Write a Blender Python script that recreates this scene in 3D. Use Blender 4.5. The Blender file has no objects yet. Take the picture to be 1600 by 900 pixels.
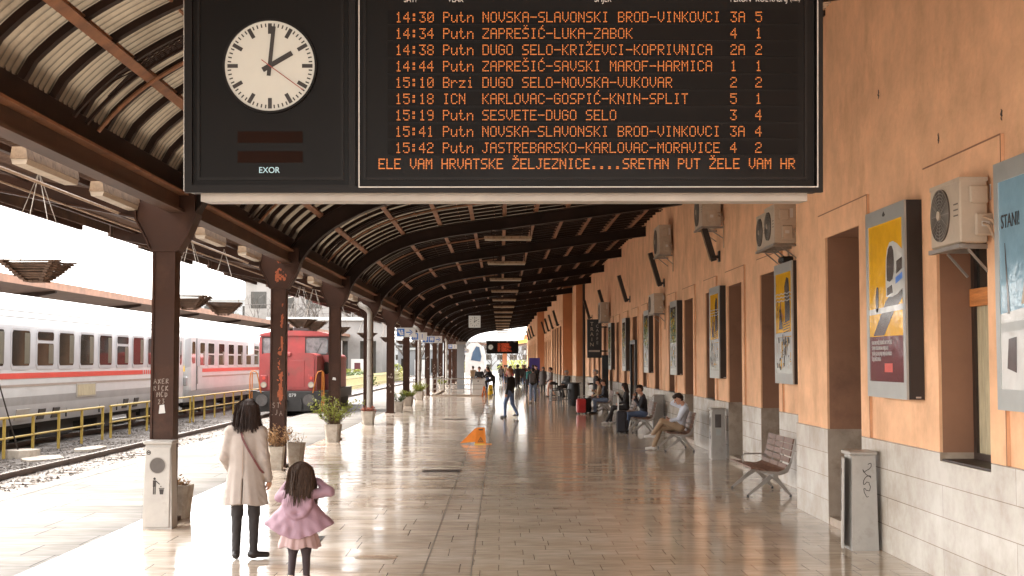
import bpy, math, random
import numpy as np
from mathutils import Vector, Matrix
R = math.radians
random.seed(7)
S = bpy.context.scene
COL = S.collection

# ---------------------------------------------------------------- camera, sky, sun, exposure
cam_d = bpy.data.cameras.new("camera"); cam = bpy.data.objects.new("camera", cam_d); COL.objects.link(cam)
CAMZ = 2.1
PITCH, YAW = 3.18, 0.503
cam.location = (0, 0, CAMZ); cam.rotation_euler = (R(90 + PITCH), 0, R(-YAW))
cam_d.sensor_width = 36.0; cam_d.lens = 36.0 * 2050 / 1600
cam_d.clip_start = 0.1; cam_d.clip_end = 3000
S.camera = cam
SUN_EL, SUN_AZ = 52.0, -62.0          # azimuth from +Y towards +X
W = bpy.data.worlds.new("World"); S.world = W; W.use_nodes = True
nt = W.node_tree; nt.nodes.clear()
sky = nt.nodes.new('ShaderNodeTexSky'); sky.sky_type = 'NISHITA'; sky.sun_disc = False
sky.sun_elevation = R(SUN_EL); sky.sun_rotation = R(SUN_AZ)
sky.air_density = 1.0; sky.dust_density = 3.0; sky.ozone_density = 1.0
hs = nt.nodes.new('ShaderNodeHueSaturation'); hs.inputs['Saturation'].default_value = 0.12
tint = nt.nodes.new('ShaderNodeMix'); tint.data_type = 'RGBA'; tint.blend_type = 'MULTIPLY'
tint.inputs[0].default_value = 1.0; tint.inputs[7].default_value = (1.0, 0.972, 0.94, 1)
bg = nt.nodes.new('ShaderNodeBackground'); bg.inputs['Strength'].default_value = 0.15
wo = nt.nodes.new('ShaderNodeOutputWorld')
nt.links.new(sky.outputs[0], hs.inputs['Color']); nt.links.new(hs.outputs[0], tint.inputs[6])
nt.links.new(tint.outputs[2], bg.inputs['Color']); nt.links.new(bg.outputs[0], wo.inputs['Surface'])
sd = bpy.data.lights.new("sun", 'SUN'); sun = bpy.data.objects.new("sun", sd); COL.objects.link(sun)
sd.energy = 0.9; sd.angle = R(12); sd.color = (1.0, 0.95, 0.89)
_d = Vector((math.sin(R(SUN_AZ)) * math.cos(R(SUN_EL)), math.cos(R(SUN_AZ)) * math.cos(R(SUN_EL)), math.sin(R(SUN_EL))))
sun.rotation_euler = _d.to_track_quat('Z', 'Y').to_euler()
S.view_settings.view_transform = 'Standard'; S.view_settings.look = 'None'
S.view_settings.gamma = 1.0; S.view_settings.exposure = 3.58
S.render.engine = 'CYCLES'
S.cycles.use_denoising = True
S.cycles.max_bounces = 8; S.cycles.diffuse_bounces = 5; S.cycles.glossy_bounces = 4
S.cycles.transmission_bounces = 4; S.cycles.transparent_max_bounces = 6
S.cycles.sample_clamp_indirect = 8.0

# ---------------------------------------------------------------- materials
def _n(nt, t, **kw):
    n = nt.nodes.new(t)
    for k, v in kw.items(): setattr(n, k, v)
    return n
def mat(name, col, rough=0.6, metal=0.0, var=0.2, vs=2.0, stretch=(1, 1, 1), bump=0.0, bs=40.0, spec=0.5,
        col2=None, c2s=1.5, c2t=(0.5, 0.65), rvar=0.0, emit=None, es=1.0, trans=0.0, c2stretch=(1, 1, 1)):
    m = bpy.data.materials.new(name); m.use_nodes = True
    nt = m.node_tree; b = nt.nodes['Principled BSDF']
    b.inputs['Roughness'].default_value = rough; b.inputs['Metallic'].default_value = metal
    b.inputs['Specular IOR Level'].default_value = spec
    tc = _n(nt, 'ShaderNodeTexCoord')
    mp = _n(nt, 'ShaderNodeMapping'); mp.inputs['Scale'].default_value = stretch
    nt.links.new(tc.outputs['Object'], mp.inputs['Vector'])
    base = (*col, 1)
    if var > 0:
        no = _n(nt, 'ShaderNodeTexNoise'); no.inputs['Scale'].default_value = vs
        no.inputs['Detail'].default_value = 8; no.inputs['Roughness'].default_value = 0.65
        nt.links.new(mp.outputs[0], no.inputs['Vector'])
        rp = _n(nt, 'ShaderNodeValToRGB')
        rp.color_ramp.elements[0].position = 0.3; rp.color_ramp.elements[1].position = 0.7
        lo = tuple(c * (1 - var) for c in col); hi = tuple(min(1, c * (1 + var)) for c in col)
        rp.color_ramp.elements[0].color = (*lo, 1); rp.color_ramp.elements[1].color = (*hi, 1)
        nt.links.new(no.outputs['Fac'], rp.inputs['Fac'])
        src = rp.outputs['Color']
        if col2 is not None:
            n2 = _n(nt, 'ShaderNodeTexNoise'); n2.inputs['Scale'].default_value = c2s
            n2.inputs['Detail'].default_value = 10; n2.inputs['Roughness'].default_value = 0.7
            mp2 = _n(nt, 'ShaderNodeMapping'); mp2.inputs['Scale'].default_value = c2stretch
            mp2.inputs['Location'].default_value = (3.3, 1.7, 9.1)
            nt.links.new(tc.outputs['Object'], mp2.inputs['Vector'])
            nt.links.new(mp2.outputs[0], n2.inputs['Vector'])
            r2 = _n(nt, 'ShaderNodeValToRGB'); r2.color_ramp.elements[0].position = c2t[0]; r2.color_ramp.elements[1].position = c2t[1]
            nt.links.new(n2.outputs['Fac'], r2.inputs['Fac'])
            mx = _n(nt, 'ShaderNodeMix', data_type='RGBA')
            nt.links.new(r2.outputs['Color'], mx.inputs[0]); nt.links.new(src, mx.inputs[6]); mx.inputs[7].default_value = (*col2, 1)
            src = mx.outputs[2]
        nt.links.new(src, b.inputs['Base Color'])
        if rvar > 0:
            mr = _n(nt, 'ShaderNodeMapRange'); mr.inputs[1].default_value = 0.3; mr.inputs[2].default_value = 0.7
            mr.inputs[3].default_value = max(0.02, rough - rvar); mr.inputs[4].default_value = min(1, rough + rvar)
            nt.links.new(no.outputs['Fac'], mr.inputs[0]); nt.links.new(mr.outputs[0], b.inputs['Roughness'])
    else:
        b.inputs['Base Color'].default_value = base
    if bump > 0:
        nb = _n(nt, 'ShaderNodeTexNoise'); nb.inputs['Scale'].default_value = bs; nb.inputs['Detail'].default_value = 5
        nt.links.new(mp.outputs[0], nb.inputs['Vector'])
        bp = _n(nt, 'ShaderNodeBump'); bp.inputs['Strength'].default_value = bump; bp.inputs['Distance'].default_value = 0.02
        nt.links.new(nb.outputs['Fac'], bp.inputs['Height']); nt.links.new(bp.outputs[0], b.inputs['Normal'])
    if emit is not None:
        b.inputs['Emission Color'].default_value = (*emit, 1); b.inputs['Emission Strength'].default_value = es
    if trans > 0:
        out = nt.nodes['Material Output']; tr = _n(nt, 'ShaderNodeBsdfTranslucent'); ms = _n(nt, 'ShaderNodeMixShader')
        ms.inputs[0].default_value = trans
        nt.links.new(b.inputs['Base Color'].links[0].from_socket if b.inputs['Base Color'].links else tr.outputs[0], tr.inputs['Color']) if b.inputs['Base Color'].links else None
        nt.links.new(b.outputs[0], ms.inputs[1]); nt.links.new(tr.outputs[0], ms.inputs[2]); nt.links.new(ms.outputs[0], out.inputs['Surface'])
    return m

M = {}
M['steel'] = mat('brown_painted_steel', (.046, .0175, .0085), .5, 0, .3, 1.2, bump=.08, bs=12, col2=(.075, .032, .017), c2s=2.2, c2t=(.55, .75), rvar=.12, spec=.22)
M["truss"] = mat("dark_painted_girder", (.024, .0132, .0095), .55, 0, .35, 1.5, bump=.05, bs=10, col2=(.024, .011, .007), c2s=1.5, c2t=(.55, .8), spec=.15)
M['purlin'] = mat('rust_orange_purlin', (.22, .095, .042), .6, 0, .35, 3, col2=(.12, .05, .03), c2s=4, c2t=(.55, .7))
M['gutter'] = mat('rusty_gutter_beam', (.062, .028, .014), .6, 0, .4, 2.5, col2=(.11, .045, .02), c2s=1.5, c2t=(.5, .7), stretch=(1, .3, 1))
M['sheet'] = mat('translucent_corrugated_sheet', (.150, .116, .079), .6, 0, .25, 1.1, col2=(.085, .06, .038), c2s=1.2, c2t=(.5, .72), trans=.13, c2stretch=(1, .5, 1))
M['sheet2'] = mat('dirty_corrugated_sheet', (.15, .095, .058), .7, 0, .3, 1.5, trans=.12)
M['over'] = mat('brown_corrugated_sheet', (.075, .036, .02), .7, 0, .35, 1.5, col2=(.14, .075, .04), c2s=2, c2t=(.5, .7), trans=.02)
M['plaster'] = mat('orange_plaster', (.78, .45, .26), .85, 0, .17, 1.7, bump=.3, bs=11, col2=(.55, .30, .165), c2s=1.2, c2t=(.50, .74), c2stretch=(1, .9, .5))
M['plaster_shaded'] = mat('shaded_orange_plaster', (.50, .22, .10), .85, 0, .15, .7, bump=.1, bs=14)  # end faces turned from the light, their shade put into the colour
M['reveal'] = mat('shaded_reveal_plaster', (.29, .145, .085), .85, 0, .15, 1.0, bump=.1, bs=10, col2=(.19, .095, .06), c2s=1.2, c2t=(.55, .75))  # orange plaster darkened in colour for the shade inside the openings
M['white'] = mat('white_enamel', (.72, .70, .66), .4, 0, .06, 2)
M['whitepaint'] = mat('white_print', (.58, .565, .54), .5, 0, 0)
M['black'] = mat('black_paint', (.012, .010, .009), .35, 0, .2, 3)
M['board'] = mat('dark_board_face', (.0034, .0023, .0019), .45, 0, .2, 2, rvar=.05, spec=.14)
M['boardframe'] = mat('dark_board_frame', (.0055, .0038, .0032), .45, .1, .2, 2, spec=.2)
M['alu'] = mat('light_grey_aluminium', (.55, .52, .48), .35, .6, .1, 3)
M['greymetal'] = mat('grey_cast_metal', (.30, .27, .24), .42, .5, .15, 4)
M['steelrail'] = mat('stainless_rail', (.45, .42, .39), .3, .9, .1, 4)
M['rail'] = mat('rail_steel', (.10, .06, .045), .45, .4, .3, 3)
M['railtop'] = mat('polished_rail_top', (.5, .47, .43), .25, .9, .1, 3)
M['dirtbox'] = mat('dirty_lamp_housing', (.30, .20, .12), .6, 0, .3, 6, col2=(.12, .06, .03), c2s=8, c2t=(.5, .7))
M['lens'] = mat('dusty_lamp_diffuser', (.50, .41, .31), .45, 0, .15, 5, col2=(.26, .17, .10), c2s=6, c2t=(.55, .75))
M['wood'] = mat('varnished_bench_wood', (.15, .07, .04), .5, 0, .35, 6, stretch=(6, 1, 6), col2=(.08, .04, .026), c2s=9, c2t=(.5, .75))
M['oldwood'] = mat('weathered_slat_wood', (.11, .065, .042), .85, 0, .4, 8)
M['concrete'] = mat('planter_concrete', (.42, .37, .31), .9, 0, .2, 6, bump=.3, bs=60, col2=(.25, .2, .15), c2s=4, c2t=(.5, .75))
M['soil'] = mat('potting_soil', (.05, .03, .02), .95, 0, .4, 20, bump=.5, bs=50)
M['leaf'] = mat('yellow_green_leaf', (.22, .24, .035), .5, 0, .5, 9, trans=.3)
M['leafdark'] = mat('dark_green_leaf', (.07, .10, .025), .5, 0, .45, 9, trans=.25)
M['leafdry'] = mat('dry_brown_leaf', (.30, .17, .075), .8, 0, .4, 9, trans=.2)
M['leafred'] = mat('reddish_leaf', (.36, .11, .06), .7, 0, .4, 9, trans=.2)
M['twig'] = mat('twig_bark', (.13, .08, .05), .9, 0, .3, 10)
M['bark'] = mat('pale_winter_bark', (.055, .045, .038), .9, 0, .3, 4)
M['yellowpaint'] = mat('chipped_yellow_paint', (.42, .29, .055), .5, 0, .15, 5, col2=(.14, .07, .03), c2s=6, c2t=(.60, .66))
M['binmetal'] = mat('grey_bin_metal', (.40, .37, .335), .42, .25, .1, 4, col2=(.25, .215, .18), c2s=3, c2t=(.55, .8))
M['hole'] = mat('bin_opening_dark', (.10, .085, .075), .5, .5, .2, 4)
M['orange'] = mat('orange_plastic', (.85, .26, .012), .4, 0, .12, 6, trans=.15)
M['yellowplastic'] = mat('yellow_plastic', (.85, .55, .02), .4, 0, .1, 6)
M['glassdark'] = mat('dark_window_glass', (.025, .022, .018), .06, 0, .3, 2)
M['coach'] = mat('coach_white_paint', (.51, .505, .497), .32, 0, .07, 1.2, col2=(.34, .31, .28), c2s=.9, c2t=(.58, .85), c2stretch=(1, .3, 2))
M['coachroof'] = mat('coach_roof_paint', (.44, .43, .415), .5, 0, .06, .8, col2=(.5, .45, .4), c2s=1.5, c2t=(.55, .85))
M['coachgrey'] = mat('coach_grey_paint', (.27, .26, .255), .4, 0, .15, 1.5, col2=(.25, .22, .2), c2s=1.2, c2t=(.5, .8))
M['coachlilac'] = mat('coach_window_band', (.38, .37, .375), .35, 0, .08, 1.5)
M['redstripe'] = mat('red_stripe_paint', (.55, .05, .03), .4, 0, .1, 2)
M['brownstripe'] = mat('grey_brown_stripe_paint', (.30, .24, .20), .5, 0, .1, 2)
M['under'] = mat('underframe_black', (.02, .017, .015), .8, 0, .3, 3)
M['locored'] = mat('faded_red_loco_paint', (.30, .040, .036), .42, 0, .2, 1.5, col2=(.17, .06, .045), c2s=1.6, c2t=(.5, .75))
M['locogrey'] = mat('loco_frame_grey', (.026, .023, .021), .6, 0, .3, 3)
M['orangerail'] = mat('orange_handrail_paint', (.46, .15, .02), .45, 0, .15, 6)
M['blue'] = mat('sign_blue', (.03, .16, .55), .4, 0, 0)
M['signwhite'] = mat('sign_white', (.75, .74, .72), .4, 0, .04, 3)
M['led'] = mat('orange_led', (.3, .08, .01), .5, 0, 0, emit=(1.0, .27, .045), es=0.062)
M['ledbar'] = mat('dim_brown_display', (.013, .0048, .0026), .6, 0, .1, 4, spec=.06)
M['ledred'] = mat('red_led', (.3, .04, .01), .5, 0, 0, emit=(1.0, .12, .04), es=0.07)
M['clockface'] = mat('clock_dial', (.33, .315, .265), .45, 0, .03, 5, emit=(1.0, .93, .80), es=0.02)
M['ink'] = mat('dark_ink', (.018, .013, .011), .5, 0, 0)
M['redhand'] = mat('red_second_hand', (.25, .03, .02), .5, 0, 0)
M['cyan'] = mat('pale_blue_print', (.45, .72, .85), .5, 0, 0)
M['rust'] = mat('orange_primer_patch', (.34, .075, .018), .6, 0, .25, 12)
M['chalk'] = mat('chalk_mark', (.27, .215, .18), .8, 0, .1, 12)
M['acbeige'] = mat('ac_casing', (.48, .39, .30), .45, 0, .08, 4, col2=(.36, .27, .2), c2s=4, c2t=(.55, .8))
M['acdark'] = mat('ac_grille', (.10, .075, .06), .5, .2, .2, 6)
M['lbside'] = mat('lightbox_side', (.030, .021, .017), .5, .1, .15, 3)
M['lbframe'] = mat('lightbox_frame', (.40, .41, .395), .3, .3, .08, 3)
M['poster_y'] = mat('poster_yellow', (.80, .42, .015), .12, 0, .15, 2.5, bump=.35, bs=4)
M['poster_p'] = mat('poster_maroon', (.11, .03, .035), .15, 0, .1, 3, bump=.35, bs=4)
M['poster_b'] = mat('poster_blue', (.21, .36, .46), .12, 0, .15, 2, bump=.35, bs=4)
M['poster_w'] = mat('poster_white', (.62, .62, .60), .12, 0, .1, 2, bump=.35, bs=4)
M['poster_d'] = mat('poster_dark', (.09, .075, .07), .15, 0, .2, 4)
M['poster_g'] = mat('poster_green', (.30, .34, .06), .12, 0, .35, 3, bump=.35, bs=4)
M['curtain'] = mat('beige_curtain', (.40, .33, .21), .8, 0, .3, 8, stretch=(6, 6, .4))
M['frame_dark'] = mat('dark_window_frame', (.035, .02, .014), .5, 0, .3, 5)
M['transom'] = mat('flaking_orange_wood', (.48, .17, .04), .7, 0, .4, 8, stretch=(1, .3, 4))
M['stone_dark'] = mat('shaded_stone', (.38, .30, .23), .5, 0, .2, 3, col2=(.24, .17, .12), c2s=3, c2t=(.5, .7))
M['chain'] = mat('galvanised_chain', (.45, .41, .36), .5, .5, .1, 8)
M['pipe'] = mat('white_downpipe', (.40, .37, .33), .4, .3, .12, 3)
M['cable'] = mat('dark_cable', (.03, .022, .018), .6, 0, 0)
M['conduit'] = mat('tan_conduit', (.45, .32, .22), .5, .2, .15, 4)
M['bgwall'] = mat('pale_grey_render', (.20, .19, .18), .9, 0, .15, .5, col2=(.13, .12, .11), c2s=.5, c2t=(.5, .75))
M['bgpale'] = mat('pale_facade', (.22, .225, .23), .9, 0, .08, .3)
M['teal'] = mat('teal_graffiti_paint', (.12, .24, .23), .8, 0, .2, 3)
M['fencepale'] = mat('pale_yellow_fence_paint', (.55, .50, .28), .6, 0, .15, 4)
M['redad'] = mat('red_roof_fascia', (.75, .10, .03), .5, 0, .1, 2)
M['yellowad'] = mat('yellow_roof_fascia', (.85, .55, .05), .5, 0, .1, 2)
M['pillar'] = mat('orange_brown_pillar', (.35, .13, .06), .7, 0, .2, 2)

def stone_mat():
    m = bpy.data.materials.new('pale_stone_cladding'); m.use_nodes = True; nt = m.node_tree; b = nt.nodes['Principled BSDF']
    tc = _n(nt, 'ShaderNodeTexCoord'); sx = _n(nt, 'ShaderNodeSeparateXYZ'); cx = _n(nt, 'ShaderNodeCombineXYZ')
    nt.links.new(tc.outputs['Object'], sx.inputs[0]); nt.links.new(sx.outputs['Y'], cx.inputs['X']); nt.links.new(sx.outputs['Z'], cx.inputs['Y'])
    br = _n(nt, 'ShaderNodeTexBrick'); br.offset = 0.5; br.inputs['Scale'].default_value = 1
    br.inputs['Color1'].default_value = (.50, .465, .42, 1); br.inputs['Color2'].default_value = (.60, .57, .53, 1)
    br.inputs['Mortar'].default_value = (.24, .19, .15, 1); br.inputs['Mortar Size'].default_value = .004
    br.inputs['Brick Width'].default_value = 3.6; br.inputs['Row Height'].default_value = .304
    nt.links.new(cx.outputs[0], br.inputs['Vector'])
    no = _n(nt, 'ShaderNodeTexNoise'); no.inputs['Scale'].default_value = 1.6; no.inputs['Detail'].default_value = 9; no.inputs['Roughness'].default_value = .7
    nt.links.new(tc.outputs['Object'], no.inputs['Vector'])
    rp = _n(nt, 'ShaderNodeValToRGB'); rp.color_ramp.elements[0].position = .3; rp.color_ramp.elements[1].position = .62
    rp.color_ramp.elements[0].color = (.68, .60, .52, 1); rp.color_ramp.elements[1].color = (1.05, 1.03, 1.0, 1)
    nt.links.new(no.outputs['Fac'], rp.inputs['Fac'])
    mx = _n(nt, 'ShaderNodeMix', data_type='RGBA', blend_type='MULTIPLY'); mx.inputs[0].default_value = 1
    nt.links.new(br.outputs['Color'], mx.inputs[6]); nt.links.new(rp.outputs['Color'], mx.inputs[7])
    nt.links.new(mx.outputs[2], b.inputs['Base Color'])
    b.inputs['Roughness'].default_value = .27
    bp = _n(nt, 'ShaderNodeBump'); bp.inputs['Strength'].default_value = .25; bp.inputs['Distance'].default_value = .01; bp.invert = True
    nt.links.new(br.outputs['Fac'], bp.inputs['Height']); nt.links.new(bp.outputs[0], b.inputs['Normal'])
    return m
M['stone'] = stone_mat()

def floor_mat(name, c1, c2, mortar, bw, rh, ms, rough, rvar, bumpk, stain, squash_axis=False, spec=.5):
    m = bpy.data.materials.new(name); m.use_nodes = True; nt = m.node_tree; b = nt.nodes['Principled BSDF']
    tc = _n(nt, 'ShaderNodeTexCoord')
    # slightly wobbly joints
    br = _n(nt, 'ShaderNodeTexBrick'); br.offset = .5; br.offset_frequency = 2; br.squash = 0.72; br.squash_frequency = 3
    br.inputs['Scale'].default_value = 1; br.inputs['Color1'].default_value = (*c1, 1); br.inputs['Color2'].default_value = (*c2, 1)
    br.inputs['Mortar'].default_value = (*mortar, 1); br.inputs['Mortar Size'].default_value = ms; br.inputs['Mortar Smooth'].default_value = .2
    br.inputs['Brick Width'].default_value = bw; br.inputs['Row Height'].default_value = rh
    nw = _n(nt, 'ShaderNodeTexNoise'); nw.inputs['Scale'].default_value = .8
    nt.links.new(tc.outputs['Object'], nw.inputs['Vector'])
    vm = _n(nt, 'ShaderNodeVectorMath', operation='MULTIPLY_ADD'); vm.inputs[1].default_value = (.03, .03, 0)
    nt.links.new(nw.outputs['Color'], vm.inputs[0]); nt.links.new(tc.outputs['Object'], vm.inputs[2])
    nt.links.new(vm.outputs[0], br.inputs['Vector'])
    # stains and veins
    n1 = _n(nt, 'ShaderNodeTexNoise'); n1.inputs['Scale'].default_value = .55; n1.inputs['Detail'].default_value = 10; n1.inputs['Roughness'].default_value = .68
    mp = _n(nt, 'ShaderNodeMapping'); mp.inputs['Scale'].default_value = (.7, 1.6, 1)
    nt.links.new(tc.outputs['Object'], mp.inputs['Vector']); nt.links.new(mp.outputs[0], n1.inputs['Vector'])
    rp = _n(nt, 'ShaderNodeValToRGB'); rp.color_ramp.elements[0].position = .34; rp.color_ramp.elements[1].position = .62
    rp.color_ramp.elements[0].color = (*stain, 1); rp.color_ramp.elements[1].color = (1.05, 1.05, 1.05, 1)
    nt.links.new(n1.outputs['Fac'], rp.inputs['Fac'])
    n3 = _n(nt, 'ShaderNodeTexNoise'); n3.inputs['Scale'].default_value = 9; n3.inputs['Detail'].default_value = 6
    mp3 = _n(nt, 'ShaderNodeMapping'); mp3.inputs['Scale'].default_value = (.35, 1.5, 1)
    nt.links.new(tc.outputs['Object'], mp3.inputs['Vector']); nt.links.new(mp3.outputs[0], n3.inputs['Vector'])
    r3 = _n(nt, 'ShaderNodeValToRGB'); r3.color_ramp.elements[0].position = .3; r3.color_ramp.elements[1].position = .7
    r3.color_ramp.elements[0].color = (.80, .76, .72, 1); r3.color_ramp.elements[1].color = (1.1, 1.1, 1.1, 1)
    nt.links.new(n3.outputs['Fac'], r3.inputs['Fac'])
    mx = _n(nt, 'ShaderNodeMix', data_type='RGBA', blend_type='MULTIPLY'); mx.inputs[0].default_value = 1
    mx2 = _n(nt, 'ShaderNodeMix', data_type='RGBA', blend_type='MULTIPLY'); mx2.inputs[0].default_value = 1
    nt.links.new(br.outputs['Color'], mx.inputs[6]); nt.links.new(rp.outputs['Color'], mx.inputs[7])
    nt.links.new(mx.outputs[2], mx2.inputs[6]); nt.links.new(r3.outputs['Color'], mx2.inputs[7])
    nt.links.new(mx2.outputs[2], b.inputs['Base Color'])
    # roughness
    n4 = _n(nt, 'ShaderNodeTexNoise'); n4.inputs['Scale'].default_value = 1.3; n4.inputs['Detail'].default_value = 7
    mp4 = _n(nt, 'ShaderNodeMapping'); mp4.inputs['Scale'].default_value = (.6, 2.2, 1)
    nt.links.new(tc.outputs['Object'], mp4.inputs['Vector']); nt.links.new(mp4.outputs[0], n4.inputs['Vector'])
    mr = _n(nt, 'ShaderNodeMapRange'); mr.inputs[1].default_value = .3; mr.inputs[2].default_value = .7
    mr.inputs[3].default_value = max(.03, rough - rvar); mr.inputs[4].default_value = rough + rvar
    nt.links.new(n4.outputs['Fac'], mr.inputs[0]); nt.links.new(mr.outputs[0], b.inputs['Roughness'])
    b.inputs['Specular IOR Level'].default_value = spec
    # unevenness of the polished slabs
    n5 = _n(nt, 'ShaderNodeTexNoise'); n5.inputs['Scale'].default_value = 1.7; n5.inputs['Detail'].default_value = 3
    mp5 = _n(nt, 'ShaderNodeMapping'); mp5.inputs['Scale'].default_value = (.5, 1.5, 1)
    nt.links.new(tc.outputs['Object'], mp5.inputs['Vector']); nt.links.new(mp5.outputs[0], n5.inputs['Vector'])
    b1 = _n(nt, 'ShaderNodeBump'); b1.inputs['Strength'].default_value = bumpk; b1.inputs['Distance'].default_value = .02
    nt.links.new(n5.outputs['Fac'], b1.inputs['Height'])
    b2 = _n(nt, 'ShaderNodeBump'); b2.inputs['Strength'].default_value = .35; b2.inputs['Distance'].default_value = .004; b2.invert = True
    nt.links.new(br.outputs['Fac'], b2.inputs['Height']); nt.links.new(b1.outputs[0], b2.inputs['Normal'])
    nt.links.new(b2.outputs[0], b.inputs['Normal'])
    return m
M['tile'] = floor_mat('polished_stone_tiles', (.56, .485, .39), (.65, .575, .475), (.20, .145, .10), .52, .36, .0036, .11, .065, .06, (.76, .70, .63))
M['slab'] = floor_mat('polished_stone_slabs', (.55, .48, .405), (.63, .56, .48), (.14, .10, .07), 1.1, .55, .006, .14, .08, .06, (.74, .66, .58))
M['outer'] = floor_mat('pale_platform_slabs', (.135, .128, .118), (.17, .162, .15), (.035, .03, .027), 1.6, .8, .009, .65, .12, .10, (.72, .69, .66), spec=.06)

def ballast_mat():
    m = bpy.data.materials.new('ballast_gravel'); m.use_nodes = True; nt = m.node_tree; b = nt.nodes['Principled BSDF']
    tc = _n(nt, 'ShaderNodeTexCoord'); vo = _n(nt, 'ShaderNodeTexVoronoi'); vo.inputs['Scale'].default_value = 13
    nt.links.new(tc.outputs['Object'], vo.inputs['Vector'])
    sp = _n(nt, 'ShaderNodeSeparateColor'); nt.links.new(vo.outputs['Color'], sp.inputs[0])
    rp = _n(nt, 'ShaderNodeValToRGB'); rp.color_ramp.elements[0].color = (.065, .052, .043, 1); rp.color_ramp.elements[1].color = (.26, .238, .22, 1)
    nt.links.new(sp.outputs[0], rp.inputs['Fac'])
    no = _n(nt, 'ShaderNodeTexNoise'); no.inputs['Scale'].default_value = .9; no.inputs['Detail'].default_value = 6
    nt.links.new(tc.outputs['Object'], no.inputs['Vector'])
    r2 = _n(nt, 'ShaderNodeValToRGB'); r2.color_ramp.elements[0].position = .35; r2.color_ramp.elements[1].position = .65
    r2.color_ramp.elements[0].color = (.62, .56, .5, 1); r2.color_ramp.elements[1].color = (1, 1, 1, 1)
    nt.links.new(no.outputs['Fac'], r2.inputs['Fac'])
    mx = _n(nt, 'ShaderNodeMix', data_type='RGBA', blend_type='MULTIPLY'); mx.inputs[0].default_value = 1
    nt.links.new(rp.outputs['Color'], mx.inputs[6]); nt.links.new(r2.outputs['Color'], mx.inputs[7]); nt.links.new(mx.outputs[2], b.inputs['Base Color'])
    b.inputs['Roughness'].default_value = .9
    bp = _n(nt, 'ShaderNodeBump'); bp.inputs['Strength'].default_value = 1; bp.inputs['Distance'].default_value = .05; bp.invert = True
    nt.links.new(vo.outputs['Distance'], bp.inputs['Height']); nt.links.new(bp.outputs[0], b.inputs['Normal'])
    return m
M['ballast'] = ballast_mat()
M['earth'] = mat('trampled_earth', (.30, .27, .23), .95, 0, .3, .6, bump=.3, bs=8)
M['stones'] = mat('ballast_stone', (.15, .13, .115), .9, 0, .45, 3)
M['sleeper'] = mat('concrete_sleeper', (.20, .17, .145), .9, 0, .25, 4)

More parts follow.
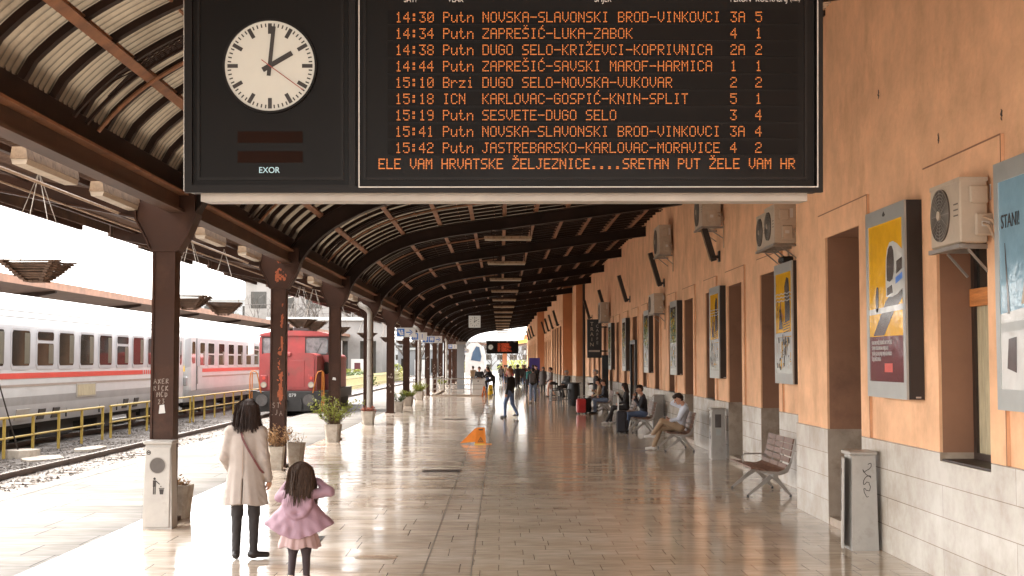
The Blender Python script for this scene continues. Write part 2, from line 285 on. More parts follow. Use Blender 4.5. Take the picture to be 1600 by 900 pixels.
# ---------------------------------------------------------------- mesh builder
class MB:
    def __init__(s): s.v = []; s.f = []; s.m = []
    def add(s, vs, fs, mi=0):
        o = len(s.v); s.v += [tuple(p) for p in vs]; s.f += [tuple(i + o for i in f) for f in fs]; s.m += [mi] * len(fs); return s
    def quad(s, a, b, c, d, mi=0): return s.add([a, b, c, d], [(0, 1, 2, 3)], mi)
    def box(s, x0, x1, y0, y1, z0, z1, mi=0, bev=0.0):
        if bev > 0: return s.rbox(x0, x1, y0, y1, z0, z1, bev, mi)
        return s.add([(x0, y0, z0), (x1, y0, z0), (x1, y1, z0), (x0, y1, z0), (x0, y0, z1), (x1, y0, z1), (x1, y1, z1), (x0, y1, z1)],
                     [(0, 3, 2, 1), (4, 5, 6, 7), (0, 1, 5, 4), (1, 2, 6, 5), (2, 3, 7, 6), (3, 0, 4, 7)], mi)
    def rbox(s, x0, x1, y0, y1, z0, z1, b, mi=0):      # chamfered box
        v = []; 
        for sx, X in ((1, x0), (-1, x1)):
            for sy, Y in ((1, y0), (-1, y1)):
                for sz, Z in ((1, z0), (-1, z1)):
                    v += [(X, Y + sy * b, Z + sz * b), (X + sx * b, Y, Z + sz * b), (X + sx * b, Y + sy * b, Z)]
        def i(a, c, d, k): return (a * 4 + c * 2 + d) * 3 + k
        f = []
        for a in (0, 1): f.append([i(a, 0, 0, 0), i(a, 1, 0, 0), i(a, 1, 1, 0), i(a, 0, 1, 0)])
        for c in (0, 1): f.append([i(0, c, 0, 1), i(1, c, 0, 1), i(1, c, 1, 1), i(0, c, 1, 1)])
        for d in (0, 1): f.append([i(0, 0, d, 2), i(1, 0, d, 2), i(1, 1, d, 2), i(0, 1, d, 2)])
        for a in (0, 1):
            for c in (0, 1): f.append([i(a, c, 0, 0), i(a, c, 1, 0), i(a, c, 1, 1), i(a, c, 0, 1)])
        for a in (0, 1):
            for d in (0, 1): f.append([i(a, 0, d, 0), i(a, 1, d, 0), i(a, 1, d, 2), i(a, 0, d, 2)])
        for c in (0, 1):
            for d in (0, 1): f.append([i(0, c, d, 1), i(1, c, d, 1), i(1, c, d, 2), i(0, c, d, 2)])
        for a in (0, 1):
            for c in (0, 1):
                for d in (0, 1): f.append([i(a, c, d, 0), i(a, c, d, 1), i(a, c, d, 2)])
        # orient outward
        cx = Vector(((x0 + x1) / 2, (y0 + y1) / 2, (z0 + z1) / 2)); g = []
        for q in f:
            p = [Vector(v[k]) for k in q]; n = (p[1] - p[0]).cross(p[2] - p[0]); ce = sum(p, Vector()) / len(p)
            g.append(tuple(q) if n.dot(ce - cx) > 0 else tuple(reversed(q)))
        return s.add(v, g, mi)
    def bar(s, p, q, w, h, mi=0, up=(0, 0, 1)):          # rectangular bar between two points
        p, q = Vector(p), Vector(q); d = (q - p).normalized(); u = Vector(up)
        if abs(d.dot(u)) > .98: u = Vector((0, 1, 0))
        sd = d.cross(u).normalized(); u = sd.cross(d).normalized()
        c = []
        for b in (p, q):
            for a, e in ((-1, -1), (1, -1), (1, 1), (-1, 1)): c.append(b + sd * (a * w / 2) + u * (e * h / 2))
        return s.add(c, [(0, 1, 2, 3), (7, 6, 5, 4), (0, 4, 5, 1), (1, 5, 6, 2), (2, 6, 7, 3), (3, 7, 4, 0)], mi)
    def tube(s, pts, r, n=8, mi=0, cap=True):
        pts = [Vector(p) for p in pts]; rs = r if isinstance(r, (list, tuple)) else [r] * len(pts)
        o = len(s.v); pu = None
        for k, p in enumerate(pts):
            d = (pts[min(k + 1, len(pts) - 1)] - pts[max(k - 1, 0)]).normalized()
            if pu is None: pu = Vector((0, 0, 1)) if abs(d.z) < .9 else Vector((1, 0, 0))
            sd = d.cross(pu).normalized(); pu = sd.cross(d).normalized()
            for j in range(n):
                a = 2 * math.pi * j / n; s.v.append(tuple(p + (sd * math.cos(a) + pu * math.sin(a)) * rs[k]))
        for k in range(len(pts) - 1):
            for j in range(n):
                a, b = o + k * n + j, o + k * n + (j + 1) % n
                s.f.append((a, b, b + n, a + n)); s.m.append(mi)
        if cap:
            s.f.append(tuple(o + j for j in reversed(range(n)))); s.m.append(mi)
            e = o + (len(pts) - 1) * n; s.f.append(tuple(e + j for j in range(n))); s.m.append(mi)
        return s
    def prism(s, poly, axis, a0, a1, mi=0):   # poly of (u,v): axis 'x': (y,z); 'y': (x,z); 'z': (x,y)
        def P(u, v, a): return {'x': (a, u, v), 'y': (u, a, v), 'z': (u, v, a)}[axis]
        n = len(poly); vs = [P(u, v, a0) for u, v in poly] + [P(u, v, a1) for u, v in poly]
        fs = [tuple(range(n)), tuple(reversed(range(n, 2 * n)))] + [((i + 1) % n, i, n + i, n + (i + 1) % n) for i in range(n)]
        ar = sum(poly[i][0] * poly[(i + 1) % n][1] - poly[(i + 1) % n][0] * poly[i][1] for i in range(n))
        if (ar > 0) == (axis != 'y') : fs = [tuple(reversed(f)) for f in fs]
        if a1 < a0: fs = [tuple(reversed(f)) for f in fs]
        return s.add(vs, fs, mi)
    def disc(s, c, r, axis='y', n=40, mi=0, t=0.004, r0=0):
        c = Vector(c); ring = []
        poly = [(c[{'x': 1, 'y': 0, 'z': 0}[axis]] + r * math.cos(2 * math.pi * k / n), c[{'x': 2, 'y': 2, 'z': 1}[axis]] + r * math.sin(2 * math.pi * k / n)) for k in range(n)]
        a = c[{'x': 0, 'y': 1, 'z': 2}[axis]]
        return s.prism(poly, axis, a - t / 2, a + t / 2, mi)
    def ring(s, c, r0, r1, axis='y', n=40, mi=0, t=.01):
        def P(r, k, off):
            a = 2 * math.pi * k / n; u, v = r * math.cos(a), r * math.sin(a)
            return {'x': (c[0] + off, c[1] + u, c[2] + v), 'y': (c[0] + u, c[1] + off, c[2] + v), 'z': (c[0] + u, c[1] + v, c[2] + off)}[axis]
        for k in range(n):
            k2 = k + 1
            A = [P(r0, k, -t / 2), P(r1, k, -t / 2), P(r1, k2, -t / 2), P(r0, k2, -t / 2)]; B = [P(r0, k, t / 2), P(r1, k, t / 2), P(r1, k2, t / 2), P(r0, k2, t / 2)]
            s.add(A + B, [(0, 1, 2, 3), (7, 6, 5, 4), (1, 5, 6, 2), (0, 3, 7, 4)], mi)
        return s
    def build(s, name, mats, parent=None, smooth=False, loc=None, fix=False):
        me = bpy.data.meshes.new(name); me.from_pydata(s.v, [], s.f)
        for m in (mats if isinstance(mats, (list, tuple)) else [mats]): me.materials.append(M[m] if isinstance(m, str) else m)
        me.polygons.foreach_set('material_index', s.m)
        if fix:
            import bmesh
            bm = bmesh.new(); bm.from_mesh(me); bmesh.ops.recalc_face_normals(bm, faces=bm.faces); bm.to_mesh(me); bm.free()
        if smooth:
            me.polygons.foreach_set('use_smooth', [True] * len(me.polygons))
            try: me.set_sharp_from_angle(angle=R(40))
            except Exception: pass
        me.update()
        o = bpy.data.objects.new(name, me); COL.objects.link(o)
        if parent is not None: o.parent = parent
        if loc is not None: o.location = loc
        return o
def tag(o, label=None, cat=None, group=None, kind=None):
    if label: o['label'] = label
    if cat: o['category'] = cat
    if group: o['group'] = group
    if kind: o['kind'] = kind
    return o
def thing(name, label, cat, loc=(0, 0, 0), rz=0, group=None):
    o = bpy.data.objects.new(name, None); COL.objects.link(o); o.location = loc; o.rotation_euler = (0, 0, rz)
    o.empty_display_size = .2
    return tag(o, label, cat, group)
def dup(o, parent=None, loc=None, rz=None, label=None, group=None):
    c = o.copy(); COL.objects.link(c)
    if parent is not None: c.parent = parent
    if loc is not None: c.location = loc
    if rz is not None: c.rotation_euler = (0, 0, rz)
    if label: c['label'] = label
    if group: c['group'] = group
    for ch in list(o.children): dup(ch, c)
    return c
def text_obj(name, s, size, mat_, parent, loc, rot=(math.pi / 2, 0, 0), align='CENTER', ext=.001, sx=1.0, valign='CENTER'):
    cu = bpy.data.curves.new(name, 'FONT'); cu.body = s; cu.size = size; cu.align_x = align; cu.align_y = valign; cu.extrude = ext
    t = bpy.data.objects.new(name, cu); COL.objects.link(t); bpy.context.view_layer.update()
    dg = bpy.context.evaluated_depsgraph_get(); me = bpy.data.meshes.new_from_object(t.evaluated_get(dg))
    bpy.data.objects.remove(t); bpy.data.curves.remove(cu)
    me.materials.clear(); me.materials.append(M[mat_])
    o = bpy.data.objects.new(name, me); COL.objects.link(o); o.parent = parent; o.location = loc; o.rotation_euler = rot; o.scale = (sx, 1, 1)
    return o
ORD = ['nearest', 'second', 'third', 'fourth', 'fifth', 'sixth', 'seventh', 'eighth', 'ninth', 'tenth', 'eleventh', 'twelfth', 'thirteenth', 'fourteenth', 'fifteenth', 'sixteenth', 'seventeenth', 'eighteenth', 'nineteenth', 'twentieth']

def band(m, period, lo):  # light and shade of the corrugation put into the sheet colour as stripes
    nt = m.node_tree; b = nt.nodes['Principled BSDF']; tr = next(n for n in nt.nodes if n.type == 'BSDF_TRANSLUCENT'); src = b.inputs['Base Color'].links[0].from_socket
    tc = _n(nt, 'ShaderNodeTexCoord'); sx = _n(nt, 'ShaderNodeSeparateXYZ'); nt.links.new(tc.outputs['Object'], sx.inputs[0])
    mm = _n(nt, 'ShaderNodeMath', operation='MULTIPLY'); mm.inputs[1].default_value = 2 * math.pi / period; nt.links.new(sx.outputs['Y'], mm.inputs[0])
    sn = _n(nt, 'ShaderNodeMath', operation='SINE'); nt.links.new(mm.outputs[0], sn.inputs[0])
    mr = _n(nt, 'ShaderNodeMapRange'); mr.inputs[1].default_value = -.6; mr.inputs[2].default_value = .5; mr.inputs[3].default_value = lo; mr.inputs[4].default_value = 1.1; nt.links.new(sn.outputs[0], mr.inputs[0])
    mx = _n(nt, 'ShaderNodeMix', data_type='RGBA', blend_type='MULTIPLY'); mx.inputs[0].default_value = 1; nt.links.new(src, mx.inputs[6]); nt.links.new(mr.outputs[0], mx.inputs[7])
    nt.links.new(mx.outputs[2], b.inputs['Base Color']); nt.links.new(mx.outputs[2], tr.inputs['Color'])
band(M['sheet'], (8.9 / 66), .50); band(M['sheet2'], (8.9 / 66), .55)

M['tray'] = mat('board_underside', (.33, .30, .265), .45, .1, .15, 3)

M['fascia'] = mat('rusty_fascia', (.17, .085, .05), .7, 0, .3, 2)
# ---------------------------------------------------------------- ground, platform floor, tracks
g = MB(); g.quad((-1500, -300, -.42), (1500, -300, -.42), (1500, 2500, -.42), (-1500, 2500, -.42))
tag(g.build('ground', 'earth'), kind='structure')
EDGE = -7.80
fl = MB()
def sheet(x0, x1, y0, y1, z, mi): fl.quad((x0, y0, z), (x1, y0, z), (x1, y1, z), (x0, y1, z), mi)
sheet(-.285, 6.2, -18, 172, 0, 0); sheet(-.765, -.295, -18, 172, 0, 1); sheet(-4.75, -.775, -18, 172, 0, 1); sheet(EDGE + .32, -4.75, -18, 172, 0, 2); sheet(EDGE, EDGE + .30, -18, 172, 0, 2)
fl.quad((EDGE + .30, -18, -.012), (EDGE + .32, -18, -.012), (EDGE + .32, 172, -.012), (EDGE + .30, 172, -.012), 3)
for xa, xb in ((-.775, -.765), (-.295, -.285)): fl.quad((xa, -18, -.006), (xb, -18, -.006), (xb, 172, -.006), (xa, 172, -.006), 3)
fl.quad((EDGE, -18, 0), (EDGE, 172, 0), (EDGE, 172, -.42), (EDGE, -18, -.42), 2)
fl.quad((6.2, 172, 0), (6.2, 172, -.42), (EDGE, 172, -.42), (EDGE, 172, 0), 2)
tag(fl.build('platform_floor', ['tile', 'slab', 'outer', 'black']), kind='structure')
# iron grates and worn manhole slabs let into the floor
def grate(x, y, w, d, label):
    t = thing('floor_grate', label, 'floor grate', (x, y, .004))
    b = MB(); b.box(-w / 2, w / 2, -d / 2, -d / 2 + .03, 0, .006); b.box(-w / 2, w / 2, d / 2 - .03, d / 2, 0, .006)
    n = max(3, int(w / .05))
    for k in range(n + 1):
        xx = -w / 2 + (w - .015) * k / n; b.box(xx, xx + .015, -d / 2 + .03, d / 2 - .03, 0, .006)
    b.build('grid', 'black', t)
    c = MB(); c.quad((-w / 2, -d / 2, .001), (w / 2, -d / 2, .001), (w / 2, d / 2, .001), (-w / 2, d / 2, .001)); c.build('pit_cover', 'rail', t)
for x, y, w, d, lb in ((-1.32, 14.2, .50, .36, 'worn brown-stained slab patch in the tiles at the lower left of the hall centre'), (-1.2, 23.6, .55, .5, 'dark stained tile patch just in front of the iron drain grate')):
    q = blot(w, d, int(y * 3), 14) if False else MB(); rg = random.Random(int(y * 7)); pp = [(w / 2 * math.cos(a) * rg.uniform(.75, 1.1), d / 2 * math.sin(a) * rg.uniform(.75, 1.1), 0) for a in [k * 2 * math.pi / 18 for k in range(18)]]
    q.add(pp, [tuple(range(18))]); o = q.build('floor_stain', mat('stain_brown', (.20, .12, .07), .4, 0, .5, 7, col2=(.42, .34, .25), c2s=9, c2t=(.45, .6))); o.location = (x, y, .004); tag(o, lb, 'floor stain')
grate(-1.12, 25.2, .72, .5, 'dark iron drain grate in the floor left of the hall centre, before the orange sign')
grate(-2.28, 15.6, .36, .5, 'small dark drain grate in the pale floor between the woman and the girl')
grate(-1.65, 47.5, .9, .6, 'thin dark floor grate far down the hall, beyond the orange wet floor sign')
def ballast(name, x0, x1, y0, y1, z):
    nx, ny = int((x1 - x0) / .5), int((y1 - y0) / .7); b = MB(); vs = []; fs = []
    for j in range(ny + 1):
        for i in range(nx + 1):
            vs.append((x0 + (x1 - x0) * i / nx, y0 + (y1 - y0) * j / ny, z + random.uniform(-.025, .025)))
    for j in range(ny):
        for i in range(nx): a = j * (nx + 1) + i; fs.append((a, a + 1, a + nx + 2, a + nx + 1))
    b.add(vs, fs); o = b.build(name, 'ballast', smooth=True); return tag(o, kind='stuff')
ballast('track_ballast', -34, EDGE - .02, 8, 120, -.16)
b = MB(); b.quad((-34, 120, -.17), (EDGE, 120, -.17), (EDGE, 420, -.17), (-34, 420, -.17)); tag(b.build('track_ground', 'ballast'), kind='structure')
# loose stones on the ballast
b = MB(); rng = random.Random(3)
for _ in range(5200):
    y = 17 + 33 * rng.random() ** 1.6; x = rng.uniform(-12.0, EDGE - .05); s = rng.uniform(.02, .055)
    a = rng.random() * 6.28; ca, sa = math.cos(a), math.sin(a); z = -.155
    pts = [(1, 0, .1), (-.3, .9, 0), (-.8, -.6, .1), (.2, .1, .75), (.1, 0, -.6)]
    pts = [(x + s * (ca * px * rng.uniform(.7, 1.2) - sa * py), y + s * (sa * px + ca * py * rng.uniform(.7, 1.2)), z + s * pz * rng.uniform(.6, 1.2)) for px, py, pz in pts]
    b.add(pts, [(0, 1, 3), (1, 2, 3), (2, 0, 3), (1, 0, 4), (2, 1, 4), (0, 2, 4)])
tag(b.build('ballast_stones', 'stones'), kind='stuff')
def track(xc, label, y1=330, sl=(14, 62)):
    t = thing('railway_track', label, 'railway track', (xc, 0, -.03)); tag(t, kind='structure')
    for sx in (-1, 1):
        r = MB(); x = sx * .745
        r.prism([(x - .036, 0), (x + .036, 0), (x + .036, -.04), (x + .01, -.055), (x + .01, -.125), (x + .065, -.145), (x + .065, -.155), (x - .065, -.155), (x - .065, -.145), (x - .01, -.125), (x - .01, -.055), (x - .036, -.04)], 'y', -10, y1, 0)
        r.box(x - .03, x + .03, -10, y1, 0.0005, .003, 1)
        r.build('rail', ['rail', 'railtop'], t, fix=True)
    first = None; y = sl[0]
    while y < sl[1]:
        if first is None:
            s = MB(); s.prism([(-1.18, -.26), (1.18, -.26), (1.15, -.128), (-1.15, -.128)], 'y', -.13, .13); first = s.build('sleeper', 'sleeper', t, fix=True); first.location = (0, y, 0)
        else:
            o = first.copy(); COL.objects.link(o); o.parent = t; o.location = (0, y, 0)
        y += .62
    return t
track(-8.66, 'rusty railway track beside the white platform edge, with the red locomotive on it')
track(-13.42, 'railway track under the white passenger coaches', sl=(24, 30))

# ---------------------------------------------------------------- station canopy
BAY = 8.9; Y1C = 17.4
COLY = [Y1C + BAY * k for k in range(-2, 16)]  # unseen start cut short behind the camera so skylight reaches the near wall
XC = -4.43
LOW = [(-4.17, 3.72), (-4.03, 4.02), (-3.86, 4.30), (-3.57, 4.60), (-3.24, 4.83), (-2.80, 5.06), (-2.36, 5.22), (-1.80, 5.36), (-1.10, 5.48), (-.40, 5.575), (1.45, 5.83), (3.2, 6.07), (5.05, 6.33)]
def offs(pts, d):
    out = []
    for k, p in enumerate(pts):
        a, b = pts[max(k - 1, 0)], pts[min(k + 1, len(pts) - 1)]
        tx, tz = b[0] - a[0], b[1] - a[1]; l = math.hypot(tx, tz); out.append((p[0] - tz / l * d, p[1] + tx / l * d))
    return out
def at_x(pts, x):
    for a, b in zip(pts, pts[1:]):
        if a[0] <= x <= b[0]: t = (x - a[0]) / (b[0] - a[0]); return a[1] + (b[1] - a[1]) * t
    return pts[-1][1]
def refine(pts, step=.18):
    out = [pts[0]]
    for a, b in zip(pts, pts[1:]):
        n = max(1, int(math.hypot(b[0] - a[0], b[1] - a[1]) / step))
        for k in range(1, n + 1): out.append((a[0] + (b[0] - a[0]) * k / n, a[1] + (b[1] - a[1]) * k / n))
    return out
def smooth(pts, it=2):
    for _ in range(it):
        q = [pts[0]]
        for a, b in zip(pts, pts[1:]): q += [(a[0] * .75 + b[0] * .25, a[1] * .75 + b[1] * .25), (a[0] * .25 + b[0] * .75, a[1] * .25 + b[1] * .75)]
        q.append(pts[-1]); pts = q
    return pts
LOWS = smooth(LOW, 2); UP = offs(LOWS, .33)
def strip(mb, A, B, y0, y1, mi=0):      # band between polylines A (below) and B, thickness y0..y1
    n = len(A); vs = []
    for y in (y0, y1): vs += [(x, y, z) for x, z in A] + [(x, y, z) for x, z in B]
    f = []
    for k in range(n - 1):
        f += [(k, k + 1, n + k + 1, n + k), (2 * n + k, 3 * n + k, 3 * n + k + 1, 2 * n + k + 1), (k, 2 * n + k, 2 * n + k + 1, k + 1), (n + k, n + k + 1, 3 * n + k + 1, 3 * n + k)]
    f += [(0, n, 3 * n, 2 * n), (n - 1, 3 * n - 1, 4 * n - 1, 2 * n - 1)]
    mb.add(vs, f, mi)
canopy = thing('station_canopy', 'long dark brown steel canopy vaulting over the platform hall on a row of columns', 'canopy')
# trusses
tr = MB(); strip(tr, offs(LOWS, .025), offs(LOWS, .305), -.06, .06); strip(tr, LOWS, offs(LOWS, .024), -.13, .13); strip(tr, offs(LOWS, .306), UP, -.13, .13)
t0 = tr.build('girder', 'truss', canopy, fix=True); t0.location = (0, COLY[0], 0)
for y in COLY[1:]:
    o = t0.copy(); COL.objects.link(o); o.parent = canopy; o.location = (0, y, 0)
# purlins
for k, x in enumerate((-3.62, -2.62, -1.62, -.75, .1, .95, 1.8, 2.65, 3.5, 4.35)):
    z = at_x(UP, x) + .06; sl = (at_x(UP, x + .1) - at_x(UP, x - .1)) / .2; a = math.atan(sl)
    p = MB(); c, s = math.cos(a), math.sin(a)
    for (u0, u1, v0, v1) in ((-.05, .05, -.06, -.045), (-.012, .012, -.045, .045), (-.05, .05, .045, .06)):
        pts = [(u0, v0), (u1, v0), (u1, v1), (u0, v1)]
        p.prism([(x + u * c - v * s, z + u * s + v * c) for u, v in pts], 'y', COLY[0] - .5, COLY[-1] + 4)
    p.build('purlin', 'purlin', canopy, fix=True)
# corrugated sheeting with its ribs, one panel per bay
SH = refine([q for q in offs(LOWS, .33 + .175)][3:], .3)
SH = [(-4.22, 4.58)] + [q for q in SH if q[0] > -4.15]
def sheet_bay():
    b = MB(); ny = 4 * 66; amp = .022; n = len(SH); up = offs(SH, 1); vs = []
    nrm = [(u[0] - q[0], u[1] - q[1]) for u, q in zip(up, SH)]
    for j in range(ny + 1):
        y = BAY * j / ny; h = amp * math.sin(2 * math.pi * j / 4 + .78)
        for (x, z), (nx, nz) in zip(SH, nrm): vs.append((x + nx * h, y, z + nz * h))
    fs = []; ms = []
    for j in range(ny):
        for i in range(n - 1):
            a = j * n + i; fs.append((a, a + 1, a + n + 1, a + n)); ms.append(0 if SH[i][0] < 1.2 else 1)
    o = len(b.v); b.v += vs; b.f += fs; b.m += ms
    for r in range(11):
        y = BAY * (r + .5) / 11; strip(b, offs(SH, -.10), offs(SH, -.03), y - .045, y + .045, 2)
    # overlap seams across the corrugation
    for xs in (-3.1, -2.1, -1.1, -.3, .6):
        k = min(range(n), key=lambda i: abs(SH[i][0] - xs)); q = SH[k]; nn = nrm[k]
        b.box(q[0] - .012, q[0] + .012, 0.05, BAY - .05, q[1] - .045, q[1] - .024, 3)
    return b
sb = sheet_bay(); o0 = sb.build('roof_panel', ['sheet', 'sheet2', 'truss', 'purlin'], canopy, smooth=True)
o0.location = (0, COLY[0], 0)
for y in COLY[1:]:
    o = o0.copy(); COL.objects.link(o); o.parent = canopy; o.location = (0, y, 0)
# mesh arch and rod in the middle of each bay
ar = MB(); PA = [q for q in offs(LOWS, .36) if q[0] > -4.2]
strip(ar, offs(PA, -.03), offs(PA, 0), -.30, -.25); strip(ar, offs(PA, -.03), offs(PA, 0), .10, .15)
nn = 0
RP = refine(PA, .07); RPc = [q for q in RP if -4 < q[0] < 0]
for k in range(len(RPc) - 6):
    a, c = RPc[k], RPc[k + 6]
    ar.bar((a[0], -.25, a[1]), (c[0], .10, c[1]), .012, .012); ar.bar((a[0], .10, a[1]), (c[0], -.25, c[1]), .012, .012)
ar.tube([(x, .35, z) for x, z in offs(PA, -.08) if x < .2], .022, 6, 1)
a0 = ar.build('mesh_arch', ['truss', 'purlin'], canopy); a0.location = (0, COLY[0] + BAY * .5, 0)
for y in COLY[1:-1]:
    o = a0.copy(); COL.objects.link(o); o.parent = canopy; o.location = (0, y + BAY * .5, 0)
# gutter beam along the columns, with the valley above it
gb = MB(); y0, y1 = COLY[0] - .5, COLY[-1] + 4
gb.box(-4.30, -4.24, y0, y1, 4.09, 4.28); gb.box(-4.37, -4.17, y0, y1, 4.055, 4.089)
gbo = gb.build('gutter_beam', 'gutter', canopy); gb = MB(); gb.box(-4.40, -4.12, y0, y1, 4.281, 4.31); gb.build('top_flange', 'purlin', gbo)
gv = MB(); gv.box(-4.26, -4.22, y0, y1, 4.315, 4.86); gv.box(-4.66, -4.262, y0, y1, 4.50, 4.53); gv.build('valley_gutter', 'truss', canopy)
# outer overhang
ra = MB()
ra.prism([(-4.60, 3.97), (-4.60, 4.24), (-7.75, 4.76), (-7.75, 4.58)], 'y', -.05, .05)
ra.prism([(-4.6, 3.94), (-4.6, 3.968), (-7.75, 4.578), (-7.75, 4.55)], 'y', -.11, .11)
r0 = ra.build('overhang_rafter', 'steel', canopy, fix=True); r0.location = (0, COLY[0], 0)
for y in COLY[1:]:
    o = r0.copy(); COL.objects.link(o); o.parent = canopy; o.location = (0, y, 0)
ov = MB(); prof = [(-4.98, 4.38), (-5.7, 4.50), (-6.6, 4.645), (-7.85, 4.845)]
ny = 4 * 50; vs = []
for j in range(ny + 1):
    h = .02 * math.sin(2 * math.pi * j / 4 + .78)
    vs += [(x, BAY * j / ny, z + h) for x, z in prof]
fs = []
for j in range(ny):
    for i in range(3): a = j * 4 + i; fs.append((a, a + 4, a + 5, a + 1))
ov.add(vs, fs, 0)
for xx, zz in ((-5.25, 4.36), (-6.3, 4.53), (-7.3, 4.69)): ov.box(xx - .03, xx + .03, 0, BAY, zz - .05, zz + .02, 1)
ov.box(-7.90, -7.84, .05, 4.6, 4.60, 4.86, 0); ov.box(-7.90, -7.84, 4.62, BAY - .02, 4.66, 4.88, 0); ov.box(-7.97, -7.9, 2.5, BAY - 1.5, 4.57, 4.70, 1)
v0 = ov.build('overhang_panel', ['over', 'steel'], canopy, smooth=False); v0.location = (0, COLY[0], 0)
for y in COLY[1:]:
    o = v0.copy(); COL.objects.link(o); o.parent = canopy; o.location = (0, y, 0)
for x, z, r in ((-5.05, 4.05, .018), (-5.75, 4.16, .014)):
    c = MB(); c.tube([(x, y0, z), (x, y1, z)], r, 6); c.build('conduit', 'conduit', canopy)
cb = MB(); pts = []
rng = random.Random(5); y = COLY[0]
while y < 80: pts.append((-4.62 + rng.uniform(-.04, .04), y, 4.30 + rng.uniform(-.05, .04))); y += rng.uniform(.25, .5)
cb.tube(pts, .012, 5); cb.build('lamp_cable', 'cable', canopy)
# columns
def col_mesh():
    b = MB(); w, d = .135, .15
    b.box(-w + .012, w - .012, -d + .02, d - .02, 0, 3.56)
    for sx in (-1, 1): b.box(sx * w - .014, sx * w + .014, -d, d, 0.002, 3.56)
    b.box(-.19, .19, -.19, .19, 0.001, .05)
    return b
cm = col_mesh(); columns = []
cap = MB(); cap.prism([(-.165, 3.555), (.165, 3.555), (.20, 3.63), (.27, 3.74), (.40, 4.05), (.40, 4.36), (-.10, 4.36), (-.36, 4.16), (-.365, 3.97), (-.22, 3.70)], 'y', -.135, .135)
cap.prism([(-.18, 3.54), (.18, 3.54), (.18, 3.575), (-.18, 3.575)], 'y', -.165, .165)
for sx in (0,):
    pl = [(.17, 3.56), (.21, 3.63), (.28, 3.74), (.41, 4.05)]; strip(cap, pl, [(x + .02, z - .012) for x, z in pl], -.165, .165)
    pl = [(-.17, 3.56), (-.225, 3.70), (-.37, 3.97), (-.37, 4.17)]; strip(cap, pl, [(x - .02, z - .006) for x, z in pl], -.165, .165)
c0 = None
for y in COLY:
    if c0 is None:
        c0 = cm.build('column', 'steel', canopy); k0 = cap.build('capital', 'steel', c0, fix=True); c = c0
    else:
        c = c0.copy(); COL.objects.link(c); c.parent = canopy; k = k0.copy(); COL.objects.link(k); k.parent = c
    c.location = (XC, y, 0); columns.append(c)
C1, C2, C3, C4, C5 = columns[2:7]
def blot(w, h, seed, n=26):
    rng = random.Random(seed); L = []; Rr = []
    for k in range(n + 1):
        z = -h / 2 + h * k / n; e = max(.05, math.sin(math.pi * (k + .3) / (n + .6))) ** .4
        m = rng.uniform(-.25, .25) * w
        L.append((m - w / 2 * e * rng.uniform(.3, 1), z)); Rr.append((m + w / 2 * e * rng.uniform(.3, 1), z + rng.uniform(-.3, .3) * h / n))
    b = MB()
    for k in range(n): b.add([(L[k][0], 0, L[k][1]), (Rr[k][0], 0, Rr[k][1]), (Rr[k + 1][0], 0, Rr[k + 1][1]), (L[k + 1][0], 0, L[k + 1][1])], [(0, 1, 2, 3)])
    return b
C2['label'] = 'column with large orange primer patches where its brown paint has flaked'
from mathutils import noise as _noise
def flake(w, h, seed, cell=.014, thr=.05):
    b = MB(); nx, nz = int(w / cell), int(h / cell)
    for i in range(nx):
        for j in range(nz):
            u, v = (i + .5) / nx * 2 - 1, (j + .5) / nz * 2 - 1; x, z = u * w / 2, v * h / 2
            f = _noise.noise((x * 9 + seed, z * 4.5, seed)) + .55 * _noise.noise((x * 30, z * 22 + seed, 1.3)) + .55 - .9 * abs(u) ** 2 - .75 * abs(v) ** 3
            if f > thr + .25: b.quad((x - cell / 2, 0, z - cell / 2), (x + cell / 2, 0, z - cell / 2), (x + cell / 2, 0, z + cell / 2), (x - cell / 2, 0, z + cell / 2))
    return b
for k, (x, z, w, h) in enumerate(((.045, 1.78, .15, 1.25), (.08, 2.75, .07, 1.05))): flake(w, h, 3.1 + k * 5).build('primer_marking', 'rust', C2).location = (x, -.1335, z)
for k, (x, z, w, h) in enumerate(((.02, 4.10, .30, .22), (.06, 3.80, .34, .36))): flake(w, h, 7.7 + k * 3, thr=.2).build('primer_marking', 'rust', C2).location = (x, -.138, z)
STROKE = {'A': [[(0, 0), (.4, 1), (.75, 0)], [(.15, .38), (.65, .42)]], 'X': [[(0, 0), (.7, 1)], [(0, .95), (.75, .05)]], 'E': [[(.65, 1), (0, .95), (.05, 0), (.7, .05)], [(0, .5), (.5, .55)]], 'R': [[(0, 0), (.05, 1), (.5, .95), (.6, .7), (.1, .5), (.7, 0)]],
 'I': [[(.3, 0), (.35, 1)]], 'C': [[(.65, .9), (.2, 1), (0, .5), (.2, 0), (.7, .1)]], 'K': [[(0, 0), (.05, 1)], [(.6, 1), (.05, .45), (.7, 0)]], 'M': [[(0, 0), (.1, 1), (.4, .4), (.7, 1), (.85, 0)]], 'D': [[(.05, 0), (.0, 1), (.5, .8), (.6, .3), (.05, 0)]],
 '2': [[(0, .8), (.3, 1), (.55, .75), (0, 0), (.6, .05)]], '3': [[(0, .95), (.5, .95), (.2, .55), (.55, .3), (.3, 0), (0, .1)]], 'S': [[(.6, .9), (.2, 1), (.05, .7), (.55, .35), (.4, 0), (0, .1)]], 'T': [[(0, 1), (.75, .95)], [(.4, .97), (.35, 0)]], 'L': [[(.05, 1), (0, 0), (.55, .05)]], 'J': [[(.5, 1), (.5, .2), (.25, -.05), (0, .2)]]}
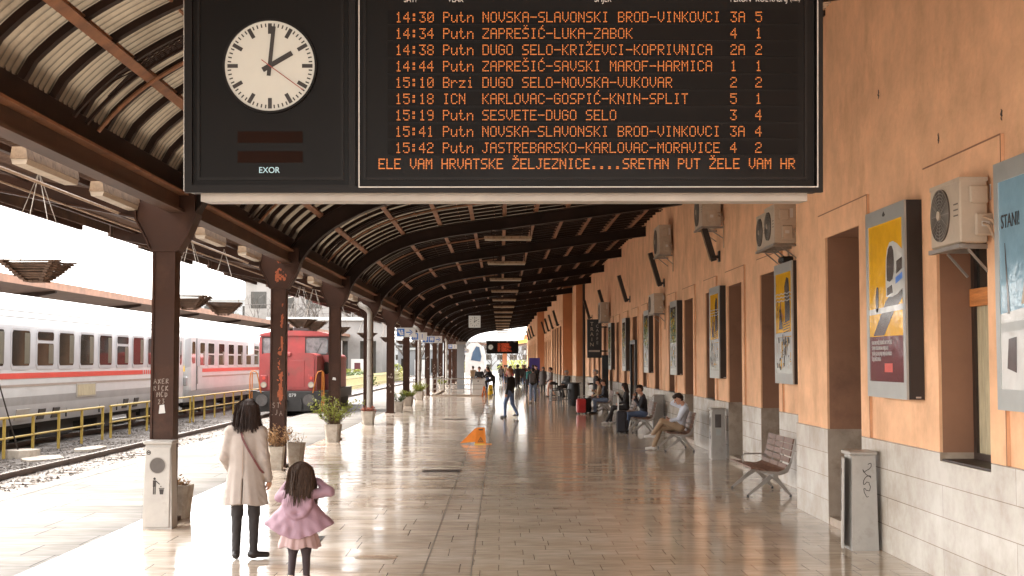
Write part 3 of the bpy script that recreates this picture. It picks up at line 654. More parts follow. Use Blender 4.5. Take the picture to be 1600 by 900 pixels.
def handwriting(lines, h, parent, loc, seed):
    rng = random.Random(seed); b = MB()
    for li, ln in enumerate(lines):
        x = -len(ln) * h * .42 + rng.uniform(-.01, .01); z0 = -li * h * 1.4
        for c in ln:
            dy = rng.uniform(-.12, .12) * h
            for st_ in STROKE[c]: b.tube([(x + u * h * .72, 0, z0 + dy + v * h + u * h * .1) for u, v in st_], .0055, 4)
            x += h * .86
    o = b.build('chalk_writing', 'chalk', parent); o.location = loc; o.scale = (1, .2, 1)
C1['label'] = 'nearest column, brown steel with chalk scrawl and the grey waste bin in front'
handwriting(('AXER', 'RICK', 'MCD', '23'), .062, C1, (.0, -.133, 1.80), 3)
handwriting(('ST', 'LJA'), .10, C2, (-.01, -.133, 1.16), 5)
b = MB(); b.quad((-.04, 0, -.06), (.045, 0, -.05), (.03, 0, .06), (-.03, 0, .05)); b.build('torn_sticker', 'whitepaint', C1).location = (.0, -.1325, 1.47)
b = MB(); b.quad((-.05, 0, -.02), (.05, 0, -.035), (.04, 0, .03), (-.03, 0, .05)); b.build('torn_sticker', 'whitepaint', C3).location = (.0, -.1325, 1.62)
for cc, zz in ((C5, 1.3), (columns[9], 1.9), (columns[10], 1.4), (columns[11], 1.6)):
    rng = random.Random(int(zz * 100))
    for k in range(7):
        x, z = rng.uniform(-.08, .08), rng.uniform(-.45, .45); b = MB(); b.quad((x - .03, 0, z - .05), (x + .03, 0, z - .03), (x + .02, 0, z + .04), (x - .02, 0, z + .02)); b.build('chalk_marking', 'chalk', cc).location = (0, -.1325, zz)

# ---------------------------------------------------------------- station building
bld = thing('station_building', 'long orange plastered station building with pale stone plinth along the platform', 'building', (0, 0, 0))
PL = 1.22; ZT = 9.0
def wall_cut(mb, X, Y0, Y1, Z0, Z1, ops, depth, mi=0, rmi=1, down=True):
    ys = sorted({Y0, Y1, *[v for o in ops for v in o[:2]]}); ys = [y for y in ys if Y0 <= y <= Y1]
    zs = sorted({Z0, Z1, *[min(max(v, Z0), Z1) for o in ops for v in o[2:4]]})
    for ya, yb in zip(ys, ys[1:]):
        for za, zb in zip(zs, zs[1:]):
            yc, zc = (ya + yb) / 2, (za + zb) / 2
            if any(o[0] < yc < o[1] and o[2] < zc < o[3] for o in ops): continue
            mb.quad((X, yb, za), (X, ya, za), (X, ya, zb), (X, yb, zb), mi)
    for ya, yb, za, zb in ops:
        a, b = max(za, Z0), min(zb, Z1)
        if b <= a: continue
        D = X + depth
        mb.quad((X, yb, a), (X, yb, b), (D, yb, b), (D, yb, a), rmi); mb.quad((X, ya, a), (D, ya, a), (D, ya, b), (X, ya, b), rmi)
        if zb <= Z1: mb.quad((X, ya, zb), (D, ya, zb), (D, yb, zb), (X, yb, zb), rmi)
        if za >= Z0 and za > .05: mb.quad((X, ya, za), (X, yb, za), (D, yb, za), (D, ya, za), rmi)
SEC = []   # (X, Y0, Y1, openings [ya, yb, za, zb, kind])
near_ops = [(15.40, 17.0, 0, 3.70, 'door'), (11.34, 12.66, 1.14, 3.70, 'near')]
main = []
for far, kd in ((24.56, 'door'), (28.06, 'door'), (31.1, 'win'), (34.76, 'door'), (38.0, 'win'), (41.5, 'win'), (45.0, 'win'), (48.4, 'cafe'), (51.8, 'win'), (55.2, 'win'), (58.6, 'door'), (62.0, 'door'), (65.4, 'win'), (68.8, 'win'), (72.2, 'win')):
    w = 1.25 if kd == 'win' else 1.6
    main.append((far - w, far, 1.2 if kd == 'win' else 0, 3.70, kd))
cent = [(y, y + 2.3, 0, 4.3, 'glazed') for y in (81.6, 85.6, 89.6, 93.6)] + [(y, y + 1.5, 1.2, 3.7, 'win') for y in (99.5, 103.5, 107.5, 111)]
far_ops = [(y, y + 1.6, 1.2, 3.7, 'win') for y in (118, 122.5, 127, 131.5, 136, 140.5, 145, 149.5)]
for X, Y0, Y1, ops in ((4.26, -7, 18.8, near_ops), (4.9, 18.8, 76, main), (3.8, 80, 114, cent), (3.2, 114, 158, far_ops)): SEC.append((X, Y0, Y1, ops))
wl = MB()
for X, Y0, Y1, ops in SEC:
    o4 = [o[:4] for o in ops]
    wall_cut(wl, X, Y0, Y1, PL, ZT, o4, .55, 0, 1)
    doors = sorted((o[0], o[1]) for o in o4 if o[2] == 0)
    cuts = [Y0] + [v for d in doors for v in d] + [Y1]
    for a, b in zip(cuts[::2], cuts[1::2]):
        st = MB(); XP = X - .03; D = X + .55
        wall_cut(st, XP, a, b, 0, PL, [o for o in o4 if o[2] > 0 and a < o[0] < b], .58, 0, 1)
        ww = sorted((o[0], o[1]) for o in o4 if o[2] > 0 and a < o[0] < b); yy = [a] + [v for d in ww for v in d] + [b]
        for c, d in zip(yy[::2], yy[1::2]): st.quad((XP, c, PL), (X, c, PL), (X, d, PL), (XP, d, PL), 0)
        if a != Y0: st.quad((XP, a, 0), (XP, a, PL), (D, a, PL), (D, a, 0), 1)
        if b != Y1: st.quad((XP, b, 0), (D, b, 0), (D, b, PL), (XP, b, PL), 1)
        if Y1 == 18.8 and b == Y1: st.quad((XP, b, 0), (X + .7, b, 0), (X + .7, b, PL), (XP, b, PL), 0)
        if Y0 == 80 and a == Y0:
            st.quad((3.77, 79.97, 0), (4.38, 79.97, 0), (4.38, 79.97, PL), (3.77, 79.97, PL), 0); st.quad((3.77, 80, 0), (3.77, 79.97, 0), (3.77, 79.97, PL), (3.77, 80, PL), 0)
        if Y0 == 114 and a == Y0: st.quad((3.17, 113.97, 0), (3.8, 113.97, 0), (3.8, 113.97, PL), (3.17, 113.97, PL), 0); st.quad((3.17, 114, 0), (3.17, 113.97, 0), (3.17, 113.97, PL), (3.17, 114, PL), 0)
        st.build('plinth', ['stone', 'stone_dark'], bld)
st = MB(); st.quad((4.35, 75.97, 0), (4.9, 75.97, 0), (4.9, 75.97, PL), (4.35, 75.97, PL)); st.quad((4.35, 79.97, 0), (4.35, 75.97, 0), (4.35, 75.97, PL), (4.35, 79.97, PL)); st.quad((4.35, 75.97, PL), (4.9, 75.97, PL), (4.9, 76, PL), (4.35, 76, PL)); st.build('plinth', ['stone'], bld)
# end faces
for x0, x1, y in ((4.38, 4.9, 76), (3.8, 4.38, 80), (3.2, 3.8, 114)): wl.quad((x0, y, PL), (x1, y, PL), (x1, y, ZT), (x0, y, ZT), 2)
wl.quad((4.38, 80, PL), (4.38, 76, PL), (4.38, 76, ZT), (4.38, 80, ZT), 0)
wl.quad((4.26, 18.8, PL), (5.0, 18.8, PL), (5.0, 18.8, ZT), (4.26, 18.8, ZT), 0)
# small knocked-out holes
wl.build('wall', ['plaster', 'reveal', 'plaster_shaded'], bld)
tp = MB(); tp.box(5.6, 14, -7, 158, 8.8, 9.2); tp.box(13.5, 14, -7, 158, 0, 8.79); tp.box(3.2, 14, 158.02, 158.4, 0, 9.0); tp.box(4.3, 14, -7.5, -7.05, 0, 9)
tp.build('rear_wall', 'plaster', bld)
for (y, z) in ((12.62, 4.26), (11.02, 4.19), (14.6, 5.1)):
    b = blot(.06, .10, int(y * 10), 8); o = b.build('plaster_hole', 'frame_dark', bld); o.rotation_euler = (0, 0, R(-90)); o.location = (4.256, y, z)
def fr(mb, x0, x1, ya, yb, za, zb, w, mi=0):
    mb.box(x0, x1, ya, ya + w, za, zb, mi); mb.box(x0, x1, yb - w, yb, za, zb, mi); mb.box(x0, x1, ya + w, yb - w, zb - w, zb, mi); mb.box(x0, x1, ya + w, yb - w, za, za + w, mi)
for X, Y0, Y1, ops in SEC:
    for ya, yb, za, zb, kd in ops:
        s = MB(); w = .36 if X < 4.5 and X > 4 else .30; zt = zb + .32; zl = PL + .002
        ylo, yhi = max(ya - w, Y0 + .02), min(yb + w, Y1 - .02)
        s.box(X - .03, X - .001, ylo, ya, zl, zt); s.box(X - .03, X - .001, yb, yhi, zl, zt); s.box(X - .03, X - .001, ya, yb, zb, zt)
        s.build('surround', 'plaster', bld)
        q = MB(); q.box(X - .034, X - .0305, ylo + .006, yhi - .001, zt - .010, zt + .004); q.box(X - .034, X - .0305, ylo - .004, ylo + .006, zl, zt + .004); q.build('surround_shadow_line', 'reveal', bld)  # dark strips stand in for the shadow line along top and near edge
        D = X + .30
        if kd == 'win':
            f = MB(); fr(f, D, D + .07, ya, yb, za, zb, .07); f.box(D, D + .06, ya + .07, yb - .07, 2.95, 3.03); f.box(D, D + .06, (ya + yb) / 2 - .03, (ya + yb) / 2 + .03, za + .07, 2.95)
            f.box(X - .05, D, ya + .005, yb - .005, za + .001, za + .03)
            wf = f.build('window', 'frame_dark', bld); p = MB(); p.box(D + .02, D + .035, ya + .06, yb - .06, za + .06, zb - .06); p.build('pane', 'glassdark', wf)
        elif kd == 'near':
            f = MB(); fr(f, D, D + .08, ya, yb, za, zb, .08); f.box(D - .01, D + .07, ya + .08, yb - .08, 2.70, 2.76); f.box(D, D + .07, (ya + yb) / 2 - .03, (ya + yb) / 2 + .03, za + .08, 2.70)
            f.box(X - .01, D, ya + .005, yb - .005, za + .001, za + .02)
            wf = f.build('window', 'frame_dark', bld); wf['label'] = 'tall dark framed window with flaking orange transom and drawn curtain'
            p = MB(); p.box(D + .03, D + .04, ya + .07, yb - .07, 2.77, zb - .07); p.build('pane', 'glassdark', wf)
            p = MB(); n = 26; pts = []
            for k in range(n + 1): pts.append((D + .035 + .012 * math.sin(k * 1.9), ya + .075 + (yb - ya - .15) * k / n))
            for a, c in zip(pts, pts[1:]): p.quad((a[0], a[1], za + .07), (a[0], a[1], 2.70), (c[0], c[1], 2.70), (c[0], c[1], za + .07))
            p.build('curtain', 'curtain', wf, smooth=True)
            p = MB(); p.box(D - .03, D - .011, ya + .04, yb - .04, 2.62, 2.79); p.build('transom', 'transom', wf)
        elif kd in ('door', 'cafe'):
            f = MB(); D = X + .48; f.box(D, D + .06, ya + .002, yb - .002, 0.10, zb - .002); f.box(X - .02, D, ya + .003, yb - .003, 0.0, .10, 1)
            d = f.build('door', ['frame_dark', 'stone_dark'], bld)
            h = MB(); h.tube([(D - .06, ya + .75, 1.0), (D - .06, ya + .75, 1.25)], .012, 6); h.build('handle', 'greymetal', d)
            if kd == 'cafe':
                f = MB(); fr(f, X - .12, X - .04, ya - .12, yb + .1, 0.01, 2.85, .14); f.build('door_portal', 'black', d)
                for k in range(2):
                    p = MB(); p.box(X + .3, X + .305, yb - .5, yb - .2, 1.55 + .4 * k, 1.85 + .4 * k); p.build('paper_notice', 'whitepaint', d)
        else:
            f = MB(); D = X + .12; fr(f, D, D + .08, ya, yb, .02, zb, .10); f.box(D, D + .07, ya + .1, yb - .1, 2.6, 2.7); f.box(D, D + .07, (ya + yb) / 2 - .05, (ya + yb) / 2 + .05, .1, 2.6)
            d = f.build('glazed_door', 'black', bld); p = MB(); p.box(D + .03, D + .045, ya + .05, yb - .05, .1, zb - .05); p.build('pane', 'glassdark', d)
b = MB(); b.tube([(4.82, 75.8, 0), (4.82, 75.8, 7)], .07, 8); b.build('downpipe', 'cable', bld)
# ---------------------------------------------------------------- departure boards
FONT = {
'0': "01110 10001 10011 10101 11001 10001 01110", '1': "00100 01100 00100 00100 00100 00100 01110", '2': "01110 10001 00001 00110 01000 10000 11111",
'3': "11111 00010 00100 00110 00001 10001 01110", '4': "00010 00110 01010 10010 11111 00010 00010", '5': "11111 10000 11110 00001 00001 10001 01110",
'6': "01110 10000 11110 10001 10001 10001 01110", '7': "11111 00001 00010 00100 01000 01000 01000", '8': "01110 10001 10001 01110 10001 10001 01110", '9': "01110 10001 10001 01111 00001 00001 01110",
'A': "01110 10001 10001 11111 10001 10001 10001", 'B': "11110 10001 10001 11110 10001 10001 11110", 'C': "01110 10001 10000 10000 10000 10001 01110",
'D': "11110 10001 10001 10001 10001 10001 11110", 'E': "11111 10000 10000 11110 10000 10000 11111", 'F': "11111 10000 10000 11110 10000 10000 10000",
'G': "01110 10001 10000 10111 10001 10001 01110", 'H': "10001 10001 10001 11111 10001 10001 10001", 'I': "01110 00100 00100 00100 00100 00100 01110",
'J': "00111 00010 00010 00010 00010 10010 01100", 'K': "10001 10010 10100 11000 10100 10010 10001", 'L': "10000 10000 10000 10000 10000 10000 11111",
'M': "10001 11011 10101 10101 10001 10001 10001", 'N': "10001 11001 10101 10101 10011 10001 10001", 'O': "01110 10001 10001 10001 10001 10001 01110",
'P': "11110 10001 10001 11110 10000 10000 10000", 'R': "11110 10001 10001 11110 10100 10010 10001", 'S': "01111 10000 10000 01110 00001 00001 11110",
'T': "11111 00100 00100 00100 00100 00100 00100", 'U': "10001 10001 10001 10001 10001 10001 01110", 'V': "10001 10001 10001 10001 10001 01010 00100",
'Z': "11111 00001 00010 00100 01000 10000 11111", 'u': "00000 00000 10001 10001 10001 10011 01101", 't': "01000 01000 11100 01000 01000 01001 00110",
'n': "00000 00000 10110 11001 10001 10001 10001", 'r': "00000 00000 10110 11001 10000 10000 10000", 'z': "00000 00000 11111 00010 00100 01000 11111",
'i': "00100 00000 01100 00100 00100 00100 01110", '-': "00000 00000 00000 11111 00000 00000 00000", ':': "00000 01100 01100 00000 01100 01100 00000", '.': "00000 00000 00000 00000 00000 01100 01100", ' ': "0"}
ACC = {'Š': ('S', 'c'), 'Ž': ('Z', 'c'), 'Ć': ('C', 'a'), 'Č': ('C', 'c')}
def led_text(mb, s, x0, zc, dx, dz, y, bold=False, fill=.66, x1=None):
    for ci, ch in enumerate(s):
        acc = None
        if ch in ACC: ch, acc = ACC[ch]
        rows = FONT[ch].split(); pts = []
        if ch != ' ':
            for r, row in enumerate(rows):
                for c, v in enumerate(row):
                    if v == '1': pts.append((c, r))
        if acc == 'c': pts += [(1, -2), (3, -2), (2, -1)]
        if acc == 'a': pts += [(3, -2), (2, -1)]
        if bold: pts = sorted(set(pts + [(c + .5, r) for c, r in pts]))
        for c, r in pts:
            X = x0 + (ci * 6 + c) * dx; Z = zc + (3 - r) * dz
            if x1 and X > x1: continue
            w = dx * fill / 2 * (.62 if bold else 1); h = dz * fill / 2
            mb.quad((X - w, y, Z - h), (X + w, y, Z - h), (X + w, y, Z + h), (X - w, y, Z + h))
def clock_parts(t, cx, cz, r, y, hours=True, square=False, hh=2.0, mm=1.0, sec=21.0, face='clockface'):
    # local: dial in the XZ plane facing -Y at depth y
    d = MB()
    if square: d.box(cx - r * 1.12, cx + r * 1.12, y, y + .02, cz - r * 1.12, cz + r * 1.12)
    else: d.disc((cx, y + .01, cz), r, 'y', 64, 0, .02)
    dial = d.build('clock_face', face, t)
    if not square:
        rg = MB(); rg.ring((cx, y - .004, cz), r * .985, r * 1.03, 'y', 64, 0, .03); rg.build('bezel', 'boardframe', dial)
    mk = MB()
    for k in range(60):
        a = math.pi / 2 - 2 * math.pi * k / 60; big = k % 5 == 0
        if square and not big: continue
        r1 = r * .93; r0 = r * (.70 if big else .85); w = r * (.085 if big else .03)
        c, s = math.cos(a), math.sin(a); n = (-s, c)
        q = [(r0, -w / 2), (r1, -w / 2), (r1, w / 2), (r0, w / 2)]
        mk.add([(cx + u * c + v * n[0], y - .002, cz + u * s + v * n[1]) for u, v in q], [(0, 1, 2, 3)])
    mk.build('hour_marks', 'ink', dial)
    for nm, ang, l, tl, w, mt, off in (('hour_hand', math.pi / 2 - 2 * math.pi * hh / 12, .56, .18, .11, 'ink', .010), ('minute_hand', math.pi / 2 - 2 * math.pi * mm / 60, .86, .22, .085, 'ink', .014), ('second_hand', math.pi / 2 - 2 * math.pi * sec / 60, .90, .22, .018, 'redhand', .018)):
        if nm == 'second_hand' and square: continue
        h = MB(); c, s = math.cos(ang), math.sin(ang); n = (-s, c); q = [(-tl * r, -w * r / 2), (l * r, -w * r / 2), (l * r, w * r / 2), (-tl * r, w * r / 2)]
        F = [(cx + u * c + v * n[0], y - off, cz + u * s + v * n[1]) for u, v in q]; Bk = [(p[0], p[1] + .003, p[2]) for p in F]
        h.add(F + Bk, [(0, 1, 2, 3), (7, 6, 5, 4), (0, 4, 5, 1), (1, 5, 6, 2), (2, 6, 7, 3), (3, 7, 4, 0)]); h.build(nm, mt, dial)
BD = 9.0; K = BD / 2050
cm3 = cam.rotation_euler.to_matrix()
board = thing('departure_board', 'huge black departure board with round clock and orange dot lettering hung under the roof', 'departure board')
ctr = Vector((0, 0, CAMZ)) + cm3 @ Vector((0, 0, -BD))
board.location = ctr; board.rotation_euler = (R(PITCH), 0, R(-YAW) - .004)
# board-local: x right, z up, y away from the viewer
def bx(px): return (px - 800) * K
def bz(py): return (450 - py) * K
TOP = bz(-48)
b = MB()
xl, xm, xr, zb_ = bx(289), bx(556), bx(1284), bz(301)
fw = 12 * K
b.box(xl, xr, .03, .30, zb_ + .012, TOP - .01)                      # body
for x0, x1, z0, z1 in ((xl, xl + fw, zb_, TOP), (xm - fw * .9, xm, zb_, TOP), (xr - fw * .9, xr, zb_, TOP), (xl + fw, xm - fw * .9, zb_, zb_ + fw), (xm, xr - fw * .9, zb_, zb_ + fw * .8), (xl + fw, xr - fw * .9, TOP - fw, TOP)): b.box(x0, x1, -.03, .035, z0, z1, 1)
b.box(xl + fw, xm - fw, .0, .029, zb_ + fw, TOP - fw); b.box(xm, xr - fw, .0, .029, zb_ + fw * .8, TOP - fw)
for x0, x1 in ((xl + fw + .03, xm - fw - .03), (xm + .05, xr - fw - .05)):
    za, zc = zb_ + fw + .035, TOP - fw - .03
    for q in ((x0, x0 + .02, za, zc), (x1 - .02, x1, za, zc), (x0 + .02, x1 - .02, za, za + .02)): b.box(q[0], q[1], -.012, .001, q[2], q[3], 1)
b.build('housing', ['board', 'boardframe'], board)
b = MB(); b.box(bx(310), bx(1264), .06, .36, bz(313.5), zb_ + .011); b.build('underside_tray', 'tray', board)
b = MB(); w = 1.6 * K; X0, X1, Z0 = bx(561), bx(1276.5), bz(293.5)
b.box(X0, X0 + w, -.034, -.031, Z0, TOP - .03); b.box(X1 - w, X1, -.034, -.031, Z0, TOP - .03); b.box(X0 + w, X1 - w, -.034, -.031, Z0, Z0 + w)
b.build('white_trim', 'whitepaint', board)
b = MB(); b.box(xl - .004, xl - .0005, -.028, .29, zb_ + .01, TOP - .02)
for k in range(8): b.box(xl - .012, xl - .004, 0, .02, zb_ + .1 + k * .2, zb_ + .12 + k * .2)
b.build('side_edge', 'alu', board)
clock_parts(board, bx(422.5), bz(103.5), 71.5 * K, -.02)
for z in (214, 245):
    b = MB(); b.box(bx(371), bx(473), -.004, -.001, bz(z + 9), bz(z - 9)); b.build('blank_display', 'ledbar', board)
text_obj('maker_lettering', 'EXOR', .058, 'cyan', board, (bx(420.5), -.004, bz(266)), sx=.95)
for s, x, al in (('SATI', 641, 'CENTER'), ('VLAK', 712, 'CENTER'), ('SMJER', 942, 'CENTER'), ('PERON', 1157, 'CENTER'), ('KOL', 1190, 'CENTER'), ('KAŠNJ', 1216, 'CENTER'), ('(min)', 1242, 'CENTER')):
    text_obj('heading_lettering', s, .062 if s != '(min)' else .045, 'whitepaint', board, (bx(x), -.004, bz(-1)), sx=.72)
ROWS = [("14:30", "Putn", "NOVSKA-SLAVONSKI BROD-VINKOVCI", "3A", "5"), ("14:34", "Putn", "ZAPREŠIĆ-LUKA-ZABOK", "4", "1"), ("14:38", "Putn", "DUGO SELO-KRIŽEVCI-KOPRIVNICA", "2A", "2"),
        ("14:44", "Putn", "ZAPREŠIĆ-SAVSKI MAROF-HARMICA", "1", "1"), ("15:10", "Brzi", "DUGO SELO-NOVSKA-VUKOVAR", "2", "2"), ("15:18", "ICN", "KARLOVAC-GOSPIĆ-KNIN-SPLIT", "5", "1"),
        ("15:19", "Putn", "SESVETE-DUGO SELO", "3", "4"), ("15:41", "Putn", "NOVSKA-SLAVONSKI BROD-VINKOVCI", "3A", "4"), ("15:42", "Putn", "JASTREBARSKO-KARLOVAC-MORAVICE", "4", "2")]
dx, dz = 2.073 * K, 2.42 * K
M['strip_a'] = mat('display_strip', (.0036, .0023, .0018), .5, 0, .3, 1.5, spec=.12); M['strip_b'] = mat('display_strip', (.0032, .0022, .0019), .5, 0, .3, 1.5, spec=.12)
for i, row in enumerate(ROWS):
    zc = bz(27.0 + 25.5 * i); b = MB(); sh = -.6 * i / 8
    for s, x in zip(row, (619, 693.5, 755, 1142, 1181)): led_text(b, s, bx(x + sh), zc, dx, dz, -.006)
    nled = len(b.f); b.box(bx(606), bx(1246), -.0055, -.001, zc - 11 * K, zc + 11 * K, 1)
    b.build('display_line', ['led', M['strip_a'] if i % 2 else M['strip_b']], board)
b = MB(); led_text(b, "ELE VAM HRVATSKE ŽELJEZNICE....SRETAN PUT ŽELE VAM HR", bx(592), bz(256), dx * .989, dz, -.006, bold=True, x1=bx(1243.5)); b.build('led_lettering', 'led', board)
for x in (450, 1150):
    b = MB(); b.box(bx(x) - .03, bx(x) + .03, .12, .18, TOP - .012, TOP + .95); b.build('hanger', 'truss', board)
# far board
fb = thing('departure_board', 'smaller black departure board with white clock and red dot lettering hung far down the hall', 'departure board', (.17, 115, 3.30))
b = MB(); b.box(-1.40, 1.40, 0, .35, -.56, .56); b.build('housing', 'board', fb)
b = MB(); b.box(-1.40, -.58, -.02, -.001, -.55, .55); b.box(-.57, 1.40, -.02, -.001, -.55, .55); b.build('bezel', 'boardframe', fb)
clock_parts(fb, -1.03, 0, .225, -.045, face='clockface')
b = MB(); rng = random.Random(9)
for k in range(8):
    zc = .30 - k * .092
    led_text(b, ("%d4:%d%d" % (1, rng.randint(0, 5), rng.randint(0, 9))), -.42, zc, .0085, .0095, -.024, fill=1.0)
    led_text(b, "PUTNZAGREBBRODSPLITVUKOVARKNIN"[rng.randint(0, 8):][:rng.randint(12, 18)], -.10, zc, .0085, .0095, -.024, fill=1.0)
b.build('led_lettering', 'ledred', fb)
for i, x in enumerate((-.50, .2, .9)): text_obj('heading_lettering', ('SATI', 'SMJER', 'PERON')[i], .07, 'whitepaint', fb, (x + .2, -.024, .45))
for x in (-.83, .83):
    b = MB(); b.tube([(x, .17, .56), (x, .17, 2.3)], .04, 6); b.build('hanger', 'truss', fb)
# square clock
sc = thing('platform_clock', 'square white clock with dark hands hung under the vault in mid hall', 'clock', (-1.58, 80, 4.49))
b = MB(); b.box(-.36, .36, .021, .16, -.36, .36); b.build('case', 'lbframe', sc)
clock_parts(sc, 0, 0, .32, 0, square=True)
b = MB(); b.tube([(0, .09, .36), (0, .09, 1.0)], .025, 6); b.build('hanger', 'truss', sc)

# ---------------------------------------------------------------- hanging lamps
lamp = thing('hanging_lamp', 'nearest of the cross-wise tube lamps hung in the middle of the hall', 'lamp', (.2, 35.0, 5.36), 0, 'tube lamps hung across the hall')
b = MB(); b.box(-.64, .64, -.06, .06, .0, .075); b.build('lamp_body', 'dirtbox', lamp)
b = MB(); b.box(-.62, .62, -.045, .045, -.045, -.001); b.build('diffuser', 'lens', lamp)
b = MB(); b.box(-.45, -.43, -.01, .01, .075, .45); b.box(.60, .62, -.01, .01, .075, .5); b.bar((-.44, 0, .25), (.61, 0, .25), .02, .02); b.build('hanger', 'truss', lamp)
for k in range(1, 14):
    lb = (ORD[k] + ' tube lamp of the row hung across the middle of the hall') if k < 5 else 'small distant tube lamp of the row hung under the far hall roof'
    dup(lamp, loc=(.2, 35 + BAY * k, 5.36), label=lb)
# troughs along the columns
tl = thing('trough_lamp', 'nearest dirty trough lamp hung beside the gutter beam at the upper left', 'lamp', (-4.86, 14.0, 4.16), 0, 'dirty trough lamps along the gutter beam')
b = MB(); b.prism([(-.09, -.02), (.09, -.02), (.07, .10), (-.07, .10)], 'y', -.82, .82); b.build('lamp_body', 'dirtbox', tl, fix=True)
b = MB(); b.prism([(-.085, -.021), (-.07, -.075), (.07, -.075), (.085, -.021)], 'y', -.80, .80); b.build('diffuser', 'lens', tl, fix=True)
b = MB()
for y in (-.6, .6): b.box(-.01, .01, y - .01, y + .01, .10, .40)
b.build('hanger', 'truss', tl)
ys = []
for c in COLY[2:13]: ys += [c - .85, c + 2.1, c + 4.6]
ys = [y for y in ys if y > 15]
for k, y in enumerate(ys):
    lb = (ORD[k + 1] + ' dirty trough lamp along the gutter beam counted from the upper left') if k < 9 else 'tiny dirty trough lamp in the far row along the gutter beam'
    dup(tl, loc=(-4.86, y, 4.16), label=lb)
# slanted wall lamps
def slant(y, X, label):
    t = thing('wall_lamp', label, 'wall lamp', (X, y, 4.45), 0, 'slanting wall lamps on the orange wall')
    b = MB(); b.bar((-.13, 0, -.12), (-.42, 0, .88), .13, .07, up=(0, 1, 0)); b.build('lamp_body', 'lbside', t)
    b = MB(); b.bar((-.175, 0, -.10), (-.455, 0, .86), .10, .05, up=(0, 1, 0))
    o = b.build('louvre', 'dirtbox', t)
    b = MB(); b.box(-.20, 0, -.05, .05, -.06, 0); b.box(-.03, -.001, -.1, .1, -.14, .10); b.build('bracket', 'black', t)
    return t
for k, (y, X) in enumerate(((29.2, 4.9), (39.1, 4.9), (49.5, 4.9), (59.6, 4.9), (70, 4.9), (84, 3.8), (92, 3.8), (100, 3.8), (108, 3.8), (121, 3.2), (131, 3.2), (141, 3.2))):
    slant(y, X, (ORD[k] + ' slanting dark lamp bracketed high on the orange wall') if k < 8 else 'tiny slanting lamp high on the far orange wall')

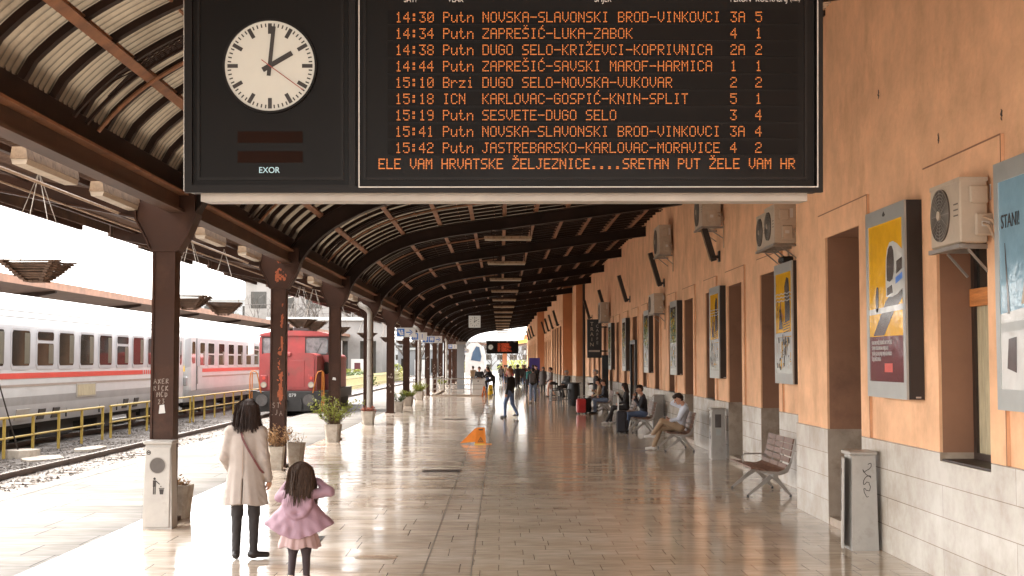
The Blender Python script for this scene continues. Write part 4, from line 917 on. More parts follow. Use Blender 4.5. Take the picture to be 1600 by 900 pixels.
# ---------------------------------------------------------------- light boxes with posters
def lightbox(X, ya, yb, z0, z1, label, kind):
    # X = wall plane; local origin at bottom centre of the front face, x to the hall is negative
    t = thing('poster_lightbox', label, 'poster lightbox', (X - .17, (ya + yb) / 2, z0), 0, 'poster light boxes on the orange wall')
    w = (yb - ya) / 2; h = z1 - z0
    b = MB(); b.box(.012, .168, -w, w, 0, h, 0); b.box(.03, .05, -w - .004, w + .004, .004, h - .004, 0); b.build('case', 'lbside', t)
    f = MB(); m = .085
    f.box(-.012, .0115, -w, -w + m, 0, h); f.box(-.012, .0115, w - m, w, 0, h); f.box(-.012, .0115, -w + m, w - m, 0, .17); f.box(-.012, .0115, -w + m, w - m, h - .16, h)
    f.build('front_frame', 'lbframe', t)
    PB = {'train': 'poster_y', 'blue': 'poster_b', 'tower': 'poster_y', 'green': 'poster_g', 'plain': 'poster_g'}[kind]
    p = MB(); p.box(-.004, .011, -w + m, w - m, .17, h - .16); po = p.build('poster', PB, t)
    def shape(pts, mt, name, lay=1):
        # pts (u 0..1 from far edge to near edge as read by the viewer, v 0..1 up)
        q = MB(); y = lambda u: (w - m) - u * 2 * (w - m); z = lambda v: .17 + v * (h - .33)
        q.add([(-.0045 - .0012 * lay, y(u), z(v)) for u, v in pts], [tuple(range(len(pts)))]); return q.build(name, mt, po)
    def many(items, mats, lay):
        q = MB(); rg = random.Random(len(items)); y = lambda u: (w - m) - min(u, .99) * 2 * (w - m); z = lambda v: .17 + min(v, .98) * (h - .33)
        for i, (u, v, du, dv) in enumerate(items):
            x = -.0045 - .0012 * lay - .00008 * i; k = rg.uniform(-.4, .4) * du; q.add([(x, y(u), z(v)), (x, y(u + du), z(v + dv * .1)), (x, y(u + du * .9 + k), z(v + dv)), (x, y(u + k), z(v + dv * .9))], [(0, 1, 2, 3)], i % len(mats))
        return q.build('picture_pattern', list(mats), po)
    if kind == 'train':
        shape([(0, 0), (1, 0), (1, .285), (0, .285)], 'poster_p', 'maroon_panel')
        shape([(.12, .29), (.50, .50), (.70, .56), (1, .62), (1, .52), (.75, .44), (.45, .29)], 'poster_d', 'track_picture')
        shape([(.525, .53), (.515, .64), (.53, .76), (.57, .83), (.64, .865), (.74, .868), (.86, .845), (1, .80), (1, .57), (.85, .54), (.70, .525)], 'poster_w', 'train_picture', 2)
        shape([(.555, .63), (.55, .70), (.565, .78), (.60, .825), (.65, .845), (.71, .84), (.75, .81), (.765, .75), (.755, .68), (.72, .635), (.64, .62)], 'poster_d', 'windscreen_picture', 3)
        shape([(.82, .66), (1, .69), (1, .76), (.83, .74)], 'poster_d', 'window_picture', 3)
        shape([(.55, .535), (.56, .585), (.70, .60), (.72, .55)], 'poster_d', 'grille_picture', 3)
        shape([(.80, .60), (1, .63), (1, .67), (.80, .64)], 'blue', 'stripe_picture', 3)
        shape([(.22, .44), (.20, .52), (.23, .60), (.29, .60), (.30, .52), (.28, .44)], 'poster_d', 'walker_picture', 2)
        shape([(0, .425), (1, .44), (1, .475), (0, .46)], 'poster_w', 'torn_fold', 2)
        for k, s in enumerate(('VLAK NE MOŽE ZAOBIĆI ALI TI MOŽEŠ', 'STANI I OSLUHNI NA PRIJELAZU', 'SLUŠAJ GLEDAJ PRIJE PRIJELAZA PREKO', 'ŽELJEZNIČKE PRUGE')):
            text_obj('poster_lettering', s, .058, 'poster_w', po, (-.008, (w - m) - .09, .17 + (h - .33) * (.245 - .035 * k)), (math.pi / 2, 0, -math.pi / 2), 'LEFT', sx=.72 if len(s) > 25 else .62)
        shape([(.45, .06), (.68, .06), (.68, .115), (.45, .115)], 'redstripe', 'red_label', 2)
        q = MB(); zc = h - .08; q.prism([(0.02, zc - .015), (-.02, zc - .015), (-.05, zc), (0, zc + .04), (.05, zc)], 'x', -.016, -.013); q.build('emblem', 'ink', t)
    elif kind == 'blue':
        shape([(0, 0), (1, 0), (1, .42), (0, .36)], 'poster_w', 'train_picture')
        shape([(0, .27), (1, .30), (1, .345), (0, .315)], 'lbframe', 'fold', 2)
        shape([(.10, .10), (.13, .24), (.26, .25), (.25, .08)], 'poster_d', 'window_picture', 3)
        shape([(.12, .36), (.16, .36), (.10, .70), (.09, .70)], 'poster_d', 'mast_picture', 2)
        shape([(.34, .40), (.44, .60), (.62, .66), (.9, .60), (1, .5), (1, .42)], 'lens', 'cloud_picture', 2)
        text_obj('poster_lettering', 'STANI!', .16, 'ink', po, (-.008, (w - m) - .05, .17 + (h - .33) * .80), (math.pi / 2, 0, -math.pi / 2), 'LEFT', sx=.8)
    elif kind == 'tower':
        shape([(0, 0), (1, 0), (1, .36), (0, .36)], 'poster_w', 'white_reflection')  # white reflection painted over the lower part of the poster
        shape([(.6, .50), (.58, .86), (.70, .95), (.85, .93), (.92, .62), (.9, .52)], 'poster_d', 'dark_figure_picture', 2)
        shape([(.20, .44), (.28, .60), (.33, .74), (.38, .60), (.46, .44)], 'poster_d', 'tower_picture', 2)
        for k in range(5): shape([(.5, .40 + k * .025), (.9, .42 + k * .025), (.9, .428 + k * .025), (.5, .408 + k * .025)], 'poster_d', 'step_picture', 3)
        rng = random.Random(int(ya * 7)); many([(u := .04 + .9 * rng.random(), v := .03 + .30 * rng.random(), .02 + .05 * rng.random(), .01 + .12 * rng.random() ** 2) for _ in range(70)], ('poster_d', 'lbframe', 'poster_y', 'poster_d', 'stone_dark'), 4)
        many([(.05 + .5 * rng.random(), .42 + .3 * rng.random(), .01 + .03 * rng.random(), .02 + .05 * rng.random()) for _ in range(26)], ('poster_d', 'rust', 'leafdry'), 8)
        shape([(0, .36), (1, .37), (1, .41), (0, .40)], 'lbframe', 'fold', 3)
        for j in range(3): shape([q for k in range(9) for q in [(k / 8, .78 - j * .035 + (.012 if k % 2 else 0))]] + [q for k in range(8, -1, -1) for q in [(k / 8, .79 - j * .035 + (.012 if k % 2 else 0))]], 'poster_w', 'zigzag_picture', 3)
    else:
        rng = random.Random(int(ya * 13))
        shape([(0, 0), (1, 0), (1, .42), (0, .42)], 'poster_w', 'white_reflection')  # lower part painted white for the reflection on it
        shape([(0, .80), (1, .80), (1, 1), (0, 1)], 'poster_d', 'dark_panel')
        many([(.9 * rng.random(), .02 + .38 * rng.random(), .02 + .08 * rng.random(), .01 + .09 * rng.random() ** 2) for _ in range(70)], ('poster_d', 'lbframe', 'leaf', 'poster_y', 'leafdark'), 4)
        many([(.85 * rng.random(), .42 + .5 * rng.random(), .05 + .12 * rng.random(), .015 + .05 * rng.random()) for _ in range(80)], ('leafdark', 'leaf', 'poster_d', 'poster_y', 'poster_g'), 8)
    f = MB(); f.box(.08, .13, -w - .010, -w - .002, .015, .03); f.build('side_plate', 'alu', t)
    return t
lightbox(4.26, 13.17, 14.57, 1.71, 3.73, 'lightbox with yellow and maroon train poster on the wall above the nearest grey bin', 'train')
lightbox(4.26, 9.32, 10.76, 1.70, 3.72, 'lightbox with a pale blue poster, cut by the right edge of the picture', 'blue')
lightbox(4.9, 21.17, 22.55, 1.72, 3.73, 'lightbox with a yellow poster with dark tower, above the empty wooden bench', 'tower')
lightbox(4.9, 28.3, 29.6, 1.72, 3.73, 'lightbox with orange yellow poster between two openings, behind the grey bin by the vent', 'tower')
lightbox(4.9, 35.2, 36.5, 1.72, 3.73, 'lightbox with green and white poster above the young man in pale blue shirt', 'green')
lightbox(4.9, 41.9, 43.25, 1.72, 3.73, 'lightbox with green poster below the small box-shaped air conditioner', 'green')
lightbox(4.9, 49.6, 50.9, 1.72, 3.73, 'lightbox with dark leafy poster beside the black door portal', 'plain')
lightbox(4.9, 56.2, 57.5, 1.72, 3.73, 'distant thin lightbox just right of the black vertical cafe sign', 'plain')
b = MB(); b.rbox(-.10, .12, -.16, .16, 0, .11, .03); o = b.build('dark_bundle', 'black'); o.location = (4.80, 22.0, 3.74); tag(o, 'black bundle lying on top of the tower poster lightbox', 'bundle')

# ---------------------------------------------------------------- air conditioners
def ac(X, ya, yb, z0, z1, label, fans=1, depth=.33, bracket=True):
    t = thing('air_conditioner', label, 'air conditioner', (X, (ya + yb) / 2, z0), 0, 'air conditioner units on the orange wall')
    w = (yb - ya) / 2; h = z1 - z0; d = depth
    b = MB(); b.rbox(-d - .06, -.06, -w, w, 0, h, .012); b.box(-d - .065, -.055, -w - .006, w + .006, h - .03, h + .006); b.build('casing', 'acbeige', t)
    r = min(h * .42, w * .62); yc = w - r - .05
    g = MB(); xf = -d - .066; g.disc((xf, yc, h * .5), r, 'x', 36, 0, .012); gl = g.build('fan_opening', 'acdark', t)
    rg = MB()
    for k in range(1, 9): rg.ring((xf - .012, yc, h * .5), r * k / 8 - .006, r * k / 8, 'x', 32, 0, .006)
    for k in range(12):
        a = k * math.pi / 6; rg.bar((xf - .010, yc, h * .5), (xf - .010, yc + r * math.cos(a), h * .5 + r * math.sin(a)), .006, .006)
    rg.build('grille', 'greymetal', gl)
    c = MB(); c.disc((xf - .02, yc, h * .5), r * .18, 'x', 16, 0, .01); c.build('hub', 'acbeige', gl)
    s = MB()
    for k in range(3): s.box(xf + .004, xf + .010, -w + .05, -w + .16, h * .42 + k * .05, h * .42 + k * .05 + .012)
    s.build('vent_slots', 'acdark', t)
    e = MB(); e.rbox(-d + .06, -d + .24, -w - .04, -w - .001, h * .10, h * .45, .015); e.rbox(-d + .02, -d + .18, -w - .03, -w - .001, h * .60, h * .88, .012); e.build('service_cover', 'acbeige', t)
    l = MB(); l.box(-d + .11, -d + .18, -w - .043, -w - .0405, h * .24, h * .32); l.build('sticker', 'whitepaint', t); l = MB(); l.box(-d + .20, -d + .25, -w - .003, -w - .0012, h * .66, h * .9); l.build('sticker', 'whitepaint', t)
    if bracket:
        k = MB()
        for yy in (-w + .12, w - .12): k.box(-d - .05, 0, yy - .02, yy + .02, -.045, -.005); k.bar((-d * .8, yy, -.05), (-.01, yy, -.26), .02, .02)
        k.box(-d - .08, -d - .03, -w - .02, w + .02, -.05, -.012); k.build('bracket', 'greymetal', t)
    p = MB(); p.tube([(-.12, -w - .02, h * .3), (-.09, -w - .09, h * .25), (-.03, -w - .10, h * .0), (-.03, -w - .10, -.5)], .014, 6); p.tube([(-.12, -w - .02, h * .4), (-.07, -w - .12, h * .33), (-.03, -w - .14, .1)], .012, 6); p.build('pipes', 'conduit', t)
    return t
ac(4.26, 11.22, 11.99, 3.12, 3.68, 'grimy beige air conditioner with a round fan grille above the tall dark window, near right', depth=.24)
ac(4.9, 22.2, 22.98, 4.03, 4.62, 'farther one of the paired air conditioners above the tower poster lightbox')
ac(4.9, 21.35, 22.12, 4.03, 4.66, 'nearer one of the paired air conditioners above the tower poster lightbox', depth=.36)
ac(4.9, 28.6, 29.7, 5.06, 5.80, 'air conditioner just under the departure board, above a slanting lamp', depth=.42)
ac(4.9, 37.0, 38.3, 5.12, 5.95, 'tall air conditioner with a long conduit running up the wall', depth=.34)
ac(4.9, 38.9, 40.3, 3.53, 4.10, 'small low air conditioner directly over the green poster lightbox', depth=.28)
ac(4.9, 58.2, 59.4, 3.85, 4.7, 'brownish distant air conditioner above the black vertical cafe sign', depth=.4)
# ---------------------------------------------------------------- bins
def bin_(loc, rz, label, scale=1, ajar=False, front=True):
    t = thing('waste_bin', label, 'waste bin', loc, rz, 'grey metal waste bins')
    # local front faces -y ; body .33 wide, .30 deep, 1.09 tall, tapered a little
    b = MB(); w0, w1, d0, d1, h = .185, .16, .15, .13, 1.05
    def ring(z, w, d): return [(-w, -d, z), (w, -d, z), (w, d, z), (-w, d, z)]
    vs = ring(0, w0, d0) + ring(h, w1, d1); b.add(vs, [(3, 2, 1, 0), (4, 5, 6, 7), (0, 1, 5, 4), (1, 2, 6, 5), (2, 3, 7, 6), (3, 0, 4, 7)])
    b.build('body', 'binmetal', t)
    c = MB(); c.rbox(-w1 - .025, w1 + .025, -d1 - .035, d1 + .02, h + .001, h + .045, .012); c.build('lid', 'binmetal', t)
    # front door
    f = MB(); f.rbox(-.155, .155, -.012, 0.012, 0, 1.0, .004)
    dr = f.build('front_door', 'binmetal', t); dr.location = (0, -d0 - .006 + .0, .02); dr.rotation_euler = (R(-1.1), 0, 0)
    if ajar: dr.rotation_euler = (R(-1.1), 0, R(-13)); dr.location = (-.02, -d0 - .055, .02)
    q = MB(); q.disc((0, -.013, .77), .098, 'y', 36, 0, .006); q.build('opening', 'hole', dr)
    q = MB(); q.ring((0, -.014, .77), .096, .106, 'y', 36, 0, .012); q.build('rim', 'greymetal', dr)
    # litter pictogram: person and basket
    p = MB(); y = -.0145; X = -.035
    p.disc((X, y, .605), .016, 'y', 14, 0, .002); p.box(X - .02, X + .02, y - .001, y + .001, .505, .585); p.box(X - .017, X - .003, y - .001, y + .001, .41, .505); p.box(X + .003, X + .017, y - .001, y + .001, .41, .505)
    p.bar((X + .02, y, .575), (X + .065, y, .535), .002, .012, up=(0, 0, 1)); p.prism([(.035, .41), (.075, .41), (.085, .475), (.025, .475)], 'y', y - .001, y + .001); p.box(.02, .09, y - .001, y + .001, .48, .49); p.box(.04, .052, y - .001, y + .001, .50, .515)
    p.build('litter_pictogram', 'lbside', dr)
    e = MB(); e.ring((-.115, -.0145, .93), .018, .028, 'y', 18, 0, .002); e.box(-.128, -.102, -.0155, -.0135, .922, .938); e.build('round_emblem', 'lbside', dr)
    return t
bin_((-4.30, 16.75, 0), 0, 'grey waste bin with round hole and litter pictogram in front of the nearest column')
n = bin_((4.04, 14.80, 0), R(-90), 'grey waste bin with front door ajar and a scrawled side, under the train poster', ajar=True)
def scrawl(parent, loc, rot, seed, h=.34, w=.10, mt='ink', r=.0035):
    rng = random.Random(seed); b = MB(); pts = []
    for k in range(46):
        t = k / 45; pts.append((w * .5 * math.sin(t * 19 + rng.random()) * (1 - .3 * t), 0, h * (.5 - t) + .03 * math.sin(t * 31)))
    b.tube(pts, r, 4); o = b.build('graffiti_scrawl', mt, parent); o.location = loc; o.rotation_euler = rot; o.scale = (1, .3, 1); return o
# the side toward the camera is the bin's local +x or -x side after turning
scrawl(n, (.176, .03, .78), (0, 0, R(90)), 4)
n = bin_((4.66, 28.25, 0), R(-90), 'grey waste bin with small posters on its side, by the wall between the benches')
b = MB(); b.box(-.08, .05, 0, .002, -.15, .13); o = b.build('side_poster', 'poster_d', n); o.location = (.176, .0, .83); o.rotation_euler = (0, 0, R(90))
b = MB(); b.box(-.06, .05, 0, .002, -.07, .07); o = b.build('side_sticker', 'lbframe', n); o.location = (.182, .0, .58); o.rotation_euler = (0, 0, R(90))
bin_((4.70, 39.2, 0), R(-90), 'grey waste bin beside the bench where the man in black jacket sits')
vt = thing('wall_vent', 'dark slatted vent panel set low in the stone plinth beside the grey bin', 'vent', (4.868, 29.7, .02))
b = MB(); b.box(-.025, 0, -.4, .4, 0, .85); b.build('panel', 'greymetal', vt)
b = MB()
for k in range(11): b.box(-.034, -.026, -.33, .33, .06 + k * .068, .10 + k * .068)
b.build('slats', 'black', vt)

# ---------------------------------------------------------------- benches
def bench(loc, label, nseat=3, rz=0):
    t = thing('bench', label, 'bench', loc, rz, 'slatted wooden platform benches')
    # faces -x; origin on floor at middle ; seats along y
    SW = .62; L = SW * nseat
    prof = []     # seat/back curve (x, z)
    seat = [(-.34, .455), (-.22, .435), (-.09, .415), (.03, .405)]
    back = [(.155, .475), (.20, .58), (.225, .68), (.245, .775), (.262, .865)]
    for s in range(nseat):
        y0 = -L / 2 + s * SW + .012; y1 = y0 + SW - .024
        b = MB()
        for (x, z), (dxx, dzz) in zip(seat, ((1, -.18), (1, -.16), (1, -.12), (1, .1))):
            l = math.hypot(dxx, dzz); ux, uz = dxx / l, dzz / l
            b.bar((x, y0, z), (x, y1, z), .105, .024, up=(-uz, 0, ux))
        b.build('seat', 'wood', t)
        b = MB()
        b.bar((.115, y0, .425), (.115, y1, .425), .09, .024, up=(-.55, 0, .83))
        for k, (x, z) in enumerate(back):
            b.bar((x, y0, z), (x, y1, z), .024, .082, up=(.22, 0, .97))
        b.build('backrest', 'wood', t)
    # cast side brackets between seats
    for s in range(nseat + 1):
        y = -L / 2 + s * SW; f = MB()
        f.tube([(-.38, y, .435), (-.15, y, .40), (.02, y, .375), (.12, y, .39), (.185, y, .47), (.225, y, .6), (.285, y, .90)], [.010, .014, .018, .02, .018, .014, .010], 6)
        if s in (0, nseat):
            f.prism([(-.28, .405), (.04, .355), (.17, .40), (.235, .56), (.215, .58), (.12, .445), (.02, .405), (-.2, .425)], 'y', y - .014, y + .014)
        f.build('seat_frame', 'greymetal', t, fix=True)
    b = MB(); b.tube([(-.02, -L / 2 - .02, .345), (-.02, L / 2 + .02, .345)], .038, 10); b.build('beam', 'greymetal', t)
    for y in (-L / 2 + .25, L / 2 - .25):
        for p in (((.03, y, .37), (-.40, y, .03)), ((-.02, y, .35), (.26, y, .03))):
            l = MB(); a, c = Vector(p[0]), Vector(p[1]); d = (c - a).normalized(); sd = Vector((0, 1, 0)); u = d.cross(sd)
            vs = []
            for P, w in ((a, .042), (c, .017)):
                for e, g in ((-1, -1), (1, -1), (1, 1), (-1, 1)): vs.append(P + sd * e * .016 + u * g * w)
            l.add(vs, [(0, 1, 2, 3), (7, 6, 5, 4), (0, 4, 5, 1), (1, 5, 6, 2), (2, 6, 7, 3), (3, 7, 4, 0)])
            lo = l.build('leg', 'greymetal', t, fix=True)
            q = MB(); q.tube([(c.x, y, .0), (c.x, y, .04)], .02, 8); q.build('foot', 'black', lo)
        q = MB(); q.disc((0, y - .022, .355), .06, 'y', 20, 0, .05); q.build('hub', 'greymetal', t)
    return t
b1 = bench((4.22, 21.05, 0), 'empty slatted wooden bench with splayed metal legs, nearest on the right', 3)
b = MB(); pts = [(-.28, -.0, .40), (-.30, 0, .56), (-.26, 0, .60), (.0, 0, .60), (.10, 0, .58)]; b.tube(pts, .012, 8); b.build('armrest', 'greymetal', b1).location = (0, .31, 0)
bench((4.22, 31.2, 0), 'slatted bench on which the young man in the pale blue shirt sits', 3)
bench((4.25, 39.0, 0), 'slatted bench on which the man in the black jacket sits', 3)
bench((4.25, 43.9, 0), 'slatted bench on which the woman with a cup sits', 3)
bench((4.25, 53.3, 0), 'distant bench on which two waiting travellers in dark and tan jackets sit', 3)

# ---------------------------------------------------------------- planters with plants
def planter(loc, label, plant, seed, w=.24, h=.42, name='planter'):
    t = thing(name, label, 'planter', loc, random.Random(seed).uniform(-.15, .15), 'concrete planters by the columns')
    b = MB(); n = 6; vs = []
    prof = [(0.0, .78), (h * .92, 1.0), (h, 1.0), (h, .86), (h - .05, .84)]
    for z, k in prof:
        for j in range(4):
            a = math.pi / 4 + j * math.pi / 2
            for e in (-.16, .16): vs.append((w * 1.3 * k * math.cos(a + e), w * 1.3 * k * math.sin(a + e), z))
    fs = [tuple(reversed(range(8)))]
    for r in range(len(prof) - 1):
        for j in range(8): fs.append((r * 8 + j, r * 8 + (j + 1) % 8, (r + 1) * 8 + (j + 1) % 8, (r + 1) * 8 + j))
    b.add(vs, fs); b.build('tub', 'concrete', t)
    s = MB(); s.add([(w * 1.05 * math.cos(math.pi / 4 + j * math.pi / 2), w * 1.05 * math.sin(math.pi / 4 + j * math.pi / 2), h - .04) for j in range(4)], [(0, 1, 2, 3)]); s.build('soil', 'soil', t)
    rng = random.Random(seed)
    nst, hh, sp, leafm, nl, ls = plant
    tw = MB(); lf = MB()
    for k in range(nst):
        a = rng.random() * 6.28; r0 = rng.random() * w * .6; p = Vector((r0 * math.cos(a), r0 * math.sin(a), h - .05))
        d = Vector((math.cos(a) * sp * rng.uniform(.3, 1), math.sin(a) * sp * rng.uniform(.3, 1), 1)).normalized(); L = hh * rng.uniform(.45, 1.05); pts = [p]
        for i in range(6):
            d = (d + Vector((rng.uniform(-.22, .22), rng.uniform(-.22, .22), rng.uniform(-.12, .08)))).normalized(); pts.append(pts[-1] + d * L / 6)
        tw.tube(pts, [.007 - .0008 * i for i in range(7)], 4, cap=False)
        for i in range(nl):
            f = rng.uniform(.25, 1) ** .8 * 5.99; q = pts[int(f)].lerp(pts[int(f) + 1], f % 1) + Vector((rng.gauss(0, .035), rng.gauss(0, .035), rng.gauss(0, .03)))
            n_ = Vector((rng.gauss(0, 1), rng.gauss(0, 1), rng.gauss(.4, 1))).normalized(); u = n_.orthogonal().normalized(); v = n_.cross(u); s_ = ls * rng.uniform(.5, 1.2)
            if rng.random() < .5: u, v = v, u
            lf.add([q - u * s_, q - v * s_ * .42 + n_ * s_ * .1, q + u * s_, q + v * s_ * .42 + n_ * s_ * .1], [(0, 1, 2, 3)])
    pl = tw.build('stems', 'twig', t); lf.build('leaves', leafm, t)
    return t
planter((-4.33, 17.80, 0), 'concrete planter with withered brown plant behind the grey bin at the nearest column', (10, .14, 1.0, 'leafdry', 16, .03), 1, .165, .44)
planter((-4.33, 25.55, 0), 'concrete planter with dry straw-coloured shrub in front of the orange-patched column', (26, .50, .9, 'leafdry', 30, .03), 2, .155, .45)
planter((-4.16, 26.85, 0), 'nearly bare concrete planter just behind the orange-patched column', (6, .30, 1.2, 'leafdry', 6, .03), 3, .165, .45)
planter((-4.35, 34.3, 0), 'concrete planter with a big bright yellow-green leafy bush by the third column', (40, .95, 1.0, 'leaf', 30, .04), 4, .195, .46)
planter((-4.36, 43.5, 0), 'concrete planter with low reddish plants at the foot of the white downpipe', (22, .20, 1.2, 'leafred', 20, .045), 5, .215, .45)
planter((-4.22, 54.6, 0), 'concrete planter with sparse dark green plant, close to the fifth column', (16, .45, .8, 'leafdark', 18, .05), 6, .20)
planter((-4.30, 61.3, 0), 'concrete planter with wide green leafy plant before the sixth column', (30, .50, 1.2, 'leaf', 24, .05), 7, .23, .45)
planter((-4.30, 70.0, 0), 'concrete planter with green spiky plant left of the stair railing', (30, .62, .9, 'leaf', 24, .05), 8, .22, .48)
planter((-4.30, 96.8, 0), 'far concrete planter with a pale green plant behind the stair railing', (18, .5, 1, 'leaf', 16, .07), 9)

# ---------------------------------------------------------------- hanging slat baskets
def basket_mesh(t):
    b = MB(); n = 8; rg = random.Random(6)
    for k in range(n):
        s = .33 - .028 * k; z = -.027 * k; j = lambda: rg.uniform(-.012, .012)
        for e in (-1, 1):
            b.bar((-s - .04 + j(), e * s * .85, z + j() * .5), (s + .04 + j(), e * s * .85, z + j() * .5), .05, .020); b.bar((e * s * .85, -s - .04 + j(), z - .0135), (e * s * .85, s + .04 + j(), z - .0135), .05, .020)
            if k > 1: b.bar((-s * .8, e * s * .55, z - .004), (s * .8, e * s * .55, z - .002), .05, .018)
    for x in (-.09, -.03, .03, .09): b.bar((x, -.13, -.225), (x, .13, -.225), .05, .02)
    b.build('slat_basket', 'oldwood', t)
    c = MB(); top = (0, 0, 1.06)
    for sx in (-1, 1):
        for sy in (-1, 1): c.tube([(sx * .30, sy * .27, 0), top], .0055, 4)
    c.build('chains', 'chain', t)
hb = thing('hanging_basket', 'nearest hanging basket of weathered slats on four chains at the far left', 'hanging basket', (-5.40, 15.3, 3.25), 0, 'slatted hanging baskets under the eaves')
basket_mesh(hb)
for k, y in enumerate((22.8, 25.6, 35.6, 38.0, 44, 53.2, 63, 72, 84)):
    nm = ['hanging slat basket half hidden by the nearest column', 'hanging slat basket just right of the nearest column', 'hanging slat basket right of the column with orange patches, over the locomotive', 'hanging slat basket partly behind the third column, over the locomotive', 'hanging slat basket between the third column and the white downpipe', 'hanging slat basket right of the white downpipe', 'small hanging slat basket behind the blue escalator sign', 'tiny hanging slat basket deep among the far columns', 'tiny hanging slat basket deep among the far columns'][k]
    dup(hb, loc=(-5.40, y, 3.22), label=nm, rz=.2 * math.sin(k * 2.1))

# ---------------------------------------------------------------- blue and white signs
def sign(y, w, icons, txt, label):
    t = thing('direction_sign', label, 'sign', (-4.27, y, 3.27), 0, 'blue and white platform signs on the columns')
    b = MB(); b.box(0, w, 0, .06, -.19, .19); b.build('panel', 'signwhite', t)
    b = MB(); b.box(-.08, 0, .02, .04, .08, .12); b.box(-.08, 0, .02, .04, -.12, -.08); b.build('arm', 'greymetal', t)
    x = .03
    for ic in icons:
        q = MB(); q.box(x, x + .30, -.006, -.001, -.15, .15); ib = q.build('pictogram_panel', 'blue', t)
        p = MB(); y_ = -.0085
        if ic == 'esc':
            p.prism([(x + .04, .10), (x + .10, .10), (x + .17, -.06), (x + .26, -.06), (x + .26, -.11), (x + .13, -.11), (x + .04, .03)], 'y', y_ - .001, y_ + .001); p.disc((x + .19, y_, .07), .035, 'y', 14, 0, .002); p.box(x + .17, x + .25, y_ - .001, y_ + .001, -.05, .03)
        elif ic == 'train':
            p.box(x + .05, x + .25, y_ - .001, y_ + .001, -.05, .11); p.box(x + .08, x + .12, y_ - .001, y_ + .001, -.11, -.06); p.box(x + .18, x + .22, y_ - .001, y_ + .001, -.11, -.06)
        else:
            p.disc((x + .15, y_, .08), .035, 'y', 14, 0, .002); p.box(x + .11, x + .19, y_ - .001, y_ + .001, -.11, .04)
        p.build('pictogram', 'signwhite', ib, fix=True); x += .34
    if txt == '->':
        p = MB(); p.box(x + .03, x + .22, -.005, -.001, -.022, .022); c = x + .26
        p.prism([(c, 0), (c - .12, .11), (c - .07, .11), (c + .035, 0), (c - .07, -.11), (c - .12, -.11)], 'y', -.005, -.001); p.build('arrow', 'blue', t, fix=True)
    else: text_obj('numeral', txt, .30, 'blue', t, (x + .16, -.003, 0), align='CENTER')
    return t
sign(53.9, .78, ['esc'], '->', 'white sign with blue escalator pictogram and a blue arrow, nearest of the signs')
sign(62.8, .76, ['train'], '1', 'white sign with blue pictogram and numeral 1, between the two arrow signs')
sign(71.7, 1.08, ['person', 'train'], '->', 'widest white sign with two blue pictograms and an arrow')
sign(107.3, .80, ['train'], '1', 'small far sign with blue pictogram and numeral 1')
sign(134, .80, ['person'], '->', 'smaller far sign with blue pictogram and arrow')
sign(152, .6, ['train'], '', 'farthest tiny blue and white sign at the end of the column row')

# downpipes on columns
for y, lb in ((44.1, 'fat white downpipe with a bent neck strapped to the fourth column'), (70.8, 'white downpipe strapped to a far column left of the stair railing'), (106.4, 'far pale downpipe on a column behind the stair railing')):
    t = thing('downpipe', lb, 'downpipe', (-4.36, y - .29, 0))
    b = MB(); b.tube([(0, 0, 0.01), (0, 0, 3.55), (.0, -.01, 3.68), (-.05, -.02, 3.78), (-.16, -.02, 3.87), (-.28, .0, 3.93), (-.36, .05, 4.02)], .085, 12); b.build('pipe', 'pipe', t, smooth=True)
    b = MB()
    for z in (.5, 1.6, 2.8): b.ring((0, 0, z), .086, .094, 'z', 16, 0, .05); b.box(-.02, .02, .08, .16, z - .02, z + .02)
    b.build('clamps', 'greymetal', t)

# ---------------------------------------------------------------- wet floor signs
def wetsign(loc, rz, label, fallen=True, mt='orange'):
    t = thing('wet_floor_sign', label, 'wet floor sign', loc, rz)
    if fallen:
        b = MB(); b.prism([(-.14, .0), (.14, .0), (.105, .40), (-.10, .40)], 'y', -.012, .012); p = b.build('front_panel', mt, t); p.location = (.06, 0, .02); p.rotation_euler = (R(-8), 0, 0)
        q = MB(); q.prism([(-.075, .03), (.075, .03), (.0, .165)], 'y', -.016, -.0125); tr = q.build('warning_triangle', 'ink', p)
        q = MB(); q.prism([(-.05, .045), (.05, .045), (.0, .135)], 'y', -.0185, -.0165); q.build('triangle_inset', mt, tr)
        q = MB(); q.disc((.005, -.020, .095), .009, 'y', 10, 0, .002); q.bar((-.012, -.02, .08), (.018, -.02, .058), .002, .012); q.bar((-.02, -.02, .052), (.01, -.02, .048), .002, .007); q.build('slipping_figure', 'ink', tr)
        q = MB(); q.box(-.05, .055, -.015, -.0125, .33, .36); q.build('handle_slot', 'poster_d', p)
        q = MB(); q.add([(-.05, .03, .42), (-.04, .05, .06), (-.46, .16, .015), (-.45, .14, .03), (-.055, .05, .42), (-.045, .07, .06), (-.46, .18, .015), (-.45, .17, .03)], [(0, 1, 2, 3), (7, 6, 5, 4), (0, 4, 5, 1), (1, 5, 6, 2), (2, 6, 7, 3), (3, 7, 4, 0)]); q.build('rear_panel', mt, t, fix=True)
        q = MB(); q.box(-.10, .17, -.10, -.03, .0, .02, 1); q.box(.17, .34, -.07, -.03, .0, .018, 0); q.build('base_bar', [mt, 'yellowplastic'], t)
    else:
        for s in (-1, 1):
            b = MB(); b.prism([(-.15, 0), (.15, 0), (.11, .62), (-.11, .62)], 'y', -.01, .01); p = b.build('panel', mt, t); p.location = (0, s * .12, 0); p.rotation_euler = (R(s * 10), 0, 0)
            q = MB(); q.prism([(-.08, .25), (.08, .25), (.0, .40)], 'y', -.013, -.0105); q.build('warning_triangle', 'ink', p)
    return t
wetsign((-.56, 33.3, 0), 0, 'orange folding wet floor sign half collapsed on the tiles in mid hall')
